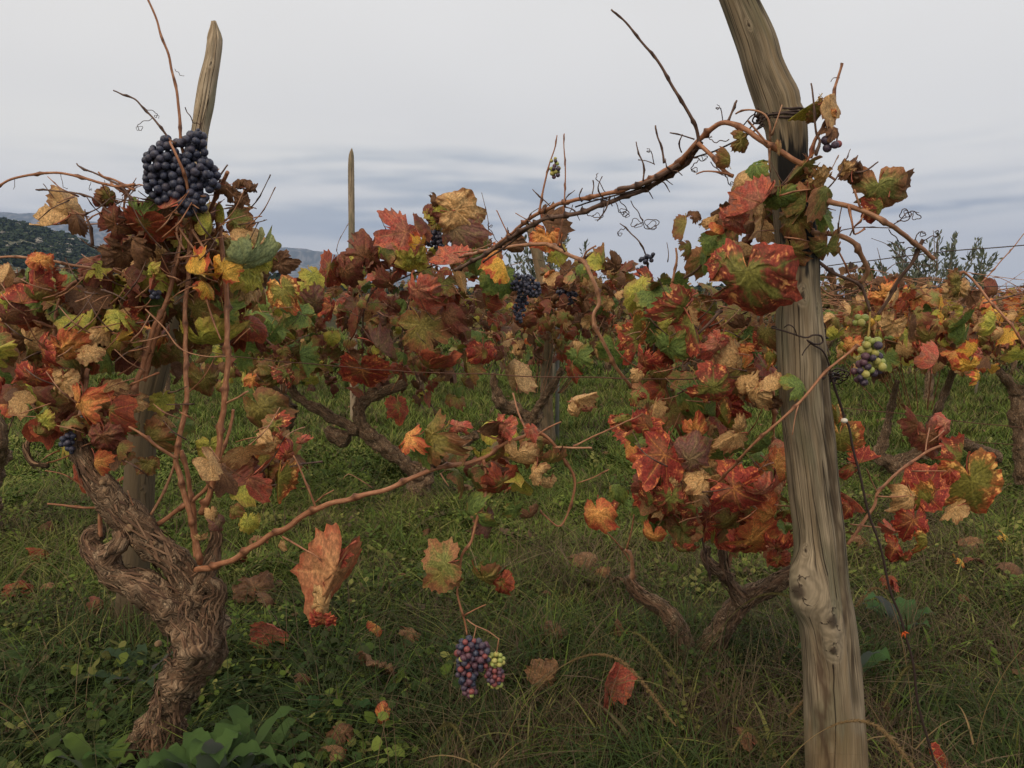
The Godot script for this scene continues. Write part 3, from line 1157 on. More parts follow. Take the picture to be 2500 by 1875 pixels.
func cane_along(parent: Node3D, pts: Array, r0: float, r1: float, mat: String, called := "cane", joint := 0.075, step := 0.008, sides := 8) -> PackedVector3Array:
	var rad := []
	for k in pts.size(): rad.append(lerpf(r0, r1, float(k) / (pts.size() - 1)) * 0.00068)
	var r := resample(pts, rad, step)
	var pp: PackedVector3Array = r[0]
	var o := rng.randf() * 40.0
	for k in range(1, pp.size() - 1):
		var w := r0 * 0.00014
		pp[k] += Vector3(nf.get_noise_2d(k * step * 14.0 + o, 0.0), nf.get_noise_2d(k * step * 14.0 + o, 9.0), nf.get_noise_2d(k * step * 14.0 + o, 17.0)) * w * 2.0
	var b := Shape.new()
	var first := rng.randf() * joint
	var turn := rng.randf() * TAU
	sweep(b, pp, r[1], sides, func(s: float, a: float, p: Vector3) -> float:
		var q := fposmod(s - first, joint)
		var idx := int(floor((s - first) / joint))
		q = minf(q, joint - q)
		var near := exp(-pow(q / 0.006, 2.0))
		var bud := maxf(0.0, cos(a - turn - (PI if idx % 2 == 0 else 0.0)))
		return 1.0 + near * (0.34 + 1.25 * bud * bud * bud) + 0.06 * nf.get_noise_3d(p.x * 90.0, p.y * 90.0, p.z * 90.0), 9.0, true, Vector3.ZERO, true)
	put(called, b.mesh(), M[mat], parent)
	return pp


func curl(parent: Node3D, x: float, y: float, d: float, dx: float, dy: float, coil: float, turns: float, thick := 0.9) -> void:
	# a tendril: a short stalk in the direction dx, dy (pixels), then a loose coil of the radius coil (pixels)
	var pts := []
	var rad := []
	var n := int(8 + turns * 10)
	var ph := atan2(dy, dx)
	var sgn := 1.0 if rng.randf() < 0.5 else -1.0
	for k in 5:
		pts.append(P(x + dx * k / 4.0, y + dy * k / 4.0 + 3.0 * sin(k * 1.6), d + 0.004 * sin(k * 2.0)) - parent.position)
		rad.append(thick * 0.001)
	var c := Vector2(x + dx, y + dy) + Vector2(cos(ph + PI / 2 * sgn), sin(ph + PI / 2 * sgn)) * coil
	for k in range(1, n):
		var t := float(k) / (n - 1)
		var a := ph - PI / 2 * sgn + sgn * t * turns * TAU
		var rr := coil * (1.0 - 0.55 * t) * (1.0 + 0.25 * sin(k * 1.3))
		pts.append(P(c.x + cos(a) * rr + dx * 0.35 * t, c.y + sin(a) * rr * 0.8 + dy * 0.35 * t, d + 0.012 * sin(a * 0.7) + 0.02 * t) - parent.position)
		rad.append(thick * 0.001 * (1.0 - 0.4 * t))
	var r := resample(pts, rad, 0.003)
	var b := Shape.new()
	sweep(b, r[0], r[1], 5)
	put("tendril", b.mesh(), M.tendril, parent)


func twigs(parent: Node3D, blobs: Array, mats: Array, r0 := 2.2) -> void:
	# thin side shoots through ellipses [x, y, rx, ry, near, deep, how many]
	for q in blobs:
		for k in int(q[6]):
			var a := rng.randf() * TAU
			var r := sqrt(rng.randf())
			var d := rng.randf_range(q[4], q[5])
			var x: float = q[0] + cos(a) * r * q[2]
			var y: float = q[1] + sin(a) * r * q[3]
			var w := rng.randf_range(0.4, 1.0) * 230.0 / d
			var up := rng.randf_range(-1.2, 0.5)
			var dir := 1.0 if rng.randf() < 0.5 else -1.0
			cane(parent, [[x, y, d], [x + dir * w * 0.3, y + up * w * 0.3, d - 0.03], [x + dir * w * 0.55, y + up * w * 0.75, d - 0.02 + rng.randfn() * 0.03]], r0 * rng.randf_range(0.7, 1.3), r0 * 0.5, mats[rng.randi() % mats.size()], "side_shoot", 0.05)


func grow_canes(g: RandomNumberGenerator, n: int, head: float, tall: float, spread: float) -> Array:
	# shoots of a bush vine: up and outwards from the head, bending over at the top
	var all := []
	for k in n:
		var az := TAU * k / n + g.randf_range(-0.4, 0.4)
		var out := Vector3(cos(az), 0, sin(az))
		var reach := spread * g.randf_range(0.45, 1.0)
		var top := tall * g.randf_range(0.75, 1.06)
		var p := [out * 0.08 + Vector3(0, head * g.randf_range(0.85, 1.1), 0)]
		p.append(out * reach * 0.35 + Vector3(0, lerpf(head, top, 0.5), 0))
		p.append(out * reach * 0.7 + Vector3(g.randf_range(-0.06, 0.06), top, 0))
		p.append(out * reach * 1.15 + Vector3(g.randf_range(-0.12, 0.12), top - g.randf_range(-0.08, 0.22), g.randf_range(-0.1, 0.1)))
		if g.randf() < 0.5:
			p.append(out * reach * 1.45 + Vector3(g.randf_range(-0.2, 0.2), top - g.randf_range(0.1, 0.5), g.randf_range(-0.1, 0.1)))
		all.append(p)
	return all


func build_far_rows() -> void:
	var colours := [Color(0.16, 0.09, 0.05), Color(0.12, 0.07, 0.045), Color(0.17, 0.14, 0.055), Color(0.09, 0.1, 0.035), Color(0.24, 0.15, 0.085), Color(0.24, 0.2, 0.07), Color(0.2, 0.17, 0.07), Color(0.1, 0.065, 0.05)]
	var base_tex := StandardMaterial3D.new()
	base_tex.vertex_color_use_as_albedo = true
	base_tex.roughness = 0.7
	base_tex.metallic_specular = 0.3
	base_tex.backlight_enabled = true
	base_tex.backlight = Color(0.5, 0.5, 0.5)
	M.far_leaf = base_tex
	var small := leaf_mesh("fold", 501, 26, 2)
	var plain := ArrayMesh.new()
	plain.add_surface_from_arrays(Mesh.PRIMITIVE_TRIANGLES, small.surface_get_arrays(0))
	var protos := []
	for k in 4:
		var g := RandomNumberGenerator.new()
		g.seed = 900 + k
		var v := Node3D.new()
		v.name = "grapevine"
		var head := g.randf_range(0.32, 0.45)
		trunk_along(v, "trunk", [Vector3(0, -0.05, 0), Vector3(g.randf_range(-0.06, 0.06), head * 0.5, 0.02), Vector3(0, head, 0)], [0.045, 0.036, 0.045], 0, 1.0, 12, 0.03)
		for s in [-1.0, 1.0]:
			trunk_along(v, "arm", [Vector3(0, head * 0.85, 0), Vector3(s * 0.12, head + 0.04, g.randf_range(-0.1, 0.1)), Vector3(s * 0.2, head + 0.14, g.randf_range(-0.1, 0.1))], [0.034, 0.026, 0.02], 0, 1.0, 10, 0.03)
		var spots := []
		var tints := []
		for p in grow_canes(g, 13, head, 1.08, 0.55):
			var pp := cane_along(v, p, 4.5, 2.0, "cane_pale" if g.randf() < 0.5 else "cane_red", "cane", 0.09, 0.035, 5)
			for m in 15:
				var at: Vector3 = pp[int(g.randf_range(0.15, 1.0) * (pp.size() - 1))] + Vector3(g.randfn(), g.randfn() - 0.4, g.randfn()) * 0.06
				var bs := Basis(Vector3.UP, g.randf() * TAU) * Basis(Vector3.RIGHT, g.randf_range(-1.1, 0.3)) * Basis(Vector3.BACK, PI + g.randfn() * 0.8)
				var s := g.randf_range(0.04, 0.075)
				spots.append(Transform3D(bs.scaled(Vector3(s, s, s)), at))
				tints.append(colours[g.randi() % colours.size()] * g.randf_range(0.75, 1.25))
		scatter("foliage", plain, spots, tints, "", M.far_leaf, v)
		protos.append(v)
	var rows := [-7.8, -10.6, -13.6, -17.0]
	for r in rows.size():
		var half: float = -rows[r] * 0.63 + 1.2
		var x := -half + rng.randf() * 0.6
		var along := 0
		while x < half:
			var v: Node3D = protos[rng.randi() % 4].duplicate()
			v.name = numbered("grapevine")
			add_child(v)
			v.position = Vector3(x, 0, rows[r] + rng.randf_range(-0.25, 0.25))
			v.rotation.y = rng.randf() * TAU
			var s := rng.randf_range(0.85, 1.1)
			v.scale = Vector3(s, s * rng.randf_range(0.94, 1.06), s)
			along += 1
			tag(v, "small rust-brown bush vine in the %s row from the front, %s from its left end" % [["third", "fourth", "fifth", "sixth"][r], ordinal(along)], "grapevine", "bush vines in the farther rows")
			x += rng.randf_range(1.05, 1.4)
	for v in protos: v.free()


func build_middle_rows() -> void:
	var dull := {"maroon": 6, "purple": 2, "red": 0.4, "darkred": 2.5, "olive": 5, "green": 1.5, "browngreen": 3, "drybrown": 4, "pinkred": 0.7, "yelgreen": 1.5, "tan": 1}
	# ---- the dark vine in the middle
	var v := thing("grapevine", "dark maroon-leaved old vine in the second row, its crown mounded before the thin far stake", "grapevine", ground_under(1015, 3.85))
	trunk(v, "trunk", [[1015, 1265, 3.85, 32], [1015, 1215, 3.85, 30], [1028, 1170, 3.85, 26], [1026, 1130, 3.85, 24]], 60)
	trunk(v, "arm", [[1028, 1160, 3.85, 22], [985, 1125, 3.82, 19], [925, 1080, 3.8, 18], [884, 1035, 3.8, 17], [883, 985, 3.8, 17], [925, 960, 3.8, 15], [990, 940, 3.8, 12]], 60)
	trunk(v, "arm", [[880, 1050, 3.8, 14], [820, 1022, 3.85, 12], [772, 996, 3.85, 11], [722, 965, 3.9, 9], [700, 920, 3.9, 7]], 40)
	trunk(v, "arm", [[1025, 1150, 3.85, 20], [1070, 1118, 3.8, 18], [1120, 1090, 3.75, 16], [1165, 1060, 3.7, 12]], 40)
	trunk(v, "arm", [[850, 1075, 3.82, 17], [822, 1062, 3.84, 19], [800, 1048, 3.86, 15]], 20)
	cane(v, [[890, 960, 3.8], [885, 800, 3.75], [900, 730, 3.7], [950, 670, 3.65], [1000, 640, 3.6]], 6, 4, "cane_dark")
	cane(v, [[985, 930, 3.8], [980, 830, 3.7], [990, 770, 3.7], [1010, 700, 3.7]], 5, 3, "cane_dark")
	cane(v, [[1010, 900, 3.8], [1060, 1000, 3.8], [1130, 1060, 3.8]], 4, 3, "cane_dark")
	cane(v, [[955, 955, 3.7], [975, 920, 3.65], [985, 895, 3.6]], 3, 2.5, "cane_red")
	cane(v, [[960, 690, 3.6], [1040, 655, 3.5], [1130, 625, 3.4], [1190, 610, 3.3]], 5, 4, "cane_dark")
	cane(v, [[1080, 620, 3.5], [1160, 610, 3.3], [1210, 590, 3.2]], 3.5, 3, "cane_pale")
	cane(v, [[948, 570, 3.7], [938, 552, 3.7], [922, 515, 3.7]], 2.5, 2, "cane_dark")
	cane(v, [[1190, 600, 3.4], [1192, 540, 3.4], [1176, 470, 3.4]], 2.5, 1.6, "cane_dark")
	for k in 26:
		var x := rng.randf_range(720, 1240)
		var y := rng.randf_range(640, 930)
		cane(v, [[x, y, 3.9], [x + rng.randf_range(-60, 60), y - 50, 3.8], [x + rng.randf_range(-110, 110), y - rng.randf_range(30, 120), 3.7]], 2.6, 1.4, "cane_pale" if rng.randf() < 0.5 else "cane_dark")
	for q in [[975, 555, 3.5, 105, 150, "pinkred", "flat"], [1010, 542, 3.5, 85, 120, "maroon", "fold"], [1044, 523, 3.5, 55, 100, "maroon", "crumple"], [1082, 527, 3.5, 65, 60, "yelgreen", "cup"], [1130, 510, 3.45, 105, 10, "tan", "crumple"], [1069, 492, 3.5, 36, 80, "drybrown", "roll"],
		[1116, 574, 3.45, 95, -60, "purple", "cup"], [997, 603, 3.5, 95, -90, "maroon", "flat"], [931, 610, 3.5, 80, 200, "browngreen", "cup"], [897, 612, 3.55, 85, 70, "maroon", "cup"], [1022, 606, 3.45, 58, -100, "yellow", "fold"], [1011, 646, 3.45, 75, -80, "yelgreen", "crumple"],
		[823, 631, 3.6, 70, 120, "maroon", "crumple"], [801, 665, 3.55, 85, -110, "darkred", "fold"], [842, 672, 3.55, 75, -90, "maroon", "cup"], [910, 646, 3.6, 75, -80, "maroon", "flat"], [1101, 646, 3.4, 95, 200, "pinkred", "fold"], [1127, 684, 3.4, 70, -75, "tan", "fold"],
		[1235, 652, 3.3, 72, -80, "yellow", "fold"], [1213, 624, 3.35, 75, -110, "orange", "fold"], [1250, 602, 3.4, 62, -70, "drybrown", "crumple"], [1221, 696, 3.45, 85, -90, "green", "cup"], [1018, 725, 3.4, 95, -100, "pinkred", "cup"], [805, 758, 3.5, 60, -110, "red", "roll"],
		[888, 917, 3.4, 115, -90, "red", "flat"], [935, 862, 3.4, 115, -60, "purple", "fold"], [1030, 812, 3.5, 105, -80, "olive", "flat"], [1047, 899, 3.5, 90, -90, "darkred", "cup"], [1188, 747, 3.5, 65, -95, "darkred", "fold"], [950, 700, 3.5, 70, -90, "maroon", "cup"], [1160, 640, 3.45, 70, -90, "green", "fold"], [1075, 700, 3.5, 70, -100, "browngreen", "cup"],
		[870, 800, 3.5, 75, -100, "maroon", "fold"], [760, 745, 3.5, 75, 200, "purple", "cup"], [1090, 780, 3.5, 75, -80, "maroon", "cup"], [975, 1000, 3.6, 60, -90, "darkred", "flat"], [1140, 900, 3.6, 80, -80, "olive", "fold"], [1180, 870, 3.6, 70, -95, "red", "cup"]]:
		hero(v, q[0], q[1], q[2], q[3], q[4], q[5], q[6])
	fill(v, [[980, 690, 190, 100, 3.55, 4.3, 100], [1060, 610, 150, 60, 3.5, 4.0, 26], [870, 790, 150, 110, 3.55, 4.3, 90], [1080, 810, 170, 110, 3.55, 4.4, 100], [1150, 720, 110, 90, 3.6, 4.4, 50], [1010, 920, 170, 70, 3.7, 4.2, 50], [830, 900, 110, 60, 3.7, 4.2, 30]], dull, 0.042, 0.088, true)
	join_rest(v)
	twigs(v, [[980, 720, 200, 130, 3.4, 3.7, 44], [1080, 800, 170, 110, 3.4, 3.7, 30]], ["cane_pale", "cane_dark", "cane_red"], 2.4)
	cluster(v, [[1282, 697, 26, 25], [1262, 690, 20, 20], [1302, 706, 17, 18]], 3.5, 10, M.berry, 12, 500)
	cluster(v, [[1268, 758, 12, 28], [1275, 735, 12, 14]], 3.55, 9.5, M.berry, 13, 260)
	cluster(v, [[1062, 585, 20, 20], [1075, 600, 16, 14]], 3.55, 10, M.berry, 14, 300)
	# ---- green vine behind the left one
	v = thing("grapevine", "green and yellow leaved vine in the second row, left of the dark maroon vine", "grapevine", ground_under(640, 4.1))
	trunk(v, "trunk", [[640, 1230, 4.1, 22], [660, 1130, 4.1, 20], [690, 1040, 4.0, 20], [705, 985, 4.0, 24]], 30)
	trunk(v, "arm", [[705, 990, 4.0, 14], [670, 950, 4.0, 11], [640, 920, 4.0, 9]], 20)
	for k in 16:
		var x := rng.randf_range(540, 760)
		cane(v, [[lerpf(x, 690, 0.6), 960, 4.0], [x, 850, 3.9], [x + rng.randf_range(-60, 60), 740, 3.8], [x + rng.randf_range(-130, 130), 690 + rng.randf_range(-30, 60), 3.7]], 3.2, 1.6, "cane_pale" if rng.randf() < 0.6 else "cane_dark")
	for q in [[690, 717, 3.2, 84, -80, "rimyellow", "cup"], [660, 785, 3.2, 100, -60, "green", "fold"], [725, 760, 3.3, 70, 170, "green", "flat"], [655, 830, 3.2, 90, -100, "green", "cup"], [735, 880, 3.4, 80, -80, "green", "fold"], [680, 925, 3.3, 85, -90, "olive", "crumple"], [700, 905, 3.3, 60, 60, "rimred", "crumple"], [615, 930, 3.3, 45, -90, "orange", "crumple"],
		[745, 690, 3.5, 60, 120, "yelgreen", "fold"], [770, 680, 3.5, 60, -60, "yelgreen", "flat"], [640, 700, 3.2, 80, -70, "olive", "fold"], [645, 1010, 3.0, 110, -60, "olive", "cup"], [590, 850, 3.2, 80, -100, "green", "flat"]]:
		hero(v, q[0], q[1], q[2], q[3], q[4], q[5], q[6])
	fill(v, [[640, 770, 120, 90, 3.4, 4.4, 110], [720, 840, 100, 100, 3.5, 4.4, 90], [600, 880, 100, 90, 3.4, 4.3, 76], [770, 740, 70, 60, 3.7, 4.4, 34]], {"green": 5, "yelgreen": 4, "olive": 5, "browngreen": 2, "drybrown": 2, "tan": 1, "maroon": 1}, 0.042, 0.085, true)
	twigs(v, [[650, 820, 130, 120, 3.2, 3.6, 40]], ["cane_pale", "cane_dark", "cane_pale"], 2.4)
	# ---- vine beside the split post
	v = thing("grapevine", "twiggy dark-trunked vine standing against the split post", "grapevine", ground_under(1292, 5.0))
	trunk(v, "trunk", [[1297, 1125, 5.0, 20], [1300, 1060, 5.0, 22], [1298, 1010, 5.0, 24]], 40)
	trunk(v, "arm", [[1298, 1030, 5.0, 18], [1262, 1000, 5.0, 14], [1225, 985, 5.0, 16], [1210, 950, 5.0, 10], [1205, 910, 5.0, 7]], 30)
	trunk(v, "arm", [[1300, 1020, 5.0, 14], [1340, 960, 4.9, 10], [1372, 900, 4.8, 8]], 20)
	for k in 30:
		var x := rng.randf_range(1200, 1500)
		cane(v, [[lerpf(x, 1300, 0.6), 960, 5.0], [x, 830, 4.9], [x + rng.randf_range(-50, 50), 740, 4.8], [x + rng.randf_range(-110, 110), 690 + rng.randf_range(-30, 60), 4.7]], 3.0, 1.5, ["cane_pale", "cane_red", "cane_dark"][rng.randi() % 3])
	for q in [[1333, 560, 3.6, 100, -60, "drybrown", "fold"], [1330, 585, 3.6, 70, -95, "orange", "crumple"], [1365, 625, 4.6, 50, -80, "yelgreen", "flat"], [1475, 630, 4.4, 60, 90, "browngreen", "fold"], [1508, 645, 4.4, 50, 60, "drybrown", "crumple"], [1455, 640, 4.4, 45, -90, "yelgreen", "flat"], [1257, 906, 4.0, 90, 100, "tan", "fold"], [1410, 885, 4.5, 70, -80, "green", "cup"], [1280, 790, 4.5, 55, -90, "maroon", "cup"], [1500, 865, 4.3, 80, -95, "green", "flat"], [1398, 905, 4.5, 55, -80, "darkred", "fold"]]:
		hero(v, q[0], q[1], q[2], q[3], q[4], q[5], q[6])
	fill(v, [[1400, 720, 120, 70, 4.5, 5.6, 90], [1300, 800, 110, 90, 4.6, 5.4, 84], [1440, 790, 90, 80, 4.5, 5.4, 60], [1460, 680, 90, 45, 4.4, 5.2, 50]], {"tan": 3, "drybrown": 4, "olive": 3, "maroon": 3, "darkred": 2, "green": 1, "browngreen": 2, "orange": 0.6}, 0.055, 0.11, true)
	twigs(v, [[1400, 760, 140, 110, 4.2, 4.7, 40]], ["cane_pale", "cane_dark", "cane_red"], 2.6)
	cluster(v, [[1387, 722, 20, 20], [1375, 710, 14, 14]], 4.7, 8.5, M.berry, 15, 260)
	# ---- vines of the right
	v = thing("grapevine", "twiggy vine with grey lichened arms right of the leaning post", "grapevine", ground_under(2190, 4.3))
	trunk(v, "trunk", [[2190, 1190, 4.3, 18], [2195, 1140, 4.3, 17], [2230, 1110, 4.3, 16], [2290, 1090, 4.3, 14]], 40)
	trunk(v, "arm", [[2195, 1145, 4.3, 18], [2150, 1115, 4.3, 16], [2160, 1075, 4.3, 12], [2172, 1010, 4.3, 9], [2190, 930, 4.2, 6]], 30)
	trunk(v, "arm", [[2240, 1100, 4.3, 13], [2330, 1080, 4.3, 14], [2400, 1105, 4.3, 16], [2440, 1120, 4.3, 12]], 40)
	trunk(v, "arm", [[2250, 1090, 4.3, 14], [2290, 1000, 4.2, 10], [2310, 950, 4.2, 8], [2330, 900, 4.1, 6]], 20)
	var tangle := {"tan": 4, "drybrown": 4, "olive": 4, "orange": 1.4, "maroon": 1.5, "darkred": 1.5, "green": 1, "yellow": 1.2, "yelgreen": 2, "browngreen": 2}
	for k in 46:
		var x := rng.randf_range(1980, 2330)
		var y := rng.randf_range(690, 800)
		cane(v, [[x - rng.randf_range(80, 220), y + rng.randf_range(-50, 90), 4.6], [x - 60, y + rng.randf_range(-40, 30), 4.4], [x + 80, y + rng.randf_range(-20, 20), 4.2], [x + rng.randf_range(120, 260), y + rng.randf_range(-60, 110), 4.1]], 2.6, 1.4, ["cane_pale", "cane_pale", "cane_red"][rng.randi() % 3])
	for k in 14:
		var x := rng.randf_range(2060, 2360)
		cane(v, [[lerpf(x, 2250, 0.5), 1000, 4.3], [x, 880, 4.2], [x + rng.randf_range(-40, 40), 780, 4.1], [x + rng.randf_range(-60, 60), 690, 4.0]], 3.4, 1.8, "cane_red")
	for q in [[[2210, 640], [2170, 600], [2127, 582]], [[2245, 660], [2190, 600], [2165, 588]], [[2155, 668], [2148, 630], [2141, 605]], [[2280, 650], [2281, 600], [2278, 562]], [[2288, 660], [2286, 610], [2290, 575]], [[2155, 670], [2200, 640], [2290, 655]]]:
		cane(v, [[q[0][0], q[0][1], 3.4], [q[1][0], q[1][1], 3.4], [q[2][0], q[2][1], 3.4]], 2.4, 1.4, "cane_dark")
	for q in [[2150, 705, 3.4, 75, 100, "orange", "crumple"], [2170, 715, 3.4, 70, -80, "drybrown", "crumple"], [2185, 722, 3.3, 50, -100, "tan", "fold"], [2090, 690, 3.6, 40, -80, "drybrown", "cup"], [2035, 830, 3.6, 60, -90, "yelgreen", "cup"], [2080, 845, 3.5, 45, -90, "orange", "cup"], [2175, 800, 3.4, 60, -110, "tan", "crumple"], [2220, 800, 3.5, 55, -95, "drybrown", "fold"], [2215, 825, 3.5, 40, -90, "yelgreen", "flat"], [2165, 880, 3.6, 50, -80, "green", "flat"],
		[2265, 830, 3.6, 55, -90, "olive", "cup"], [2293, 872, 3.4, 70, 60, "pinkred", "fold"], [2240, 860, 3.6, 45, -95, "red", "roll"], [2301, 774, 3.6, 32, 20, "yellow", "flat"], [2110, 790, 3.5, 45, -90, "rimred", "cup"]]:
		hero(v, q[0], q[1], q[2], q[3], q[4], q[5], q[6])
	fill(v, [[2140, 790, 130, 70, 3.8, 5.0, 100], [2270, 830, 110, 70, 3.7, 4.8, 84], [2130, 880, 90, 50, 3.9, 4.8, 36], [2230, 735, 130, 34, 3.9, 4.6, 60]], tangle, 0.05, 0.095, true)
	v = thing("grapevine", "vine with yellow hanging leaves at the far right, behind the bent pale cane", "grapevine", ground_under(2500, 3.9))
	trunk(v, "trunk", [[2500, 1180, 3.9, 20], [2490, 1080, 3.9, 17], [2482, 990, 3.9, 15], [2490, 940, 3.9, 15]], 40)
	trunk(v, "arm", [[2487, 960, 3.9, 15], [2462, 930, 3.9, 12], [2440, 905, 3.9, 9]], 20)
	for k in 30:
		var x := rng.randf_range(2330, 2700)
		var y := rng.randf_range(690, 800)
		cane(v, [[x - rng.randf_range(60, 160), y + rng.randf_range(-50, 90), 4.1], [x - 40, y + rng.randf_range(-40, 30), 3.9], [x + 80, y + rng.randf_range(-20, 20), 3.8], [x + rng.randf_range(120, 220), y + rng.randf_range(-60, 110), 3.7]], 2.6, 1.5, ["cane_pale", "cane_pale", "cane_red"][rng.randi() % 3])
	cane(v, [[2345, 672, 2.6], [2352, 664, 2.6], [2377, 687, 2.6], [2415, 732, 2.55], [2469, 793, 2.5], [2502, 842, 2.5], [2560, 900, 2.5]], 5.5, 5, "cane_red")
	cane(v, [[2396, 690, 2.6], [2420, 665, 2.6], [2446, 635, 2.6], [2475, 602, 2.6], [2500, 570, 2.6]], 3, 2, "cane_red")
	cane(v, [[2480, 720, 2.7], [2460, 708, 2.7], [2456, 690, 2.7]], 2, 1.4, "cane_pale")
	cane(v, [[2400, 740, 2.8], [2450, 728, 2.8], [2530, 705, 2.8]], 4, 3, "cane_dark")
	for q in [[2358, 787, 2.9, 68, -90, "green", "flat"], [2350, 825, 2.9, 66, -100, "green", "fold"], [2426, 796, 2.7, 62, -120, "yelgreen", "roll"], [2375, 866, 2.9, 58, -95, "yellow", "fold"], [2366, 900, 2.9, 56, -90, "yellow", "crumple"], [2392, 925, 2.9, 45, -60, "yellow", "crumple"], [2483, 872, 3.0, 56, -90, "yelgreen", "flat"], [2345, 690, 2.9, 66, 20, "olive", "crumple"], [2432, 709, 3.0, 46, 60, "maroon", "cup"], [2340, 715, 2.9, 60, -80, "tan", "crumple"], [2395, 870, 2.95, 40, -80, "pinkred", "crumple"]]:
		hero(v, q[0], q[1], q[2], q[3], q[4], q[5], q[6])
	fill(v, [[2440, 780, 140, 75, 3.5, 4.6, 100], [2400, 860, 110, 50, 3.6, 4.4, 40], [2560, 800, 100, 90, 3.4, 4.4, 50]], tangle, 0.05, 0.095, true)
	v = thing("grapevine", "red and brown vine at the far left edge, behind the hooked dark arm", "grapevine", ground_under(-40, 3.2))
	trunk(v, "trunk", [[-40, 1340, 3.2, 34], [-30, 1200, 3.2, 30], [-20, 1100, 3.2, 34]], 30)
	trunk(v, "arm", [[-20, 1130, 3.2, 20], [10, 1080, 3.1, 12], [-10, 1020, 3.1, 12]], 20)
	for k in 14:
		var x := rng.randf_range(-220, 190)
		cane(v, [[lerpf(x, -20, 0.6), 1060, 3.2], [x, 880, 3.1], [x + rng.randf_range(-60, 60), 760, 3.0], [x + rng.randf_range(-130, 130), 690 + rng.randf_range(-30, 60), 2.9]], 3.6, 1.8, "cane_red" if rng.randf() < 0.6 else "cane_dark")
	fill(v, [[30, 800, 150, 110, 2.8, 3.6, 80], [-140, 800, 130, 130, 2.8, 3.6, 50], [120, 900, 110, 90, 2.8, 3.5, 40]], {"red": 1.2, "maroon": 4, "darkred": 3, "olive": 4, "orange": 1, "drybrown": 4, "tan": 2, "green": 1, "browngreen": 2}, 0.055, 0.1, true)


func ground_under(x: float, d: float) -> Vector3:
	var p := P(x, 728, d)
	return Vector3(p.x, soil(p.x, p.z), p.z)


func ordinal(n: int) -> String:
	var low := ["first", "second", "third", "fourth", "fifth", "sixth", "seventh", "eighth", "ninth", "tenth", "eleventh", "twelfth", "thirteenth", "fourteenth", "fifteenth", "sixteenth", "seventeenth", "eighteenth", "nineteenth"]
	if n <= 19: return low[n - 1]
	if n == 20: return "twentieth"
	return "twenty-" + low[n - 21]


# ---------------------------------------------------------------- posts and wires

func post(called: String, label: String, rows: Array, d_top: float, d_foot: float, mat: StandardMaterial3D, dents: Array, point: float, sd: float) -> Node3D:
	# a riven stake: rows of [y, left, right] in pixels from top to bottom; its foot goes into the ground
	var n := rows.size()
	var y0: float = rows[0][0]
	var y1: float = rows[n - 1][0]
	var pts := []
	var rad := []
	for q in rows:
		var d := lerpf(d_top, d_foot, (q[0] - y0) / (y1 - y0))
		pts.append(P((q[1] + q[2]) / 2.0, q[0], d))
		rad.append((q[2] - q[1]) / 2.0 / F * d)
	var last: Vector3 = pts[n - 1]
	var t: Vector3 = (last - pts[n - 2]).normalized()
	if last.y > -0.1:
		pts.append(last + t * ((last.y + 0.12) / maxf(-t.y, 0.2)))
		rad.append(rad[n - 1] * 1.03)
	var foot: Vector3 = pts[pts.size() - 1]
	var o := thing(called, label, "wooden post", Vector3(foot.x, 0, foot.z))
	for k in pts.size(): pts[k] -= o.position
	var r := resample(pts, rad, 0.012)
	var total := 0.0
	var pp: PackedVector3Array = r[0]
	for k in pp.size() - 1: total += pp[k].distance_to(pp[k + 1])
	var b := Shape.new()
	sweep(b, pp, r[1], 56, func(s: float, a: float, p: Vector3) -> float:
		var f := 1.0 + 0.05 * nz.get_noise_3d(cos(a) * 0.9 + sd, sin(a) * 0.9, s * 3.0) + 0.022 * nf.get_noise_3d(cos(a) * 5.0 + sd, sin(a) * 5.0, s * 2.2) + 0.012 * nf.get_noise_3d(cos(a) * 14.0, sin(a) * 14.0 + sd, s * 5.0)
		for q in dents:
			# [where along, how far along, angle, width, depth (minus: a bulge)]
			var da := wrapf(-a - q[2] - 0.12 * sin(s * 3.0 + q[2]), -PI, PI)
			f -= q[4] * exp(-pow(da / q[3], 2.0)) * exp(-pow((s / total - q[0]) / q[1], 4.0))
		if s < point:
			# a broken, splintered top
			f *= clampf(0.35 + 0.65 * s / point + 0.35 * nf.get_noise_2d(a * 2.0 + sd, 3.0), 0.15, 1.05)
		return f, 1.0 / total, true, Vector3(0, 0, 1))
	put("stake", b.mesh(), mat, o)
	return o


func wire_ring(o: Node3D, y: float, x0: float, x1: float, d: float, turns: int, tilt: float, thick: float, mat: Material) -> void:
	# wire wound round a post: from x0 to x1 in pixels at the height y
	var c := P((x0 + x1) / 2.0, y, d) - o.position
	var rx := (x1 - x0) / 2.0 / F * d
	for k in turns:
		var pts := []
		var rad := []
		for j in 25:
			var a := TAU * j / 24.0
			var rr := rx * (1.1 + 0.03 * nf.get_noise_2d(a * 2.0, k * 5.0 + y))
			pts.append(c + Vector3(cos(a) * rr, -k * thick * 2.3 + tilt * rx * cos(a) + 0.0025 * nf.get_noise_2d(a * 1.5, k * 3.0 + y), sin(a) * rr))
			rad.append(thick)
		var r := resample(pts, rad, 0.006)
		var b := Shape.new()
		sweep(b, r[0], r[1], 6)
		put("wire_tie", b.mesh(), mat, o)


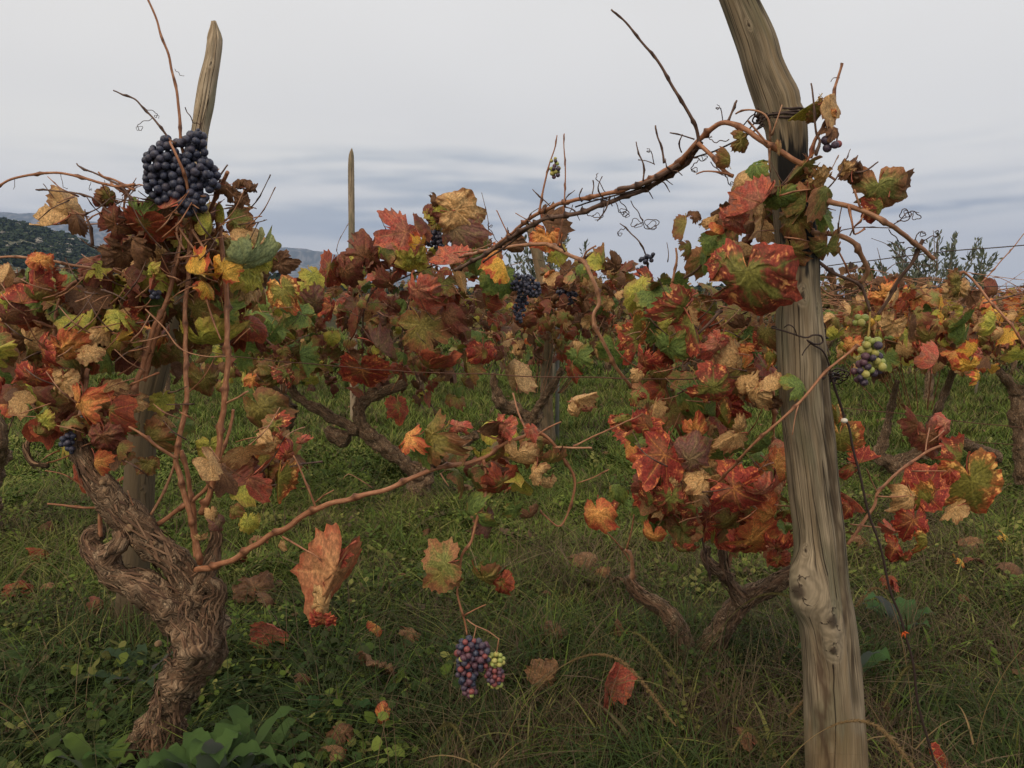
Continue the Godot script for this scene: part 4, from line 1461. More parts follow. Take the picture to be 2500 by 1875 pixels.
func wire(called: String, label: String, ctrl: Array, thick: float, mat: Material, kink := 0.0) -> Node3D:
	var pts := []
	var rad := []
	var foot := P(ctrl[0][0], ctrl[0][1], ctrl[0][2])
	var o := thing(called, label, "wire", foot)
	for q in ctrl:
		pts.append(P(q[0], q[1], q[2]) - foot)
		rad.append(thick)
	var r := resample(pts, rad, 0.02)
	var pp: PackedVector3Array = r[0]
	for k in pp.size(): pp[k] += Vector3(nf.get_noise_2d(k * 0.13, 1.0), nf.get_noise_2d(k * 0.13, 7.0), 0) * kink
	var b := Shape.new()
	sweep(b, pp, r[1], 6)
	put("strand", b.mesh(), mat, o)
	return o


func loop_wire(o: Node3D, ctrl: Array, thick: float, mat: Material) -> void:
	var pts := []
	var rad := []
	for q in ctrl:
		pts.append(P(q[0], q[1], q[2]) - o.position)
		rad.append(thick)
	var r := resample(pts, rad, 0.004)
	var b := Shape.new()
	sweep(b, r[0], r[1], 6)
	put("wire_tie", b.mesh(), mat, o)


func build_posts_and_wires() -> void:
	var grey := [C8(116, 102, 84), C8(184, 168, 142), C8(138, 118, 94)]
	# ---- the big leaning post
	var rows := [[-90, 1728, 1806], [0, 1763, 1844], [100, 1799, 1891], [160, 1816, 1908], [208, 1831, 1929], [245, 1844, 1948], [274, 1855, 1953], [300, 1868, 1965], [350, 1877, 1969], [400, 1881, 1970], [520, 1890, 1986], [640, 1899, 2000], [700, 1902, 2001], [780, 1896, 2009], [880, 1900, 2021], [985, 1907, 2027], [1080, 1916, 2036], [1200, 1927, 2047], [1300, 1938, 2061], [1390, 1942, 2069], [1450, 1944, 2076], [1490, 1944, 2083], [1530, 1951, 2089], [1640, 1959, 2103], [1750, 1962, 2111], [1875, 1964, 2120]]
	# total length runs from y -90 to the foot; knots by their share of it
	var big := wood_mat(640, 1500, 0.4, 1.62, 3, [C8(92, 83, 69), C8(168, 154, 132), C8(124, 108, 86)],
		[[0.645, 0.66, 0.042], [0.52, 0.692, 0.036], [0.535, 0.724, 0.024], [0.53, 0.352, 0.02], [0.4, 0.366, 0.012], [0.64, 0.62, 0.012], [0.56, 0.07, 0.012]],
		[[0.2, 0.32, -0.1, 0.66, C8(30, 30, 32), 0.95], [0.42, 0.7, 0.385, 0.425, C8(62, 52, 44), 0.7], [0.82, 1.1, -0.1, 1.1, C8(124, 98, 66), 0.3], [0.9, 1.1, -0.1, 1.1, C8(104, 80, 54), 0.3], [0.72, 0.93, 0.59, 0.63, C8(70, 54, 44), 0.7]])  # the narrow dark strips run along the carved grooves
	var o := post("wooden_post", "thick weathered grey post, bent at the top and wrapped in wire, with big knots", rows, 1.5, 1.47, big,
		[[0.66, 0.03, -1.1, 0.6, -0.62], [0.69, 0.034, -0.25, 0.42, -0.18], [0.722, 0.026, -0.2, 0.3, -0.12], [0.352, 0.02, -0.2, 0.25, -0.05], [0.56, 0.22, 0.55, 0.1, 0.26], [0.62, 0.35, 0.15, 0.04, 0.07], [0.8, 0.2, -0.62, 0.06, 0.1], [0.1, 0.12, 0.25, 0.05, 0.1], [0.12, 0.1, -0.15, 0.04, 0.08], [0.1, 0.12, 0.62, 0.05, 0.1], [0.5, 0.2, 1.15, 0.08, 0.12], [0.92, 0.12, 0.35, 0.05, 0.06]], 0.0, 3.0)
	wire_ring(o, 277, 1858, 1960, 1.5, 3, 0.0, 0.0021, M.wire)
	wire_ring(o, 290, 1861, 1964, 1.5, 2, -0.02, 0.0021, M.wire)
	wire_ring(o, 812, 1893, 2012, 1.5, 1, -0.22, 0.0013, M.wire)
	wire_ring(o, 916, 1901, 2024, 1.5, 2, 0.02, 0.0013, M.wire)
	wire_ring(o, 905, 1901, 2024, 1.5, 1, -0.12, 0.0013, M.wire)
	loop_wire(o, [[1884, 800, 1.47], [1920, 810, 1.438], [1966, 824, 1.43], [1985, 818, 1.43], [2004, 820, 1.435], [2008, 836, 1.44], [1990, 840, 1.43], [1970, 830, 1.425], [1985, 842, 1.43], [2008, 856, 1.44], [2022, 885, 1.45], [2030, 925, 1.46]], 0.0016, M.wire)
	loop_wire(o, [[1980, 838, 1.43], [1965, 855, 1.432], [1958, 868, 1.432]], 0.0012, M.wire)
	loop_wire(o, [[1914, 800, 1.43], [1925, 793, 1.42], [1938, 800, 1.42], [1945, 818, 1.43]], 0.001, M.wire)
	loop_wire(o, [[2004, 780, 1.46], [2016, 800, 1.47], [2014, 830, 1.47], [2026, 870, 1.46]], 0.0012, M.wire)
	for q in [[2032, 918], [2044, 908], [2052, 920], [2040, 928], [2056, 912]]:
		loop_wire(o, [[q[0] - 20, q[1] + 4, 1.47], [q[0], q[1] - 8, 1.45], [q[0] + 18, q[1], 1.46], [q[0] + 6, q[1] + 10, 1.48], [q[0] - 14, q[1], 1.46]], 0.0012, M.wire)
	for q in [[1858, 285], [1850, 278], [1845, 292]]:
		loop_wire(o, [[q[0] + 12, q[1], 1.47], [q[0], q[1] - 10, 1.45], [q[0] - 8, q[1] + 4, 1.46], [q[0] + 6, q[1] + 10, 1.46], [q[0] + 14, q[1] - 4, 1.46]], 0.0014, M.wire)
	loop_wire(o, [[1862, 290, 1.47], [1840, 280, 1.47], [1820, 300, 1.48], [1808, 315, 1.5]], 0.0012, M.wire)
	loop_wire(o, [[1866, 306, 1.47], [1845, 300, 1.46], [1832, 312, 1.46], [1826, 324, 1.48], [1845, 318, 1.46], [1862, 298, 1.46]], 0.0014, M.wire)
	# ---- the pale broken post behind the left vine
	var lw := wood_mat(192, 640, 0.24, 1.9, 8, [C8(146, 130, 110), C8(214, 198, 174), C8(172, 152, 128)], [[0.46, 0.06, 0.014], [0.55, 0.3, 0.012], [0.4, 0.7, 0.014]], [[0.38, 1.1, -0.1, 1.1, C8(80, 68, 52), 0.8]])  # lower part darkened: the shade behind the vine, put into the colour
	post("wooden_post", "pale tapering post with a splintered broken tip behind the piled grapes", [[51, 512, 532], [94, 508, 542], [145, 501, 537], [200, 487, 528], [253, 478, 521], [326, 468, 507], [420, 452, 500], [600, 416, 474], [800, 368, 434], [1001, 325, 388], [1145, 307, 378], [1250, 300, 374], [1380, 291, 365], [1480, 284, 362]], 2.3, 2.35, lw,
		[[0.08, 0.07, 0.3, 0.06, 0.18], [0.2, 0.1, -0.1, 0.05, 0.1], [0.5, 0.3, 0.6, 0.06, 0.12], [0.28, 0.03, -1.4, 0.4, -0.12]], 0.05, 9.0)
	# ---- thin far stake
	var tw := wood_mat(96, 384, 0.16, 2.1, 12, [C8(120, 108, 92), C8(176, 160, 138), C8(142, 126, 106)], [], [])
	post("wooden_post", "thin bare far stake with a sharpened tip against the sky", [[362, 857, 861], [385, 851, 864], [440, 850, 865], [540, 851, 866], [620, 851, 867], [900, 854, 874], [1020, 855, 876]], 6.3, 6.3, tw, [[0.2, 0.2, 0.2, 0.1, 0.1]], 0.03, 14.0)
	# ---- split post in the second row
	var sw := wood_mat(160, 512, 0.32, 1.6, 15, [C8(98, 84, 68), C8(160, 140, 114), C8(120, 98, 76)], [[0.5, 0.86, 0.03]], [])
	post("wooden_post", "short grey split post with a round knot low down, in the second row", [[545, 1283, 1312], [640, 1302, 1330], [718, 1316, 1348], [800, 1320, 1350], [900, 1320, 1349], [1000, 1318, 1350], [1085, 1322, 1360], [1110, 1322, 1362]], 5.2, 5.2, sw, [[0.5, 0.4, 0.35, 0.12, 0.3], [0.85, 0.06, 0.0, 0.5, -0.1]], 0.0, 16.0)
	var mk := thing("metal_stake", "thin grey galvanised metal stake beside the split post", "stake", ground_under(1362, 5.3))
	var b := Shape.new()
	box(b, Vector3(0, 0.46, 0), Vector3(0.026, 0.96, 0.004))
	box(b, Vector3(0.011, 0.46, -0.012), Vector3(0.004, 0.96, 0.02))
	put("angle_bar", b.mesh(), M.galvanised, mk)
	# ---- wires
	wire("trellis_wire", "thin dark wire running from the thick post to the pale broken post", [[1896, 918, 1.46], [1700, 925, 1.56], [1450, 922, 1.7], [1200, 915, 1.85], [1018, 908, 1.98], [760, 890, 2.1], [558, 868, 2.2], [463, 852, 2.25], [385, 846, 2.29]], 0.0012, M.rust, 0.002)
	wire("trellis_wire", "dark twisted wire following the long bare cane up to the thick post", [[1862, 300, 1.46], [1800, 345, 1.5], [1740, 375, 1.54], [1690, 385, 1.56], [1650, 405, 1.58], [1600, 440, 1.6], [1480, 485, 1.66], [1400, 503, 1.72]], 0.0016, M.wire, 0.006)
	wire("guy_wire", "slack dark wire hanging down from the thick post with a white insulator", [[2031, 922, 1.46], [2045, 970, 1.47], [2059, 1022, 1.48], [2071, 1040, 1.48], [2079, 1098, 1.48], [2100, 1170, 1.48], [2119, 1235, 1.48], [2133, 1293, 1.48], [2143, 1330, 1.48], [2170, 1421, 1.48], [2202, 1522, 1.48], [2214, 1560, 1.48], [2229, 1629, 1.48], [2254, 1768, 1.48], [2280, 1870, 1.48], [2310, 1990, 1.48]], 0.0024, M.wire, 0.004)
	var gw: Node3D = get_node("guy_wire")
	var ins := SphereMesh.new()
	ins.radius = 0.006
	ins.height = 0.009
	var im := put("insulator", ins, flat_mat(C8(222, 216, 206), 0.4), gw)
	im.position = P(2061, 1027, 1.475) - gw.position
	var tie := Shape.new()
	var c := P(2208, 1545, 1.478) - gw.position
	for k in 14:
		var dv := Vector3(rng.randfn(), rng.randfn(), rng.randfn()).normalized()
		sweep(tie, PackedVector3Array([c, c + dv * 0.005, c + dv * 0.008 + Vector3(0, -0.002, 0)]), PackedFloat32Array([0.0016, 0.0012, 0.0005]), 4)
	put("orange_twine", tie.mesh(), flat_mat(C8(206, 96, 44), 0.8), gw)
	wire("trellis_wire", "taut wire rising to the right above the twiggy vines", [[1990, 654, 2.4], [2063, 644, 2.4], [2280, 617, 2.3], [2500, 598, 2.2], [2800, 566, 2.1]], 0.0014, M.wire, 0.001)
	wire("trellis_wire", "level thin wire among the far right canes below the rising wire", [[1990, 712, 4.0], [2250, 704, 3.4], [2407, 700, 3.0], [2500, 699, 2.8], [2750, 697, 2.6]], 0.0013, M.wire, 0.001)
	wire("trellis_wire", "low rusty wire sloping down in front of the lichened vine arms", [[2005, 991, 3.2], [2029, 994, 3.2], [2205, 1010, 3.1], [2357, 1030, 3.0], [2500, 1045, 2.9], [2750, 1076, 2.8]], 0.0014, M.rust, 0.001)
	wire("trellis_wire", "lowest rusty wire at the right, below the red curled leaf", [[2200, 1062, 3.4], [2378, 1078, 3.3], [2500, 1088, 3.2], [2700, 1104, 3.1]], 0.0012, M.rust, 0.001)


# ---------------------------------------------------------------- the two near vines

func build_left_vine() -> void:
	var d := 1.58
	var v := thing("grapevine", "big gnarled old vine with blue-black grapes piled at its top, long cane reaching right", "grapevine", ground_under(400, 1.66))
	# old wood
	trunk(v, "trunk", [[385, 2010, 1.66, 62], [390, 1870, 1.64, 58], [398, 1800, 1.63, 50], [412, 1740, 1.62, 46], [440, 1660, 1.6, 50], [478, 1600, 1.58, 62], [476, 1545, 1.57, 66], [458, 1495, 1.57, 56], [462, 1440, 1.57, 44]], 420, 1.0)
	trunk(v, "arm", [[452, 1500, 1.57, 46], [395, 1462, 1.55, 43], [330, 1425, 1.54, 37], [282, 1405, 1.54, 31], [258, 1372, 1.55, 29], [228, 1345, 1.57, 25], [222, 1310, 1.58, 24], [250, 1300, 1.58, 21]], 260)
	trunk(v, "arm", [[470, 1470, 1.58, 45], [440, 1400, 1.57, 38], [395, 1345, 1.56, 38], [340, 1290, 1.55, 36], [290, 1240, 1.55, 32], [248, 1195, 1.55, 30], [222, 1155, 1.55, 26], [205, 1110, 1.56, 24], [195, 1080, 1.57, 21]], 200)
	trunk(v, "arm", [[258, 1385, 1.55, 24], [270, 1350, 1.53, 21], [298, 1322, 1.53, 17], [292, 1300, 1.55, 15]], 60)
	trunk(v, "spur", [[478, 1440, 1.57, 36], [505, 1395, 1.57, 28], [520, 1350, 1.58, 18], [528, 1310, 1.58, 14], [518, 1280, 1.58, 10]], 50)
	trunk(v, "spur", [[508, 1420, 1.56, 26], [528, 1440, 1.56, 24], [520, 1490, 1.57, 30], [512, 1540, 1.58, 34]], 60)
	trunk(v, "root", [[445, 1690, 1.6, 30], [400, 1730, 1.62, 26], [350, 1790, 1.62, 24], [300, 1850, 1.6, 18]], 60, 1.2)
	for q in [[246, 1178, 1.526, 6], [313, 1289, 1.524, 10], [375, 1325, 1.53, 6], [325, 1330, 1.53, 5], [256, 1198, 1.526, 4], [382, 1573, 1.642, 7]]:
		knot_scar(v, q[0], q[1], q[2], q[3])
	# hooked dry arm at the left
	trunk(v, "spur", [[118, 1138, 1.66, 7], [80, 1130, 1.66, 7], [64, 1100, 1.66, 7], [72, 1075, 1.66, 6], [100, 1060, 1.66, 5]], 20)
	# canes
	cane(v, [[196, 1085, 1.56], [192, 1050, 1.55], [200, 1000, 1.55], [215, 900, 1.56]], 8, 6, "cane_pale")
	cane(v, [[246, 1310, 1.57], [243, 1260, 1.57], [250, 1225, 1.57]], 7, 5, "cane_red")
	cane(v, [[488, 1375, 1.55], [475, 1310, 1.54], [460, 1240, 1.53], [440, 1160, 1.53], [430, 1115, 1.53], [445, 1030, 1.53], [455, 985, 1.53], [455, 900, 1.53], [453, 800, 1.54], [458, 690, 1.56], [462, 620, 1.57], [470, 555, 1.58], [462, 500, 1.56], [452, 430, 1.52], [445, 360, 1.5], [440, 300, 1.5], [432, 230, 1.5], [412, 140, 1.5], [385, 60, 1.5], [362, 2, 1.5], [350, -40, 1.5]], 8.5, 2.2, "cane_red")
	cane(v, [[478, 1360, 1.56], [472, 1250, 1.56], [452, 1130, 1.56], [442, 1100, 1.56]], 7, 6, "cane_red")
	cane(v, [[490, 1255, 1.55], [520, 1180, 1.54], [535, 1100, 1.53], [540, 1030, 1.53], [552, 960, 1.53], [556, 850, 1.53], [556, 740, 1.54], [548, 660, 1.56], [536, 580, 1.57], [528, 530, 1.57], [515, 510, 1.56], [535, 465, 1.54], [556, 420, 1.52]], 8.5, 5, "cane_red")
	cane(v, [[310, 1020, 1.56], [330, 950, 1.55], [345, 900, 1.55], [375, 810, 1.55], [402, 745, 1.56], [428, 650, 1.57], [440, 590, 1.58]], 8, 5, "cane_red")
	cane(v, [[352, 930, 1.58], [378, 840, 1.58], [402, 760, 1.58]], 6, 5, "cane_red")
	cane(v, [[360, 1290, 1.58], [400, 1270, 1.57], [448, 1235, 1.56], [480, 1215, 1.56], [520, 1170, 1.56], [548, 1090, 1.57], [570, 1000, 1.58]], 7, 4, "cane_red")
	cane(v, [[352, 1280, 1.57], [385, 1230, 1.56], [410, 1180, 1.56], [428, 1130, 1.56]], 4, 3.5, "cane_pale")
	cane(v, [[338, 1265, 1.55], [322, 1225, 1.54], [312, 1198, 1.53]], 2.5, 1.6, "cane_pale")
	cane(v, [[552, 985, 1.53], [580, 970, 1.5], [606, 955, 1.49]], 3, 2.2, "cane_pale")
	cane(v, [[250, 1240, 1.56], [200, 1238, 1.54], [150, 1233, 1.53], [115, 1230, 1.52]], 3.5, 2.4, "cane_red")
	cane(v, [[205, 1190, 1.56], [160, 1160, 1.55], [110, 1149, 1.55]], 2, 1.3, "cane_red")
	cane(v, [[172, 1110, 1.57], [140, 1124, 1.55], [115, 1130, 1.53]], 2.4, 1.8, "cane_red")
	cane(v, [[134, 1012, 1.56], [100, 1018, 1.56], [20, 1014, 1.55]], 2, 1.2, "cane_red")
	cane(v, [[125, 985, 1.56], [80, 1000, 1.55], [50, 1010, 1.54]], 2, 1.4, "cane_red")
	cane(v, [[430, 1118, 1.52], [385, 1090, 1.5], [345, 1060, 1.49], [315, 1042, 1.49]], 4.5, 3, "cane_red")
	cane(v, [[318, 940, 1.53], [350, 925, 1.5], [388, 910, 1.49]], 2.6, 2, "cane_red")
	cane(v, [[138, 850, 1.6], [134, 800, 1.59], [145, 740, 1.58], [165, 702, 1.58], [205, 678, 1.58]], 6, 4, "cane_pale")
	cane(v, [[135, 802, 1.57], [90, 785, 1.55], [40, 765, 1.54], [0, 752, 1.53], [-60, 735, 1.52]], 3.2, 2, "cane_red")
	cane(v, [[300, 655, 1.6], [230, 655, 1.58], [180, 648, 1.57], [130, 638, 1.56], [60, 628, 1.55], [0, 628, 1.55], [-60, 632, 1.55]], 4, 3, "cane_pale")
	# top tangle
	cane(v, [[330, 450, 1.5], [290, 455, 1.5], [250, 447, 1.5], [200, 433, 1.5], [140, 422, 1.5], [80, 425, 1.5], [30, 438, 1.5], [0, 453, 1.5], [-40, 475, 1.5]], 4, 2.6, "cane_red")
	cane(v, [[325, 490, 1.5], [300, 460, 1.5], [270, 442, 1.5], [235, 425, 1.5], [200, 410, 1.5], [187, 399, 1.5]], 3.4, 1.6, "cane_dark")
	cane(v, [[330, 465, 1.5], [280, 440, 1.5], [252, 432, 1.5], [240, 420, 1.5]], 3.4, 2, "cane_red")
	cane(v, [[340, 540, 1.52], [300, 530, 1.5], [265, 515, 1.5], [230, 485, 1.5], [185, 472, 1.5], [120, 464, 1.5], [87, 463, 1.5]], 3.4, 1.6, "cane_dark")
	cane(v, [[305, 560, 1.52], [303, 500, 1.52], [318, 465, 1.51], [340, 450, 1.51], [372, 462, 1.51]], 3, 2, "cane_pale")
	cane(v, [[350, 500, 1.55], [310, 475, 1.54], [285, 460, 1.53], [270, 445, 1.53]], 4, 3, "cane_pale")
	cane(v, [[225, 600, 1.6], [222, 560, 1.6], [212, 530, 1.6], [207, 511, 1.6]], 5, 1.6, "cane_dark")
	cane(v, [[205, 548, 1.6], [250, 545, 1.6], [300, 535, 1.6]], 2, 1.6, "cane_pale")
	cane(v, [[430, 352, 1.49], [415, 340, 1.49], [400, 320, 1.49], [388, 305, 1.49], [372, 287, 1.49], [350, 265, 1.49], [330, 243, 1.49], [300, 232, 1.49], [277, 221, 1.49]], 3, 1.8, "cane_dark", "cane", 0.04)
	cane(v, [[480, 520, 1.5], [466, 500, 1.49], [455, 440, 1.48], [440, 400, 1.47], [428, 370, 1.47], [415, 345, 1.48]], 4, 3, "cane_red")
	cane(v, [[528, 440, 1.53], [540, 425, 1.53], [556, 402, 1.53]], 2.6, 2, "cane_dark")
	cane(v, [[520, 455, 1.55], [535, 445, 1.55], [552, 430, 1.55]], 2.2, 1.8, "cane_pale")
	cane(v, [[555, 520, 1.54], [580, 500, 1.53], [605, 475, 1.52]], 2.6, 2, "cane_dark")
	cane(v, [[600, 540, 1.55], [620, 532, 1.54], [640, 528, 1.54]], 1.8, 1.4, "cane_red")
	cane(v, [[570, 612, 1.55], [615, 605, 1.53], [655, 588, 1.52]], 2.4, 2, "cane_red")
	cane(v, [[545, 565, 1.56], [575, 570, 1.55], [600, 580, 1.54]], 2, 1.6, "cane_pale")
	for q in [[[445, 560], [440, 600], [430, 650]], [[470, 560], [500, 610], [520, 650]], [[440, 530], [430, 570], [450, 610]], [[430, 545], [460, 590], [500, 640]]]:
		cane(v, [[q[0][0], q[0][1], 1.52], [q[1][0], q[1][1], 1.51], [q[2][0], q[2][1], 1.51]], 3.2, 2.4, "cane_pale")
	cane(v, [[500, 720, 1.53], [520, 780, 1.52], [540, 830, 1.51]], 2.4, 2, "cane_red")
	cane(v, [[355, 755, 1.52], [400, 800, 1.51], [440, 850, 1.5], [500, 870, 1.5], [555, 870, 1.52]], 2, 1.4, "cane_pale")
	cane(v, [[570, 840, 1.55], [590, 820, 1.54], [610, 802, 1.53]], 2.2, 1.8, "cane_red")
	# the long cane to the right and what hangs from it
	cane(v, [[480, 1392, 1.56], [510, 1386, 1.53], [560, 1370, 1.5], [620, 1335, 1.48], [690, 1290, 1.46], [772, 1244, 1.44], [850, 1218, 1.43], [935, 1196, 1.43], [1060, 1147, 1.44], [1175, 1122, 1.45], [1230, 1085, 1.46], [1290, 1062, 1.47], [1320, 1062, 1.47], [1357, 1090, 1.48], [1385, 1130, 1.49], [1405, 1170, 1.5], [1400, 1215, 1.5], [1380, 1262, 1.5], [1360, 1284, 1.5], [1320, 1245, 1.5]], 9, 2, "cane_red", "cane", 0.085)
	cane(v, [[1350, 1093, 1.48], [1390, 1093, 1.47], [1445, 1094, 1.46]], 3, 2.4, "cane_pale")
	cane(v, [[1400, 1090, 1.47], [1450, 1065, 1.48], [1550, 1020, 1.52], [1570, 1010, 1.53]], 2.2, 1.8, "cane_red")
	cane(v, [[1410, 1180, 1.49], [1450, 1165, 1.48], [1487, 1146, 1.47]], 1.6, 1.3, "cane_red")
	cane(v, [[1180, 1122, 1.45], [1186, 1160, 1.45], [1182, 1220, 1.45], [1165, 1270, 1.45], [1150, 1320, 1.45], [1128, 1355, 1.45], [1122, 1420, 1.45], [1118, 1450, 1.45], [1132, 1510, 1.45], [1140, 1550, 1.45]], 4.6, 2.4, "cane_red", "cane", 0.062)
	cane(v, [[1134, 1503, 1.45], [1160, 1488, 1.44], [1187, 1476, 1.44]], 2, 1.4, "cane_red")
	cane(v, [[1062, 1142, 1.43], [1068, 1115, 1.42], [1082, 1085, 1.42], [1098, 1062, 1.42]], 3.2, 2, "cane_dark")
	cane(v, [[772, 1240, 1.44], [755, 1200, 1.43], [735, 1150, 1.43], [716, 1112, 1.43]], 3, 1.8, "cane_red")
	cane(v, [[690, 1310, 1.46], [740, 1340, 1.44], [775, 1360, 1.43], [800, 1385, 1.43]], 2.6, 1.8, "cane_red")
	cane(v, [[1230, 1074, 1.46], [1200, 1068, 1.45], [1165, 1052, 1.45]], 3, 1.8, "cane_red")
	cane(v, [[1288, 1078, 1.46], [1330, 1050, 1.45], [1370, 1030, 1.44]], 2.6, 1.8, "cane_red")
	cane(v, [[1290, 1062, 1.47], [1270, 1020, 1.5], [1252, 960, 1.55]], 3, 2, "cane_red")
	cane(v, [[908, 1190, 1.43], [880, 1172, 1.42], [850, 1157, 1.41], [838, 1170, 1.41]], 1.3, 0.8, "cane_pale")
	cane(v, [[1075, 1155, 1.43], [1085, 1172, 1.43], [1096, 1187, 1.43]], 2, 1.2, "cane_pale")
	cane(v, [[1140, 1512, 1.45], [1160, 1527, 1.44], [1190, 1540, 1.44], [1218, 1560, 1.44]], 1.6, 1.3, "cane_pale", "peduncle")
	cane(v, [[1163, 1528, 1.44], [1158, 1550, 1.44], [1153, 1568, 1.44]], 1.6, 1.3, "cane_pale", "peduncle")
	cane(v, [[1218, 1558, 1.44], [1214, 1585, 1.44], [1210, 1605, 1.44]], 1.5, 1.2, "cane_pale", "peduncle")
	cane(v, [[770, 1226, 1.44], [790, 1210, 1.43], [815, 1196, 1.43]], 1.8, 1.3, "cane_red")
	# grapes
	cluster(v, [[400, 400, 42, 46], [385, 440, 28, 40], [428, 440, 36, 50], [415, 355, 24, 18], [405, 470, 30, 28], [455, 480, 34, 38]], 1.5, 19.5, M.berry, 21, 2800)
	cluster(v, [[470, 345, 28, 24], [476, 375, 24, 20]], 1.5, 20, M.berry, 22, 500)
	cluster(v, [[495, 425, 30, 32], [515, 440, 18, 24], [470, 420, 26, 36]], 1.5, 20.5, M.berry, 23, 800)
	cluster(v, [[480, 490, 22, 30], [462, 505, 16, 22]], 1.5, 19, M.berry, 24, 400)
	cluster(v, [[376, 716, 10, 10], [384, 722, 7, 7]], 1.5, 13, M.berry, 25, 60)
	cluster(v, [[166, 1074, 16, 20], [172, 1092, 10, 12], [207, 1018, 7, 14]], 1.53, 14, M.berry, 26, 300)
	cluster(v, [[1142, 1592, 26, 32], [1140, 1640, 22, 30], [1172, 1600, 22, 34], [1146, 1678, 16, 18]], 1.44, 16.5, M.berry + M.berry_purple + M.berry_purple + M.berry_red, 27, 1300)
	cluster(v, [[1150, 1690, 6, 12], [1123, 1606, 8, 4]], 1.43, 14, M.berry_red + M.berry_green, 28, 20)
	cluster(v, [[1210, 1612, 20, 14]], 1.44, 13, M.berry_green, 29, 120)
	cluster(v, [[1208, 1648, 20, 22]], 1.44, 13.5, M.berry_purple + M.berry_red, 30, 240)
	cluster(v, [[1208, 1672, 14, 6]], 1.44, 13, M.berry_green, 31, 60)
	cluster(v, [[487, 321, 4, 4]], 1.49, 9, M.berry, 32, 4)
	curl(v, 372, 288, 1.49, -30, 14, 9, 1.6, 0.6)
	curl(v, 352, 262, 1.49, 28, 14, 6, 1.5, 0.6)
	curl(v, 427, 168, 1.5, 12, 15, 5, 0.4, 0.5)
	curl(v, 452, 262, 1.5, 18, 34, 12, 0.5, 0.9)
	curl(v, 148, 424, 1.5, 6, 30, 6, 0.7, 0.5)
	curl(v, 36, 432, 1.5, 0, 22, 3, 0.3, 0.5)
	curl(v, 222, 445, 1.5, -4, 14, 4, 1.2, 0.5)
	curl(v, 300, 480, 1.5, -12, 40, 6, 0.6, 0.5)
	curl(v, 255, 440, 1.5, 8, 18, 8, 0.8, 0.5)
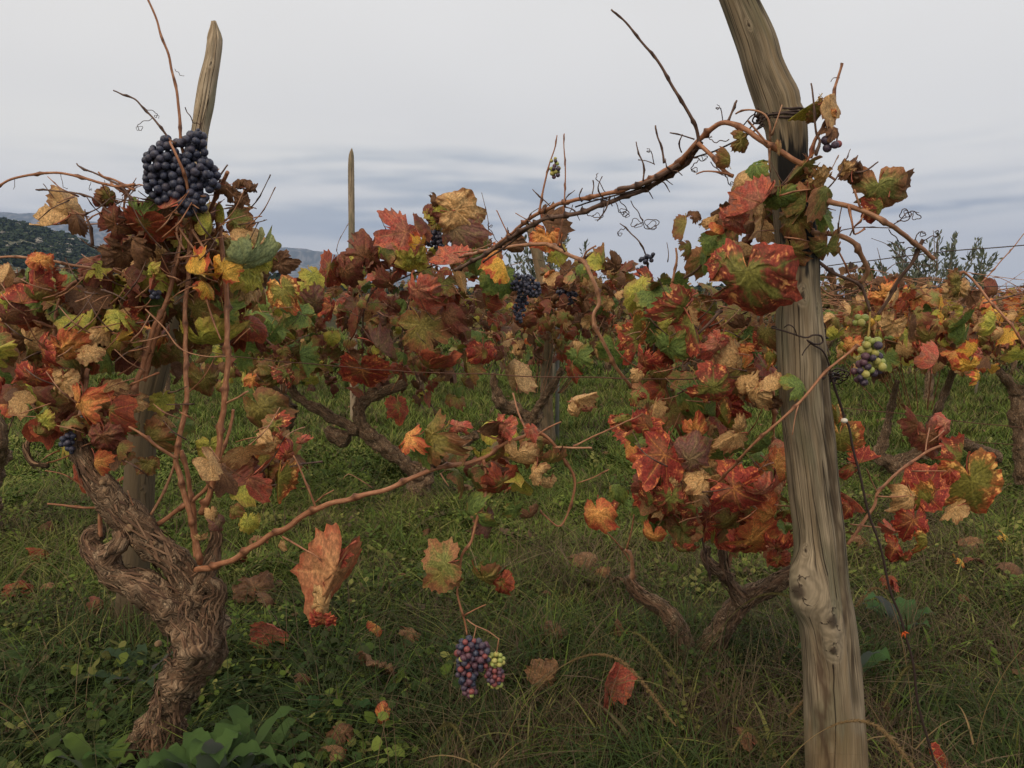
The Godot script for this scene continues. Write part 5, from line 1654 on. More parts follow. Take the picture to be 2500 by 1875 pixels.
	# leaves one can tell apart
	var H := [
		[157, 492, 1.5, 108, 105, "tan", "fold", 25, 10], [112, 552, 1.5, 120, 190, "tan", "fold"], [190, 540, 1.5, 70, -80, "drybrown", "fold"], [238, 488, 1.5, 72, 180, "maroon", "roll"], [272, 478, 1.5, 56, 20, "olive", "crumple"],
		[347, 515, 1.5, 95, 60, "green", "cup"], [358, 560, 1.48, 118, -100, "darkred", "flat"], [412, 508, 1.48, 84, 20, "pinkred", "fold"], [266, 552, 1.5, 110, 200, "maroon", "cup"], [322, 596, 1.5, 130, 180, "drybrown", "roll"], [300, 630, 1.52, 100, -90, "drybrown", "crumple"],
		[96, 625, 1.5, 70, 90, "orange", "crumple"], [83, 672, 1.5, 95, 90, "red", "fold"], [18, 668, 1.5, 64, 60, "tan", "fold"], [550, 648, 1.48, 92, 70, "yellow", "cup"], [463, 668, 1.47, 140, 200, "yellow", "fold"], [510, 705, 1.48, 64, -60, "yellow", "fold"],
		[365, 662, 1.48, 56, 90, "yelgreen", "crumple"], [370, 696, 1.48, 66, -110, "pinkred", "fold"], [622, 648, 1.5, 130, -30, "greygreen", "cup"], [640, 625, 1.53, 90, 20, "yelgreen", "cup"], [687, 648, 1.54, 74, -50, "drybrown", "crumple"], [612, 575, 1.53, 84, -60, "tan", "cup"], [580, 535, 1.53, 86, 0, "browngreen", "crumple"],
		[564, 458, 1.53, 80, -20, "drybrown", "roll"], [594, 440, 1.52, 62, 20, "drybrown", "roll"], [593, 486, 1.52, 44, -80, "drybrown", "crumple"], [612, 468, 1.52, 50, -50, "drybrown", "roll"], [513, 553, 1.5, 66, 60, "yelgreen", "fold"], [548, 520, 1.53, 54, -80, "yelgreen", "fold"],
		[506, 842, 1.56, 150, -80, "yelgreen", "cup"], [485, 765, 1.58, 100, -80, "olive", "flat"], [540, 780, 1.6, 100, -90, "green", "cup"], [289, 766, 1.5, 86, 90, "yelgreen", "cup"], [220, 781, 1.5, 62, 60, "yelgreen", "fold"], [181, 785, 1.52, 76, 100, "yelgreen", "cup"], [325, 795, 1.5, 54, -90, "rimred", "flat"],
		[250, 817, 1.5, 66, -80, "tan", "crumple"], [300, 825, 1.5, 60, 30, "yellow", "fold"], [170, 860, 1.48, 112, -60, "orange", "crumple"], [217, 852, 1.48, 70, 40, "tan", "crumple"], [101, 866, 1.5, 106, -120, "red", "cup"], [40, 740, 1.5, 112, 170, "red", "fold"], [22, 781, 1.52, 84, -90, "maroon", "cup"], [137, 697, 1.54, 90, 150, "darkred", "crumple"], [94, 734, 1.5, 82, -90, "olive", "cup"],
		[192, 1001, 1.49, 134, -110, "orange", "cup"], [152, 945, 1.5, 94, -90, "tan", "crumple"], [87, 938, 1.52, 106, -100, "red", "cup"], [264, 1018, 1.48, 112, -95, "darkred", "fold"], [231, 1138, 1.47, 80, -100, "orange", "fold"], [253, 1075, 1.48, 92, -90, "maroon", "crumple"], [285, 1100, 1.49, 60, -80, "olive", "fold"], [105, 1026, 1.52, 52, 90, "yelgreen", "crumple"], [94, 1062, 1.52, 56, -90, "olive", "roll"],
		[369, 1081, 1.55, 104, -60, "olive", "cup"], [362, 1140, 1.53, 62, -90, "olive", "crumple"], [500, 938, 1.62, 96, -90, "olive", "cup"], [398, 983, 1.66, 64, -90, "yelgreen", "flat"], [300, 960, 1.53, 70, 170, "drybrown", "roll"], [330, 985, 1.54, 60, -60, "tan", "crumple"],
		[665, 1036, 1.43, 82, 165, "rimred", "crumple"], [668, 1092, 1.43, 90, -90, "tan", "crumple"], [600, 1178, 1.42, 132, 205, "pinkred", "fold"], [680, 1180, 1.42, 120, -100, "rimyellow", "fold"], [708, 1100, 1.43, 80, 50, "red", "roll"], [742, 1078, 1.43, 44, 0, "pinkred", "roll"],
		[604, 1282, 1.5, 66, -90, "yelgreen", "cup"], [572, 1250, 1.5, 46, -60, "olive", "crumple"], [535, 1280, 1.52, 54, -90, "purple", "cup"], [517, 1255, 1.51, 40, -90, "tan", "cup"], [492, 1318, 1.51, 36, -90, "tan", "crumple"], [683, 1334, 1.5, 36, -90, "tan", "crumple"],
		[806, 1425, 1.4, 262, -112, "russet", "tight", -14, -4], [780, 1490, 1.41, 130, -115, "tan", "roll", -20, 0], [827, 1350, 1.42, 60, 80, "red", "crumple"], [786, 1522, 1.4, 74, -100, "red", "crumple"],
		[1040, 1070, 1.42, 165, 200, "olive", "cup"], [990, 1068, 1.41, 92, 185, "orange", "cup"], [1030, 1110, 1.425, 90, -90, "green", "flat"], [1127, 1040, 1.42, 72, 0, "pinkred", "roll"], [1235, 1030, 1.44, 116, 10, "drybrown", "fold"], [1230, 1052, 1.43, 84, -90, "pinkred", "crumple"], [1300, 1056, 1.44, 56, -80, "pinkred", "fold"],
		[1264, 1120, 1.44, 92, -100, "tan", "cup"], [1300, 1158, 1.44, 80, -110, "tan", "roll"], [1224, 1192, 1.44, 116, -100, "darkred", "cup"], [1206, 1152, 1.445, 64, -60, "purple", "flat"], [1148, 1257, 1.46, 124, 200, "green", "cup"], [1195, 1280, 1.46, 84, -90, "purple", "cup"], [1258, 1248, 1.46, 56, -80, "green", "flat"], [1297, 1262, 1.46, 56, -70, "drybrown", "cup"], [1347, 1131, 1.46, 76, -60, "olive", "cup"], [1345, 1185, 1.47, 52, -90, "tan", "crumple"], [1180, 1125, 1.46, 70, -90, "yelgreen", "cup"],
		[1072, 1377, 1.43, 116, 190, "browngreen", "flat"], [1083, 1410, 1.43, 96, -90, "olive", "flat"], [1199, 1384, 1.45, 70, -60, "green", "flat"], [1185, 1420, 1.44, 96, -80, "olive", "cup"], [1230, 1430, 1.44, 70, -60, "darkred", "crumple"], [1459, 1263, 1.5, 100, -80, "orange", "cup"], [1416, 972, 1.48, 84, 20, "tan", "fold"], [1402, 1012, 1.48, 64, -110, "tan", "roll"], [1440, 1005, 1.48, 40, -40, "maroon", "roll"],
	]
	for q in H: hero(v, q[0], q[1], q[2], q[3] * (0.84 if q[3] < 150 else 0.8), q[4], q[5], q[6], q[7] if q.size() > 7 else 999.0, q[8] if q.size() > 8 else 999.0)
	# and the thicket behind them
	var mixed := {"maroon": 3, "drybrown": 4, "olive": 6, "yelgreen": 3, "darkred": 2, "tan": 3, "red": 0.6, "orange": 0.7, "green": 2, "browngreen": 4}
	fill(v, [[420, 620, 150, 75, 1.6, 1.9, 72], [270, 705, 150, 80, 1.55, 1.85, 54], [560, 640, 90, 70, 1.6, 1.85, 30], [430, 530, 100, 40, 1.54, 1.7, 30]], {"maroon": 4, "drybrown": 4, "olive": 4, "yelgreen": 3, "darkred": 2, "tan": 2, "green": 2}, 0.036, 0.078)
	fill(v, [[200, 800, 170, 100, 1.57, 1.95, 64], [60, 800, 120, 150, 1.57, 1.95, 48], [430, 770, 150, 100, 1.74, 2.05, 36]], mixed, 0.036, 0.078)
	fill(v, [[150, 960, 130, 90, 1.56, 1.85, 34], [230, 1060, 90, 90, 1.52, 1.7, 20], [380, 960, 120, 110, 1.7, 2.0, 14], [560, 760, 80, 100, 1.66, 1.9, 26], [620, 1120, 110, 90, 1.44, 1.6, 14], [1200, 1120, 110, 80, 1.45, 1.55, 14]], mixed, 0.04, 0.078)
	join_rest(v)
	twigs(v, [[400, 620, 180, 100, 1.46, 1.6, 44], [200, 780, 180, 120, 1.46, 1.6, 44], [330, 500, 170, 50, 1.48, 1.56, 28], [560, 520, 60, 60, 1.5, 1.58, 10], [300, 1020, 200, 130, 1.48, 1.6, 22], [680, 1110, 120, 90, 1.42, 1.5, 8]], ["cane_pale", "cane_red", "cane_dark"], 2.0)


func build_right_vine() -> void:
	var v := thing("grapevine", "vine with red leaves edged in yellow, growing against the leaning post", "grapevine", ground_under(1700, 2.15))
	trunk(v, "trunk", [[1705, 1720, 2.15, 40], [1702, 1640, 2.15, 34], [1712, 1600, 2.15, 30]], 60)
	trunk(v, "arm", [[1702, 1640, 2.14, 26], [1672, 1585, 2.12, 24], [1648, 1524, 2.1, 21], [1618, 1488, 2.1, 20], [1572, 1460, 2.1, 18], [1546, 1434, 2.1, 16], [1532, 1408, 2.1, 11]], 130)
	trunk(v, "arm", [[1715, 1612, 2.15, 28], [1748, 1557, 2.12, 28], [1782, 1503, 2.1, 26], [1828, 1458, 2.08, 22], [1886, 1427, 2.05, 20], [1940, 1388, 2.02, 17], [1975, 1350, 2.02, 14]], 160)
	trunk(v, "spur", [[1815, 1470, 2.08, 20], [1790, 1434, 2.07, 17], [1765, 1402, 2.06, 16], [1738, 1384, 2.06, 14], [1722, 1358, 2.07, 12], [1730, 1335, 2.08, 8]], 60)
	trunk(v, "spur", [[1776, 1412, 2.06, 13], [1768, 1370, 2.05, 12], [1764, 1330, 2.04, 9]], 30)
	knot_scar(v, 1663, 1573, 2.092, 8)
	cane(v, [[1541, 1415, 2.1], [1545, 1385, 2.09], [1540, 1355, 2.08], [1526, 1342, 2.08]], 9, 5, "cane_pale")
	cane(v, [[1536, 1370, 2.08], [1510, 1330, 2.06], [1470, 1290, 2.04]], 3.6, 2.4, "cane_red")
	cane(v, [[1530, 1340, 2.08], [1538, 1310, 2.07], [1548, 1250, 2.06], [1555, 1150, 2.05]], 3.5, 2, "cane_red")
	cane(v, [[1762, 1340, 2.05], [1750, 1290, 2.02], [1738, 1220, 2.0], [1715, 1120, 1.95], [1660, 1060, 1.9], [1640, 990, 1.88], [1620, 940, 1.86], [1612, 930, 1.86]], 7, 5, "cane_red")
	cane(v, [[1620, 940, 1.86], [1600, 870, 1.86], [1598, 780, 1.86], [1602, 700, 1.86]], 5, 3, "cane_dark")
	cane(v, [[1745, 1290, 2.02], [1715, 1290, 1.98], [1670, 1272, 1.95], [1634, 1258, 1.93]], 3, 2, "cane_red")
	cane(v, [[1760, 1290, 2.03], [1830, 1308, 1.95], [1900, 1316, 1.88], [1938, 1290, 1.8]], 3, 2, "cane_red")
	cane(v, [[1775, 1380, 2.06], [1800, 1310, 2.04], [1850, 1220, 2.0], [1880, 1120, 1.95], [1890, 1000, 1.9], [1870, 880, 1.85], [1860, 760, 1.8], [1885, 660, 1.76], [1900, 600, 1.73], [1925, 560, 1.7]], 8, 5, "cane_red")
	cane(v, [[1925, 1300, 2.0], [1905, 1250, 1.98], [1880, 1200, 1.96]], 3, 2, "cane_red")
	cane(v, [[1735, 1420, 2.06], [1710, 1290, 2.0], [1690, 1200, 1.96], [1680, 1060, 1.93]], 4, 3, "cane_dark")
	# the thin cane slanting across the post
	cane(v, [[2096, 842, 1.4], [2080, 855, 1.4], [2014, 910, 1.38], [1956, 978, 1.37], [1902, 1029, 1.37], [1833, 1091, 1.4], [1794, 1134, 1.45], [1740, 1190, 1.55]], 3, 3.6, "cane_red")
	cane(v, [[1952, 982, 1.37], [1942, 1015, 1.36], [1934, 1062, 1.36]], 1.6, 1.2, "cane_pale")
	# old bare canes over the top
	cane(v, [[1975, 405, 1.42], [1930, 385, 1.42], [1866, 350, 1.43], [1820, 318, 1.45], [1772, 298, 1.48], [1735, 315, 1.5], [1708, 342, 1.52], [1660, 392, 1.55], [1580, 440, 1.6], [1500, 470, 1.65], [1420, 484, 1.7], [1345, 506, 1.78], [1280, 545, 1.85], [1230, 585, 1.92], [1185, 612, 2.0], [1130, 625, 2.1]], 6.8, 5.6, "cane_red", "cane", 0.07)
	cane(v, [[1712, 345, 1.53], [1665, 405, 1.56], [1590, 452, 1.61], [1500, 490, 1.66], [1410, 520, 1.72], [1330, 535, 1.8], [1270, 565, 1.86], [1220, 600, 1.94], [1150, 640, 2.02], [1110, 660, 2.06]], 7, 6, "cane_dark", "cane", 0.05)
	cane(v, [[1660, 400, 1.55], [1620, 425, 1.57], [1560, 452, 1.61], [1510, 462, 1.64]], 6, 6, "cane_dark", "cane", 0.05)
	cane(v, [[1300, 548, 1.83], [1250, 590, 1.9], [1180, 640, 2.0]], 4, 3, "cane_dark")
	cane(v, [[1705, 355, 1.52], [1698, 306, 1.51], [1664, 248, 1.5], [1631, 190, 1.5], [1605, 147, 1.5], [1562, 98, 1.5], [1528, 55, 1.5], [1492, 23, 1.5]], 4.6, 2.2, "cane_dark", "cane", 0.045)
	cane(v, [[1705, 350, 1.51], [1740, 385, 1.49], [1765, 412, 1.47], [1790, 430, 1.46]], 6, 5, "cane_red")
	cane(v, [[1785, 428, 1.46], [1750, 420, 1.46], [1718, 418, 1.47], [1700, 425, 1.47]], 2.4, 1.8, "cane_red")
	cane(v, [[1776, 297, 1.48], [1788, 272, 1.48], [1799, 245, 1.48]], 3, 2.2, "cane_dark", "cane", 0.03)
	cane(v, [[1622, 398, 1.57], [1616, 360, 1.57], [1606, 335, 1.57], [1600, 306, 1.57]], 3, 2, "cane_dark", "cane", 0.03)
	cane(v, [[1570, 442, 1.6], [1572, 405, 1.6], [1560, 375, 1.6], [1553, 346, 1.6]], 2.4, 1.4, "cane_dark", "cane", 0.03)
	cane(v, [[1596, 400, 1.6], [1578, 393, 1.6], [1558, 390, 1.6]], 1.4, 1, "cane_dark")
	cane(v, [[1695, 340, 1.52], [1665, 330, 1.51], [1635, 324, 1.51]], 2, 1.4, "cane_dark")
	cane(v, [[1664, 372, 1.54], [1658, 350, 1.53], [1666, 328, 1.53]], 2, 1.4, "cane_dark")
	cane(v, [[1874, 350, 1.42], [1846, 318, 1.42], [1825, 294, 1.42]], 2.6, 2, "cane_red")
	cane(v, [[1880, 345, 1.4], [1880, 310, 1.39], [1868, 280, 1.39], [1840, 268, 1.4], [1810, 270, 1.41], [1796, 278, 1.42]], 2.6, 2, "cane_pale")
	cane(v, [[1884, 330, 1.39], [1895, 300, 1.38], [1909, 256, 1.38]], 2.2, 1.5, "cane_pale")
	cane(v, [[1879, 362, 1.42], [1878, 395, 1.42], [1880, 420, 1.43]], 2.4, 2, "cane_pale")
	cane(v, [[1978, 385, 1.42], [1990, 345, 1.42], [2012, 305, 1.42], [2030, 260, 1.42], [2040, 210, 1.42], [2056, 155, 1.42]], 5, 3, "cane_red", "cane", 0.05)
	cane(v, [[1992, 380, 1.4], [2002, 345, 1.4], [1994, 330, 1.4], [1988, 280, 1.39], [1984, 240, 1.39], [1980, 203, 1.39]], 3.4, 1.8, "cane_dark", "cane", 0.06)
	cane(v, [[2050, 190, 1.42], [2035, 190, 1.42], [2028, 200, 1.42]], 1.2, 0.8, "cane_dark")
	cane(v, [[1950, 470, 1.45], [1985, 480, 1.42], [2021, 492, 1.4], [2060, 498, 1.4], [2097, 510, 1.4], [2166, 545, 1.4], [2200, 568, 1.42], [2235, 594, 1.45], [2280, 632, 1.48]], 6.6, 5.6, "cane_pale", "cane", 0.1)
	cane(v, [[1940, 568, 1.48], [1989, 570, 1.46], [2043, 574, 1.45], [2086, 595, 1.45], [2102, 625, 1.46], [2119, 660, 1.48], [2100, 690, 1.5]], 6.6, 6, "cane_pale", "cane", 0.09)
	cane(v, [[1965, 610, 1.5], [1976, 624, 1.48], [2029, 662, 1.47], [2065, 678, 1.48], [2100, 700, 1.5], [2118, 740, 1.5], [2124, 760, 1.5]], 5, 3.4, "cane_dark")
	cane(v, [[2124, 750, 1.5], [2122, 790, 1.5], [2120, 825, 1.5]], 2.4, 2.2, "petiole_green", "peduncle")
	cane(v, [[2254, 585, 1.46], [2225, 646, 1.47], [2187, 695, 1.49], [2165, 735, 1.5], [2144, 768, 1.51]], 5, 4, "cane_dark")
	cane(v, [[2102, 512, 1.4], [2094, 490, 1.39], [2085, 462, 1.39]], 3, 2.6, "cane_pale")
	cane(v, [[2110, 515, 1.4], [2100, 540, 1.4], [2085, 555, 1.41], [2075, 575, 1.43]], 2, 1.6, "cane_red")
	cane(v, [[2070, 500, 1.39], [2078, 535, 1.38], [2082, 560, 1.38], [2088, 572, 1.4], [2112, 558, 1.4]], 2.8, 2, "cane_red")
	cane(v, [[2055, 505, 1.4], [2050, 530, 1.4], [2046, 570, 1.41], [2055, 562, 1.41], [2100, 555, 1.42], [2160, 556, 1.43], [2190, 558, 1.43]], 1.4, 1.2, "cane_dark", "tendril")
	cane(v, [[2040, 600, 1.46], [2060, 640, 1.46], [2075, 675, 1.47]], 2.4, 2, "cane_red")
	cane(v, [[2000, 700, 1.5], [2030, 720, 1.5], [2080, 716, 1.5], [2130, 690, 1.5]], 2.4, 1.6, "cane_red")
	cane(v, [[1903, 478, 1.4], [1950, 466, 1.39], [2000, 460, 1.38]], 2.4, 2, "cane_red")
	cane(v, [[2055, 418, 1.42], [2092, 420, 1.4], [2118, 415, 1.4], [2144, 395, 1.4]], 3, 1.6, "cane_dark")
	cane(v, [[1940, 440, 1.44], [1965, 425, 1.43], [2010, 425, 1.42], [2040, 440, 1.42]], 4, 3, "cane_pale")
	# the shoot with berries that rises left of the post, and the drooping bent cane
	cane(v, [[1585, 680, 1.9], [1582, 650, 1.88], [1575, 620, 1.86], [1560, 590, 1.85], [1540, 570, 1.85], [1528, 555, 1.85], [1513, 545, 1.85]], 3, 1.4, "cane_dark", "cane", 0.05)
	cane(v, [[1335, 596, 1.95], [1380, 618, 1.93], [1418, 634, 1.9], [1440, 665, 1.88], [1452, 695, 1.87], [1462, 725, 1.87], [1462, 745, 1.87], [1450, 770, 1.87], [1455, 805, 1.87], [1468, 830, 1.87], [1490, 870, 1.88], [1520, 918, 1.9], [1545, 945, 1.92]], 7, 5.5, "cane_pale", "cane", 0.085)
	cane(v, [[1424, 630, 1.9], [1432, 615, 1.89], [1455, 600, 1.88]], 3.6, 2.6, "cane_red")
	cane(v, [[1424, 632, 1.9], [1440, 620, 1.9], [1446, 614, 1.9]], 3, 2, "cane_dark")
	cane(v, [[1380, 615, 1.93], [1372, 600, 1.92], [1364, 578, 1.92]], 3, 1.8, "cane_dark")
	cane(v, [[1130, 625, 2.1], [1200, 610, 2.05], [1270, 600, 2.0], [1335, 596, 1.95]], 5, 6, "cane_pale")
	cane(v, [[1640, 690, 1.8], [1652, 640, 1.8], [1650, 605, 1.8]], 4, 3, "cane_pale")
	cane(v, [[1630, 640, 1.9], [1632, 620, 1.9], [1628, 592, 1.9]], 1.6, 1, "cane_dark")
	cane(v, [[1670, 680, 1.75], [1710, 650, 1.72], [1725, 600, 1.7], [1745, 570, 1.7]], 4, 3, "cane_dark")
	cane(v, [[1760, 760, 1.56], [1730, 790, 1.54], [1705, 815, 1.53]], 4, 4, "cane_dark")
	# shoots standing on the arching canes
	for q in [[1680, 385, 1.54], [1640, 418, 1.56], [1600, 440, 1.59], [1560, 458, 1.62], [1520, 470, 1.64], [1470, 482, 1.67], [1420, 492, 1.7], [1380, 505, 1.74], [1330, 522, 1.79], [1290, 548, 1.83], [1250, 575, 1.89]]:
		for k in 2:
			var w := rng.randf_range(18, 52)
			var a := rng.randf_range(-2.6, 0.6)
			cane(v, [[q[0], q[1], q[2]], [q[0] + cos(a) * w * 0.5, q[1] + sin(a) * w * 0.5, q[2] - 0.01], [q[0] + cos(a + 0.4) * w, q[1] + sin(a + 0.4) * w, q[2] - 0.01]], 2.0, 1.0, "cane_dark", "side_shoot", 0.03)
	cane(v, [[1315, 520, 1.8], [1325, 470, 1.8], [1333, 430, 1.8], [1336, 420, 1.8], [1345, 390, 1.8], [1356, 355, 1.8], [1360, 330, 1.8]], 3.4, 1.6, "cane_red", "cane", 0.06)
	cane(v, [[1362, 600, 1.8], [1370, 560, 1.79], [1374, 520, 1.79], [1380, 460, 1.79], [1380, 400, 1.79], [1376, 350, 1.79], [1378, 326, 1.79]], 3, 1.4, "cane_red", "cane", 0.05)
	cane(v, [[1250, 585, 1.9], [1235, 560, 1.9], [1212, 513, 1.9]], 2.6, 1.8, "cane_red")
	cane(v, [[1330, 560, 1.82], [1300, 545, 1.82], [1258, 520, 1.82]], 2, 1.4, "cane_pale")
	cane(v, [[1345, 505, 1.78], [1330, 490, 1.78], [1312, 475, 1.78], [1300, 462, 1.78]], 2, 1.4, "cane_dark")
	cane(v, [[1445, 478, 1.69], [1450, 455, 1.69], [1448, 440, 1.69]], 2, 1.4, "cane_dark")
	cane(v, [[1490, 478, 1.66], [1480, 510, 1.66], [1458, 540, 1.67]], 3, 1.4, "cane_dark")
	cluster(v, [[1356, 415, 9, 20], [1352, 392, 6, 8]], 1.8, 10, M.berry_green + M.berry_green + M.berry_purple, 51, 120)
	cluster(v, [[1578, 635, 15, 10], [1590, 628, 9, 8]], 1.86, 11, M.berry, 52, 120)
	cluster(v, [[1568, 660, 13, 8]], 1.86, 10.5, M.berry, 53, 80)
	cluster(v, [[2022, 342, 6, 6], [2024, 360, 8, 8], [2040, 350, 10, 10]], 1.4, 21, M.berry_red + M.berry_purple, 54, 60)
	cluster(v, [[2126, 850, 22, 24], [2120, 880, 24, 26], [2104, 912, 18, 24], [2140, 890, 14, 24]], 1.5, 19, M.berry_green + M.berry_green + M.berry_purple, 55, 420)
	cluster(v, [[2096, 788, 12, 14], [2112, 778, 8, 8]], 1.52, 19, M.berry_green, 56, 24)
	cluster(v, [[2030, 920, 18, 10]], 1.5, 10, M.berry, 57, 60)
	for q in [[1700, 345, 1.52, 20, -10, 7, 1.2], [1766, 300, 1.48, -6, -32, 6, 1.3], [1690, 380, 1.53, 20, 12, 10, 1.2], [1705, 390, 1.52, -14, 16, 9, 1.7], [1780, 340, 1.46, -30, 8, 12, 0.6], [1598, 402, 1.58, -8, -30, 5, 1.6], [1500, 480, 1.65, 10, 34, 9, 2.2], [1478, 490, 1.66, -6, 34, 12, 1.4], [1510, 484, 1.65, 22, 30, 9, 1.8], [1540, 490, 1.64, 24, 40, 16, 1.8], [1560, 520, 1.64, 12, 30, 18, 2.6], [1526, 556, 1.85, -14, 8, 7, 1.4], [1420, 500, 1.72, 14, 24, 7, 0.6], [1440, 480, 1.7, 30, 12, 6, 1.0], [1215, 590, 1.92, -20, -30, 6, 1.5], [1480, 470, 1.66, -22, -30, 8, 0.5], [1398, 500, 1.74, -10, 30, 5, 1.6],
		[2168, 548, 1.4, 40, -8, 16, 2.2], [2190, 540, 1.4, 30, -22, 16, 1.2], [2230, 590, 1.45, 12, -20, 9, 1.6], [2250, 585, 1.45, 34, -8, 8, 1.2], [2170, 560, 1.42, 24, 30, 6, 0.8], [2240, 600, 1.45, -30, 10, 10, 0.8], [1735, 395, 1.48, 26, 30, 8, 1.2], [1770, 420, 1.47, 8, 26, 7, 1.4], [1850, 262, 1.41, 10, 20, 5, 0.6], [2108, 680, 1.5, 12, 26, 9, 1.0], [2050, 700, 1.5, 24, 20, 10, 1.2], [2010, 690, 1.5, 20, 16, 12, 1.4]]:
		curl(v, q[0], q[1], q[2], q[3], q[4], q[5], q[6], 0.9)
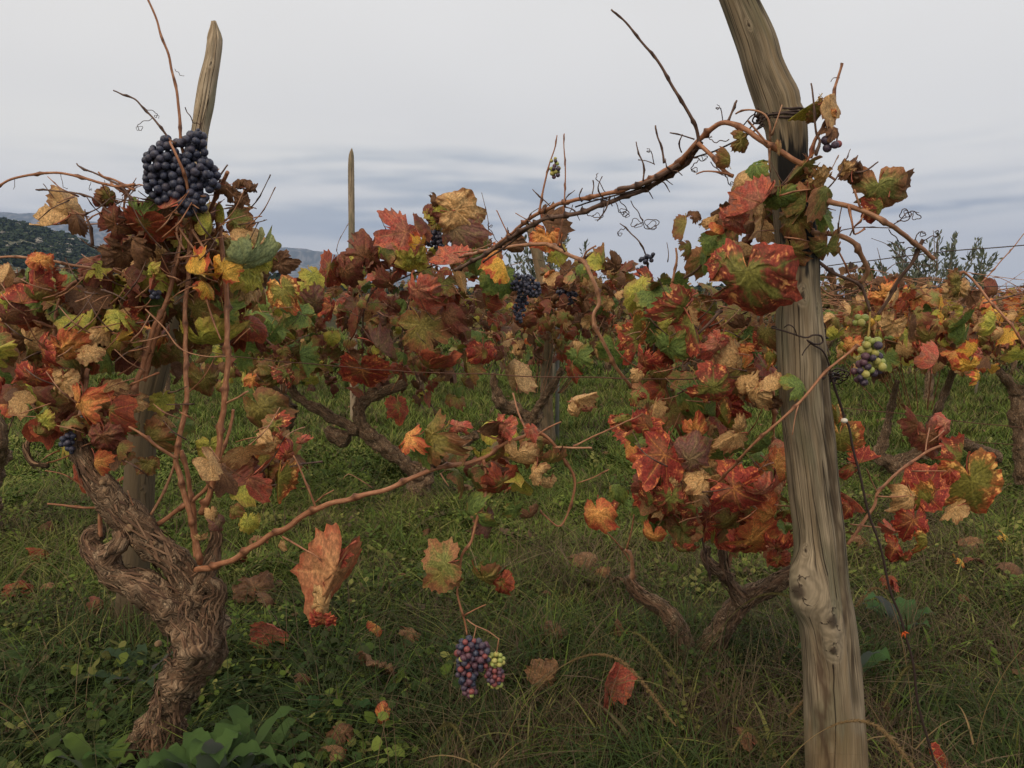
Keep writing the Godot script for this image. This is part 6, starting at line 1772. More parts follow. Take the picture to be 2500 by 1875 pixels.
	var H := [
		[2029, 228, 1.4, 128, 55, "tan", "fold"], [1966, 262, 1.41, 92, 200, "yelgreen", "fold"], [2003, 278, 1.4, 74, -70, "olive", "cup"], [2043, 318, 1.4, 70, -60, "drybrown", "crumple"], [2035, 275, 1.4, 44, 60, "orange", "crumple"],
		[1828, 410, 1.42, 92, 175, "green", "cup"], [1784, 382, 1.44, 64, 100, "olive", "fold"], [1818, 340, 1.44, 66, 0, "olive", "crumple"], [1902, 362, 1.41, 46, -90, "tan", "fold"], [1945, 420, 1.41, 126, 220, "browngreen", "fold"], [2006, 442, 1.41, 84, -30, "tan", "crumple"], [1985, 410, 1.42, 70, 30, "olive", "crumple"],
		[2087, 400, 1.4, 86, 70, "drybrown", "fold"], [2058, 415, 1.41, 58, 160, "tan", "crumple"], [2100, 440, 1.41, 76, -60, "drybrown", "roll"], [2029, 462, 1.39, 150, 20, "browngreen", "fold"], [2195, 432, 1.4, 108, 50, "drybrown", "fold"], [2144, 475, 1.4, 138, -90, "browngreen", "cup"], [2150, 520, 1.41, 90, -90, "rimred", "fold"],
		[1810, 450, 1.42, 100, 180, "tan", "cup"], [1841, 510, 1.38, 150, -115, "pinkred", "fold"], [1870, 470, 1.4, 84, 160, "drybrown", "roll"], [1786, 548, 1.44, 84, -110, "pinkred", "crumple"], [1964, 510, 1.4, 124, -90, "browngreen", "fold"], [2014, 534, 1.4, 96, -60, "green", "fold"], [1905, 495, 1.41, 100, -90, "green", "cup"], [1940, 545, 1.42, 100, -80, "olive", "cup"],
		[1674, 556, 1.5, 92, -110, "olive", "fold"], [1683, 608, 1.52, 58, -80, "browngreen", "cup"], [1750, 590, 1.5, 90, -80, "green", "cup"], [1752, 572, 1.47, 56, -30, "orange", "fold"], [1931, 618, 1.44, 84, -90, "olive", "cup"], [2014, 615, 1.44, 108, -90, "browngreen", "cup"], [1700, 520, 1.5, 50, 30, "drybrown", "crumple"], [1735, 540, 1.5, 70, 190, "tan", "roll"], [1720, 640, 1.52, 80, -110, "green", "fold"], [1780, 610, 1.48, 70, -100, "green", "cup"],
		[1822, 700, 1.38, 230, -95, "rimred", "cup", 20, -10], [1762, 648, 1.4, 92, -110, "rimred", "fold"], [1551, 722, 1.75, 104, 200, "yelgreen", "cup"], [1590, 690, 1.78, 80, 60, "rimred", "cup"], [1548, 808, 1.7, 104, -90, "rimyellow", "fold"], [1655, 765, 1.5, 140, 210, "rimred", "cup"], [1698, 810, 1.48, 160, -80, "rimred", "fold"], [1631, 862, 1.52, 124, -100, "green", "cup"], [1600, 740, 1.7, 60, 80, "rimred", "crumple"],
		[1573, 892, 1.56, 98, -100, "red", "cup"], [1622, 920, 1.54, 72, -80, "rimred", "fold"], [1558, 917, 1.53, 48, -110, "tan", "crumple"], [1794, 876, 1.5, 100, 120, "tan", "cup"], [1739, 852, 1.48, 112, 225, "pinkred", "roll"], [1886, 872, 1.5, 60, -95, "rimyellow", "roll"], [1866, 820, 1.52, 80, -90, "olive", "cup"], [1812, 800, 1.53, 70, -90, "drybrown", "crumple"], [1822, 856, 1.5, 44, -80, "orange", "crumple"],
		[1754, 953, 1.46, 140, -25, "rimred", "cup"], [1833, 962, 1.45, 116, -140, "tan", "crumple"], [1895, 953, 1.42, 90, 10, "tan", "fold"], [1954, 937, 1.4, 86, 30, "green", "cup"], [1870, 990, 1.46, 80, -110, "drybrown", "crumple"], [1681, 962, 1.6, 120, -90, "green", "cup"], [1728, 1012, 1.58, 84, -80, "green", "fold"], [1820, 930, 1.47, 60, 120, "tan", "cup"],
		[1584, 964, 1.56, 96, -80, "browngreen", "fold"], [1595, 1000, 1.55, 90, -100, "tan", "fold"], [1545, 970, 1.54, 60, 225, "rimred", "roll"], [1570, 1048, 1.55, 100, -120, "red", "cup"], [1613, 1056, 1.55, 96, -20, "olive", "cup"], [1765, 1020, 1.5, 92, -80, "rimyellow", "fold"], [1706, 1052, 1.54, 84, 30, "orange", "crumple"], [1786, 1066, 1.5, 108, -150, "tan", "fold"], [1815, 1042, 1.5, 70, 40, "tan", "crumple"],
		[1610, 1128, 1.52, 164, -130, "red", "flat"], [1698, 1118, 1.52, 112, 20, "purple", "cup"], [1866, 1098, 1.6, 94, -90, "green", "cup"], [1778, 1110, 1.6, 94, -90, "green", "flat"], [1740, 1160, 1.55, 90, 170, "tan", "fold"], [1569, 1182, 1.56, 84, 200, "maroon", "cup"], [1587, 1235, 1.55, 100, -100, "rimred", "fold"], [1632, 1188, 1.54, 70, -95, "tan", "roll"], [1642, 1225, 1.53, 120, -80, "rimred", "cup"], [1704, 1164, 1.53, 90, 160, "tan", "crumple"], [1700, 1250, 1.56, 80, -60, "rimred", "fold"],
		[1812, 1200, 1.5, 162, -20, "red", "cup"], [1868, 1206, 1.49, 112, -50, "pinkred", "cup"], [1595, 1317, 1.6, 80, -100, "orange", "cup"], [1668, 1298, 1.62, 100, -80, "rimred", "fold"], [1668, 1350, 1.62, 66, -90, "rimred", "cup"], [1852, 1320, 1.62, 160, -20, "orange", "flat"], [1809, 1342, 1.63, 96, -110, "red", "crumple"], [1906, 1342, 1.6, 100, -70, "red", "crumple"], [1899, 1374, 1.62, 70, -90, "darkred", "crumple"], [1880, 1270, 1.6, 120, -80, "orange", "cup"], [1780, 1280, 1.64, 90, -100, "olive", "cup"], [1740, 1320, 1.66, 60, -90, "yelgreen", "fold"], [1720, 1300, 1.65, 70, -100, "red", "fold"],
		[2043, 1018, 1.6, 56, -80, "rimyellow", "fold"], [2050, 1082, 1.6, 92, -90, "rimyellow", "cup"], [2241, 1027, 1.75, 78, 120, "maroon", "fold"], [2313, 1030, 1.75, 78, 40, "pinkred", "roll"], [2263, 1076, 1.75, 84, -90, "maroon", "cup"], [2111, 1128, 1.6, 66, 20, "red", "fold"], [2068, 1146, 1.6, 64, 200, "darkred", "roll"], [2080, 1216, 1.58, 74, -40, "pinkred", "fold"], [2070, 1250, 1.58, 60, -100, "red", "roll"],
		[2350, 1112, 1.7, 82, 80, "rimred", "fold"], [2374, 1194, 1.68, 150, -70, "rimyellow", "flat", 10, -10], [2265, 1186, 1.66, 96, 60, "red", "flat", -20, 0], [2262, 1234, 1.66, 96, -80, "rimyellow", "fold"], [2228, 1228, 1.65, 92, -95, "tan", "roll"], [2229, 1284, 1.65, 88, -95, "red", "cup"], [2182, 1350, 1.64, 80, -95, "red", "roll"], [2208, 1370, 1.64, 56, -80, "darkred", "roll"], [2262, 1320, 1.64, 58, -80, "rimyellow", "roll"], [2310, 1150, 1.68, 50, 200, "red", "crumple"], [2325, 1240, 1.66, 70, 200, "tan", "fold"], [2170, 1290, 1.64, 50, 150, "pinkred", "fold"],
	]
	for q in H: hero(v, q[0], q[1], q[2], q[3] * (1.02 if q[0] > 2040 and q[1] > 950 else 0.78 if q[3] < 150 else 0.8), q[4], q[5], q[6], q[7] if q.size() > 7 else 999.0, q[8] if q.size() > 8 else 999.0)
	# cane that carries the leaves right of the post
	cane(v, [[2070, 1330, 1.64], [2130, 1240, 1.65], [2145, 1200, 1.66], [2185, 1160, 1.67], [2260, 1105, 1.7], [2310, 1085, 1.72], [2330, 1078, 1.74]], 5, 3.4, "cane_red", "cane", 0.09)
	cane(v, [[2260, 1104, 1.7], [2262, 1080, 1.71], [2268, 1045, 1.73]], 2.4, 2, "cane_pale")
	cane(v, [[2140, 1200, 1.66], [2126, 1170, 1.64], [2116, 1145, 1.62]], 2, 1.6, "cane_pale")
	cane(v, [[2075, 1280, 1.62], [2120, 1285, 1.62], [2150, 1288, 1.62]], 2, 1.6, "cane_red")
	cane(v, [[2140, 1212, 1.65], [2180, 1213, 1.64], [2215, 1210, 1.64]], 2.4, 1.8, "cane_red")
	cane(v, [[2225, 1150, 1.67], [2270, 1150, 1.66], [2310, 1150, 1.66]], 2, 1.6, "cane_red")
	cane(v, [[2268, 1080, 1.7], [2290, 1065, 1.7], [2305, 1050, 1.71]], 1.8, 1.4, "cane_pale")
	fill(v, [[1680, 800, 160, 120, 1.62, 2.05, 44], [1760, 900, 150, 140, 1.62, 2.0, 44], [1650, 1020, 140, 110, 1.6, 2.0, 34], [1750, 1190, 190, 130, 1.62, 2.05, 62], [1830, 1280, 100, 90, 1.66, 2.0, 30], [1590, 1180, 90, 110, 1.6, 1.8, 22]], {"rimred": 3, "red": 1.5, "green": 3, "olive": 6, "orange": 1.2, "russet": 2, "tan": 3, "darkred": 2, "browngreen": 2, "yelgreen": 1}, 0.04, 0.085)
	fill(v, [[1900, 560, 130, 90, 1.5, 1.8, 24], [1930, 470, 90, 50, 1.52, 1.68, 12], [1790, 600, 80, 70, 1.55, 1.85, 12]], {"green": 3, "browngreen": 4, "olive": 4, "tan": 2, "drybrown": 3, "maroon": 1}, 0.04, 0.08)
	join_rest(v)
	twigs(v, [[1690, 850, 160, 150, 1.5, 1.7, 44], [1740, 1180, 180, 130, 1.5, 1.75, 40], [1930, 500, 130, 80, 1.42, 1.5, 16]], ["cane_pale", "cane_red", "cane_dark"], 2.0)


# ---------------------------------------------------------------- grass, weeds, fallen leaves

func tuft(sd: int, blades: int, h0: float, h1: float, w: float, lean: float, spread: float) -> ArrayMesh:
	var g := RandomNumberGenerator.new()
	g.seed = sd
	var b := Shape.new()
	for k in blades:
		var az := g.randf() * TAU
		var r := spread * sqrt(g.randf())
		var p := Vector3(cos(az) * r, -0.01, sin(az) * r)
		var h := g.randf_range(h0, h1)
		var out := Vector3(cos(az + g.randfn() * 0.8), 0, sin(az + g.randfn() * 0.8)) * lean * g.randf_range(0.3, 1.3) * h
		var side := Vector3(-out.z, 0, out.x).normalized() * w * g.randf_range(0.6, 1.2)
		if side == Vector3.ZERO: side = Vector3(w, 0, 0)
		var last := -1
		for s in 4:
			var t := s / 4.0
			var c := p + Vector3(0, h * (t - 0.32 * t * t * lean), 0) + out * t * t
			var q := b.vert(c - side * (1.0 - t * t))
			b.vert(c + side * (1.0 - t * t))
			if last >= 0: b.quad(last, last + 1, q + 1, q)
			last = q
		var e := b.vert(p + Vector3(0, h * (1.0 - 0.32 * lean), 0) + out)
		b.tri(last, last + 1, e)
	return b.mesh()


func herb(sd: int, n: int, r0: float, leaf_r: float) -> ArrayMesh:
	# low weeds: small rounded leaves on short stems
	var g := RandomNumberGenerator.new()
	g.seed = sd
	var b := Shape.new()
	for k in n:
		var az := g.randf() * TAU
		var r := r0 * sqrt(g.randf())
		var c := Vector3(cos(az) * r, g.randf_range(0.015, 0.06), sin(az) * r)
		var up := Vector3(g.randfn() * 0.5, 1, g.randfn() * 0.5 + 0.35).normalized()
		var u := up.cross(Vector3(g.randfn(), 0.2, g.randfn())).normalized()
		var w := up.cross(u)
		var s := leaf_r * g.randf_range(0.6, 1.3)
		var m := b.vert(c)
		var ring := []
		for j in 7:
			var a := TAU * j / 7.0
			ring.append(b.vert(c + (u * cos(a) * 1.25 + w * sin(a)) * s * (1.0 if j != 3 else 0.7) - up * s * 0.2))
		for j in 7: b.tri(m, ring[(j + 1) % 7], ring[j])
	return b.mesh()


func sow(n: int, d0: float, d1: float, keep: Callable) -> Array:
	# places on the ground between two distances, evenly spread
	var all := []
	var tries := 0
	while all.size() < n and tries < n * 4:
		tries += 1
		var d := sqrt(rng.randf_range(d0 * d0, d1 * d1))
		var x := rng.randf_range(-1.0, 1.0) * (d * 0.68 + 0.5)
		if not keep.call(x, d): continue
		all.append(Vector3(x, soil(x, -d), -d))
	return all


func build_ground_cover() -> void:
	var dryness := func(x: float, d: float) -> float:
		var n := 0.5 + 0.9 * nz.get_noise_2d(x * 1.1 + 30.0, d * 1.1) + 0.35 * smoothstep(-0.75, -1.1, x) * (1.0 - smoothstep(2.2, 3.4, d))
		var near := 1.0 - smoothstep(1.7, 3.0, d)
		return clampf(n * 0.55 + near * 0.36 * smoothstep(-0.75, 0.1, x) + 0.22 * smoothstep(0.2, 1.4, x) * (1.0 - smoothstep(3.0, 5.0, d)), 0.0, 1.0)
	var green := [Color(0.09, 0.134, 0.024), Color(0.13, 0.17, 0.036), Color(0.066, 0.104, 0.024), Color(0.18, 0.185, 0.055)]
	var dry := [Color(0.1, 0.068, 0.042), Color(0.15, 0.11, 0.068), Color(0.07, 0.05, 0.037), Color(0.1, 0.085, 0.045)]
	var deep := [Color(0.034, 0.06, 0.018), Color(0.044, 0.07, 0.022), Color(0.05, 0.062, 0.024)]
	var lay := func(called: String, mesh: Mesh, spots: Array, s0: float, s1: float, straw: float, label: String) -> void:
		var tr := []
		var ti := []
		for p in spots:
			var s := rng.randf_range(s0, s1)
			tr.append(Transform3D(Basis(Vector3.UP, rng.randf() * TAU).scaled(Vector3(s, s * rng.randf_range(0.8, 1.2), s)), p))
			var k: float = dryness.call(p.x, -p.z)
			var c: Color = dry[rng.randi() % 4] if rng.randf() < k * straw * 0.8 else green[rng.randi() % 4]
			# nearer tufts take dark greens: the foreground shade is put into their colour
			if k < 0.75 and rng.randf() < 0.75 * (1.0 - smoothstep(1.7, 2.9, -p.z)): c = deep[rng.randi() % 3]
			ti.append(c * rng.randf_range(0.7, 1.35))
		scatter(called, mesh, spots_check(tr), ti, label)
	var any := func(_x: float, _d: float) -> bool: return true
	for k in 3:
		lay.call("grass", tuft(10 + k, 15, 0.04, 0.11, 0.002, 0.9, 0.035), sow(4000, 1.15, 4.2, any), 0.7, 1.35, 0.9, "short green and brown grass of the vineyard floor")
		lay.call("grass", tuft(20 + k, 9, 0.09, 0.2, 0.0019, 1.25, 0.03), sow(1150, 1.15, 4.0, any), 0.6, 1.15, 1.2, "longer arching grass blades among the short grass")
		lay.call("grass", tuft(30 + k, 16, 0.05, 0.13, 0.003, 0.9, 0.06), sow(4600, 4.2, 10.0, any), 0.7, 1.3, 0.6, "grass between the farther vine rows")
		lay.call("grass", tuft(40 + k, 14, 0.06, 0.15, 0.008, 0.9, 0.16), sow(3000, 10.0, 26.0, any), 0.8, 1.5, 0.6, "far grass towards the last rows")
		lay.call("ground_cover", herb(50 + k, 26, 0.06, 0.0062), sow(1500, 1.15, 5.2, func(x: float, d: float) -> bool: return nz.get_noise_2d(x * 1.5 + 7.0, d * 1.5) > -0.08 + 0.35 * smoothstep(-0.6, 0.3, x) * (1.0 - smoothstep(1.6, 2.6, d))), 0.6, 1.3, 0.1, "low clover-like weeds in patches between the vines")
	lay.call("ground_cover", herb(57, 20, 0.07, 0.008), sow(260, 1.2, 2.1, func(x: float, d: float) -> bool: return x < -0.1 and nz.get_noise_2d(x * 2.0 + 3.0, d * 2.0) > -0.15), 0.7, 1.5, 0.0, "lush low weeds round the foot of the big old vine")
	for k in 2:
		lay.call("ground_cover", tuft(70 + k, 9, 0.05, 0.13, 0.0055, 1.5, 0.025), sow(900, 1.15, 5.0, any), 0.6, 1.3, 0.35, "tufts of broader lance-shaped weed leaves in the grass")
	# thin dry stalks in front
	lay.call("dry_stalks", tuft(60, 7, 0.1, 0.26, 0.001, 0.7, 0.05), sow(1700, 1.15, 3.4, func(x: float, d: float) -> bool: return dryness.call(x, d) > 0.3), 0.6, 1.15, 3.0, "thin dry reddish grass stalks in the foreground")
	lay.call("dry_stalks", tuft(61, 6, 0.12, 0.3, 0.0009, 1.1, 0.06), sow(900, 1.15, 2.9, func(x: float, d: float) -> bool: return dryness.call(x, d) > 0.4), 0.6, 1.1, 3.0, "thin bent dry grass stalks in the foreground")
	# small pieces of leaf litter lost in the grass
	var bits := []
	var tone := []
	for p in sow(900, 1.3, 9.0, any):
		var s := rng.randf_range(0.012, 0.03)
		bits.append(Transform3D(Basis.from_euler(Vector3(rng.randfn() * 0.5 - PI / 2, rng.randf() * TAU, 0)).scaled(Vector3(s, s, s)), p + Vector3(0, rng.randf_range(0.01, 0.06), 0)))
		tone.append([Color(0.16, 0.075, 0.04), Color(0.12, 0.065, 0.04), Color(0.2, 0.12, 0.065)][rng.randi() % 3])
	var plain := ArrayMesh.new()
	plain.add_surface_from_arrays(Mesh.PRIMITIVE_TRIANGLES, leaf_mesh("crumple", 777, 24, 2).surface_get_arrays(0))
	scatter("leaf_litter", plain, bits, tone, "small broken brown leaves lying in the grass", M.far_leaf)


func spots_check(a: Array) -> Array:
	return a


func fallen(label: String, x: float, y: float, px: float, kind: String, shape: String, turn := 0.0, upright := 0.0) -> void:
	var at := on_ground(x, y, 0.07)
	var d := -at.z
	var o := MeshInstance3D.new()
	var list: Array = LEAF_NEAR[shape]
	o.mesh = list[rng.randi() % list.size()]
	o.set_surface_override_material(0, M[kind])
	o.name = numbered("fallen_leaf")
	add_child(o)
	var s := px / F * d / 1.2
	var b := Basis(Vector3.UP, deg_to_rad(turn)) * Basis(Vector3.RIGHT, deg_to_rad(-90.0 + 25.0 + upright)) 
	o.transform = Transform3D(b.scaled(Vector3(s, s, s)), at)
	tag(o, label, "leaf", "fallen vine leaves in the grass")


func foxtail(label: String, x: float, y: float, h: float, bend: float, az: float, head: float, dry: bool, d := 0.0) -> void:
	# a foxtail grass: thin arching stem, bristly head, two blades; x, y is its foot
	var at := on_ground(x, y) if d == 0.0 else ground_under(x, d)
	var t := thing("foxtail_grass", label, "grass stalk", at, "foxtail grasses in the foreground")
	var out := Vector3(cos(az), 0, sin(az))
	var pts := [Vector3(0, -0.01, 0), Vector3(0, h * 0.45, 0) + out * bend * 0.12, Vector3(0, h * 0.85, 0) + out * bend * 0.45, Vector3(0, h * (1.0 - 0.1 * bend), 0) + out * bend * 0.8, Vector3(0, h * (1.0 - 0.5 * bend), 0) + out * bend * 1.15]
	for k in pts.size(): pts[k] = Vector3(pts[k].x * h, pts[k].y, pts[k].z * h)
	var r := resample(pts, [0.0008, 0.0007, 0.0006, 0.0006, 0.0005], 0.008)
	var st := Shape.new()
	sweep(st, r[0], r[1], 5)
	var straw := flat_mat(C8(126, 106, 72) if dry else C8(104, 100, 58), 0.8)
	put("stem", st.mesh(), straw, t)
	var pp: PackedVector3Array = r[0]
	var hd := Shape.new()
	var n := pp.size()
	var i0 := int(n * (1.0 - head))
	for i in range(i0, n - 1):
		var f := float(i - i0) / (n - i0)
		var tt: Vector3 = (pp[i + 1] - pp[i]).normalized()
		var rad := 0.0026 * sin(PI * clampf(f * 0.9 + 0.1, 0.0, 1.0)) + 0.001
		for m in 26:
			var a := rng.randf() * TAU
			var nn := tt.cross(Vector3(0.3, 0.2, 0.9)).normalized()
			var dir := (nn * cos(a) + tt.cross(nn) * sin(a))
			var c: Vector3 = pp[i] + tt * rng.randf() * 0.008 + dir * rad * 0.5
			var e := c + (dir + tt * 0.7).normalized() * rad * rng.randf_range(0.9, 2.2)
			var w := dir.cross(tt) * 0.0006
			hd.tri(hd.vert(c - w), hd.vert(e), hd.vert(c + w))
			var e2 := c + (dir * 0.5 + tt).normalized() * rad * 0.9
			var w2 := dir.cross(tt) * 0.0014
			hd.quad(hd.vert(c), hd.vert((c + e2) / 2.0 + w2), hd.vert(e2), hd.vert((c + e2) / 2.0 - w2))
	var sh := put("seed_head", hd.mesh(), flat_mat(C8(126, 104, 72) if dry else C8(110, 104, 62), 0.85), t)
	for k in 2:
		var bl := Shape.new()
		var a2 := az + rng.randf_range(-1.5, 1.5) + PI * k
		var o2 := Vector3(cos(a2), 0, sin(a2))
		var side := Vector3(-o2.z, 0, o2.x) * 0.0018
		var last := -1
		for s in 7:
			var f := s / 6.0
			var c := Vector3(0, h * 0.2 + h * 0.35 * (f - 0.75 * f * f), 0) + o2 * h * 0.4 * f
			var q := bl.vert(c - side * (1.0 - f * f))
			bl.vert(c + side * (1.0 - f * f) + Vector3(0, 0.001, 0))
			if last >= 0: bl.quad(last, last + 1, q + 1, q)
			last = q
		put("blade", bl.mesh(), straw, t)


func weed(label: String, x: float, d: float, n: int, len_: float, wide: float, rise: float, tint: Color, sd: int, h := 0.0) -> void:
	# a broad-leaved weed: a rosette of arching blades with a pale midrib
	var g := RandomNumberGenerator.new()
	g.seed = sd
	var t := thing("broadleaf_weed", label, "weed", ground_under(x, d), "broad-leaved weeds at the foot of the old vine")
	for k in n:
		var az := TAU * k / n + g.randf_range(-0.35, 0.35)
		var out := Vector3(cos(az), 0, sin(az))
		var l := len_ * g.randf_range(0.7, 1.15)
		var up := rise * g.randf_range(0.6, 1.3)
		var b := Shape.new()
		var last := -1
		for s in 11:
			var f := s / 10.0
			var c := out * l * (f - 0.1 * f * f) + Vector3(0, h + 0.005 + up * l * (f - 0.62 * f * f) * 2.0, 0)
			var w := l * wide * pow(sin(PI * clampf(0.04 + f * 0.96, 0.0, 1.0)), 0.8) * (0.25 if f < 0.2 else 1.0) * (1.0 + 0.12 * sin(s * 2.7 + k))
			var side := Vector3(-out.z, 0, out.x)
			var q := b.vert(c - side * w + Vector3(0, w * 0.35 + 0.004 * sin(s * 1.9), 0))
			b.vert(c)
			b.vert(c + side * w + Vector3(0, w * 0.35 + 0.004 * sin(s * 2.3 + 1.0), 0))
			if last >= 0:
				b.quad(last, last + 1, q + 1, q)
				b.quad(last + 1, last + 2, q + 2, q + 1)
			last = q
		var m := flat_mat((tint * g.randf_range(0.85, 1.15)).linear_to_srgb(), 0.85)
		m.metallic_specular = 0.2
		m.backlight_enabled = true
		m.backlight = Color(0.4, 0.4, 0.4)
		put("leaf", b.mesh(), m, t)


func build_small_things() -> void:
	fallen("large torn tan and orange fallen leaf left of the hanging purple grapes", 935, 1625, 100, "litter", "crumple", 150, 30)
	fallen("small tan fallen leaf up-slope of the hanging purple grapes", 1007, 1542, 55, "litter", "cup", 60, 10)
	fallen("small curled tan fallen leaf beside the tip of the big hanging leaf", 926, 1530, 46, "orange", "fold", 100, 20)
	fallen("brown fallen leaf with an upright lobe right of the hanging grapes", 1358, 1550, 68, "drybrown", "crumple", 10, 40)
	fallen("pale tan crumpled fallen leaf nearest below the bristly arching stalk", 1336, 1655, 80, "litter", "crumple", 30, 50)
	fallen("bright red and tan fallen leaf standing in the dry grass", 1485, 1680, 115, "pinkred", "fold", 200, 75)
	fallen("dark brown fallen leaf low in the front grass", 840, 1788, 62, "drybrown", "crumple", 40, 10)
	fallen("orange-brown folded fallen leaf under the front grass blades", 832, 1822, 66, "litter", "fold", 120, 10)
	fallen("thin upright orange fallen leaf between grass blades", 936, 1752, 54, "orange", "roll", 10, 60)
	fallen("curled brown fallen leaf under the big hanging leaf", 748, 1650, 46, "drybrown", "roll", 80, 10)
	fallen("pale leaf with a red side lying right of the old trunk", 665, 1545, 88, "pinkred", "cup", 170, 55)
	fallen("brown crumpled dry leaf up-slope of the old trunk", 622, 1437, 90, "drybrown", "crumple", 30, 20)
	fallen("small brown leaf next to the crumpled dry leaf", 664, 1462, 46, "drybrown", "cup", 90, 30)
	fallen("rusty leaf at the far left edge of the grass", 44, 1432, 66, "darkred", "crumple", 40, 10)
	fallen("large dull tan leaf heap piece on the right slope", 2402, 1325, 100, "litter", "crumple", 70, 10)
	fallen("small bright yellow leaf on the right slope", 2458, 1322, 38, "yellow", "cup", 20, 50)
	fallen("tiny yellow leaf in the green weeds right of the guy wire", 2352, 1374, 24, "yellow", "cup", 80, 40)
	fallen("tiniest yellow leaf above the other tiny one", 2332, 1362, 14, "yellow", "flat", 80, 40)
	fallen("tan and rust leaf in the grass left of the red vine", 1454, 1364, 68, "litter", "cup", 60, 20)
	fallen("brown leaf hidden at the foot of the thick post", 1828, 1798, 62, "drybrown", "crumple", 60, 10)
	fallen("red curled leaf caught at the bottom of the guy wire", 2312, 1852, 66, "red", "fold", 60, 40)
	fallen("wide rusty leaf on the right slope under the dull heap piece", 2480, 1380, 70, "drybrown", "cup", 100, 10)
	fallen("reddish leaf in the green weeds right of the post", 2190, 1425, 44, "red", "fold", 130, 20)
	fallen("pale leaf right of the thick post among green weeds", 2110, 1318, 60, "litter", "cup", 50, 20)
	fallen("rust leaf behind the left arm of the red vine", 1520, 1530, 40, "drybrown", "fold", 30, 20)
	# leaves scattered farther up the slope, told apart by tone and by what they lie beside
	var zones := [["left of the hooked dry arm", 60, 300], ["behind the big old trunk", 300, 560], ["under the foot of the long cane", 560, 900], ["under the middle of the long cane", 900, 1250], ["below the drooping cane tip", 1250, 1560], ["right of the thick post", 2110, 2450]]
	for z in zones:
		var lot := []
		for k in 5: lot.append(Vector2(rng.randf_range(z[1], z[2]), rng.randf_range(1090, 1480)))
		lot.sort_custom(func(a: Vector2, b: Vector2) -> bool: return a.y > b.y)
		for k in lot.size():
			var tone := rng.randi() % 4
			fallen("%s fallen leaf %s, %s" % [["dull brown", "light brown", "dark red", "rusty"][tone], z[0], ["nearest there", "second nearest there", "midmost there", "second farthest there", "farthest there"][k]], lot[k].x, lot[k].y, (lot[k].y - 728.0) / 16.0 * rng.randf_range(0.7, 1.3), ["drybrown", "litter", "darkred", "maroon"][tone], ["crumple", "cup", "fold"][rng.randi() % 3], rng.randf() * 360.0, rng.randf_range(-10, 25))
	foxtail("tall foxtail left of the old trunk, its pale head bent far to the left", 228, 1560, 0.23, 0.95, 3.3, 0.3, true)
	foxtail("second foxtail left of the trunk with a greenish arching head", 224, 1545, 0.25, 0.8, 3.0, 0.25, false)
	foxtail("foxtail arching over below the purple grapes, head drooping right", 1190, 1880, 0.33, 0.9, 0.1, 0.42, true, 1.5)
	foxtail("long slanting foxtail stalk leaning right before the pale crumpled leaf", 1290, 1760, 0.3, 0.95, -0.2, 0.28, false, 1.62)
	foxtail("short pale foxtail head in the grass right of the grapes", 1440, 1560, 0.14, 0.7, 3.0, 0.35, false)
	foxtail("long heavy foxtail hanging down in front of the red vine's trunk", 1690, 1800, 0.36, 0.75, 0.4, 0.42, false, 1.75)
	foxtail("foxtail leaning left in front of the thick post", 1930, 1900, 0.22, 0.35, 2.8, 0.45, false, 1.42)
	foxtail("arching dry foxtail bent across the foot of the thick post", 1850, 1930, 0.26, 1.1, -0.1, 0.45, true, 1.36)
	foxtail("dry foxtail right of the guy wire with an upright stalk", 2290, 1850, 0.4, 0.25, 3.6, 0.16, true, 1.55)
	foxtail("woolly tan foxtail head left of the guy wire", 2265, 1850, 0.24, 0.75, 3.4, 0.3, true, 1.5)
	foxtail("thin foxtail in the dry grass at the right edge", 2440, 1840, 0.3, 0.5, 0.3, 0.3, true, 1.6)
	foxtail("thin foxtail leaning towards the post from the right", 2370, 1800, 0.26, 0.6, 2.7, 0.35, false, 1.6)
	foxtail("slim foxtail at the bottom left of the grapes' shadow", 1010, 1860, 0.22, 0.6, 0.8, 0.4, false, 1.5)
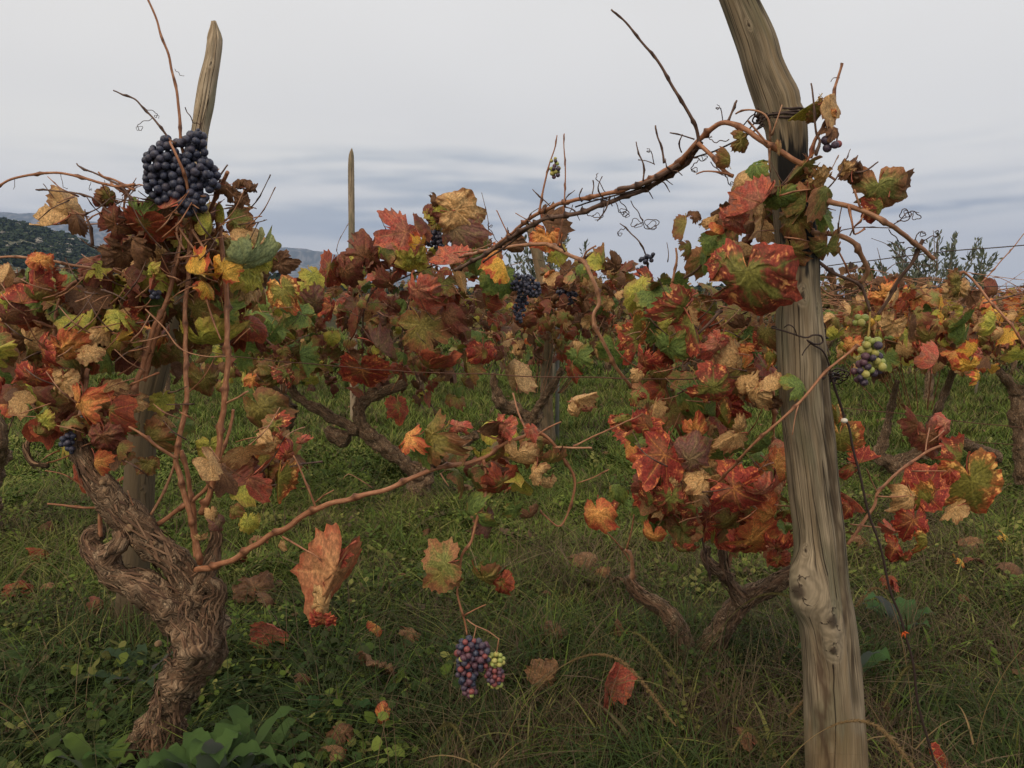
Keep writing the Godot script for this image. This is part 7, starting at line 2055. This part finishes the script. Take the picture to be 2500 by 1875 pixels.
	foxtail("foxtail with a nodding head far left in front", 60, 1780, 0.2, 0.9, 2.9, 0.35, true, 1.6)
	weed("yellow-green weed with four upright paddle leaves left of the trunk base", 180, 1.55, 5, 0.1, 0.2, 1.15, Color(0.07, 0.11, 0.025), 1)
	weed("dark green dock with long arching leaves right of the trunk base", 600, 1.56, 13, 0.14, 0.11, 0.75, Color(0.05, 0.088, 0.028), 2)
	weed("smaller dark green weed with rounded leaves against the trunk", 455, 1.46, 9, 0.12, 0.24, 1.0, Color(0.055, 0.1, 0.03), 3, 0.05)
	weed("weed with pale long drooping leaves in front of the trunk", 400, 1.42, 6, 0.1, 0.14, 0.55, Color(0.06, 0.088, 0.036), 4, 0.05)
	weed("broad flat dark weed at the front edge right of the trunk", 690, 1.5, 9, 0.1, 0.2, 0.5, Color(0.038, 0.07, 0.024), 5)
	weed("greyish weed tuft at the left front", 90, 1.5, 9, 0.09, 0.13, 0.6, Color(0.05, 0.07, 0.034), 6)
	weed("low leafy weed between the trunk and the hanging grapes", 800, 1.75, 7, 0.09, 0.22, 0.6, Color(0.04, 0.085, 0.03), 7)
	weed("pale upright weed leaf cluster right of the thick post", 2110, 1.95, 6, 0.12, 0.2, 1.0, Color(0.05, 0.1, 0.03), 8)
	weed("bright green weed under the red hanging leaves at the right", 2240, 2.3, 7, 0.13, 0.24, 0.9, Color(0.05, 0.105, 0.035), 9)
	weed("dark weed with blunt leaves in front of the trunk base, on its left", 290, 1.5, 9, 0.09, 0.2, 0.7, Color(0.04, 0.078, 0.024), 11)
	weed("slender green weed rising just left of the trunk", 262, 1.6, 8, 0.1, 0.13, 1.2, Color(0.045, 0.09, 0.026), 12)
	weed("mid green weed between the yellow-green weed and the trunk", 150, 1.58, 8, 0.09, 0.18, 0.8, Color(0.045, 0.085, 0.026), 13)
	weed("long-leaved weed leaning from the trunk towards the dock", 520, 1.5, 9, 0.16, 0.11, 1.0, Color(0.055, 0.1, 0.03), 14)
	weed("grey-green weed tuft behind the old trunk", 300, 1.95, 8, 0.13, 0.12, 0.7, Color(0.045, 0.075, 0.04), 10)
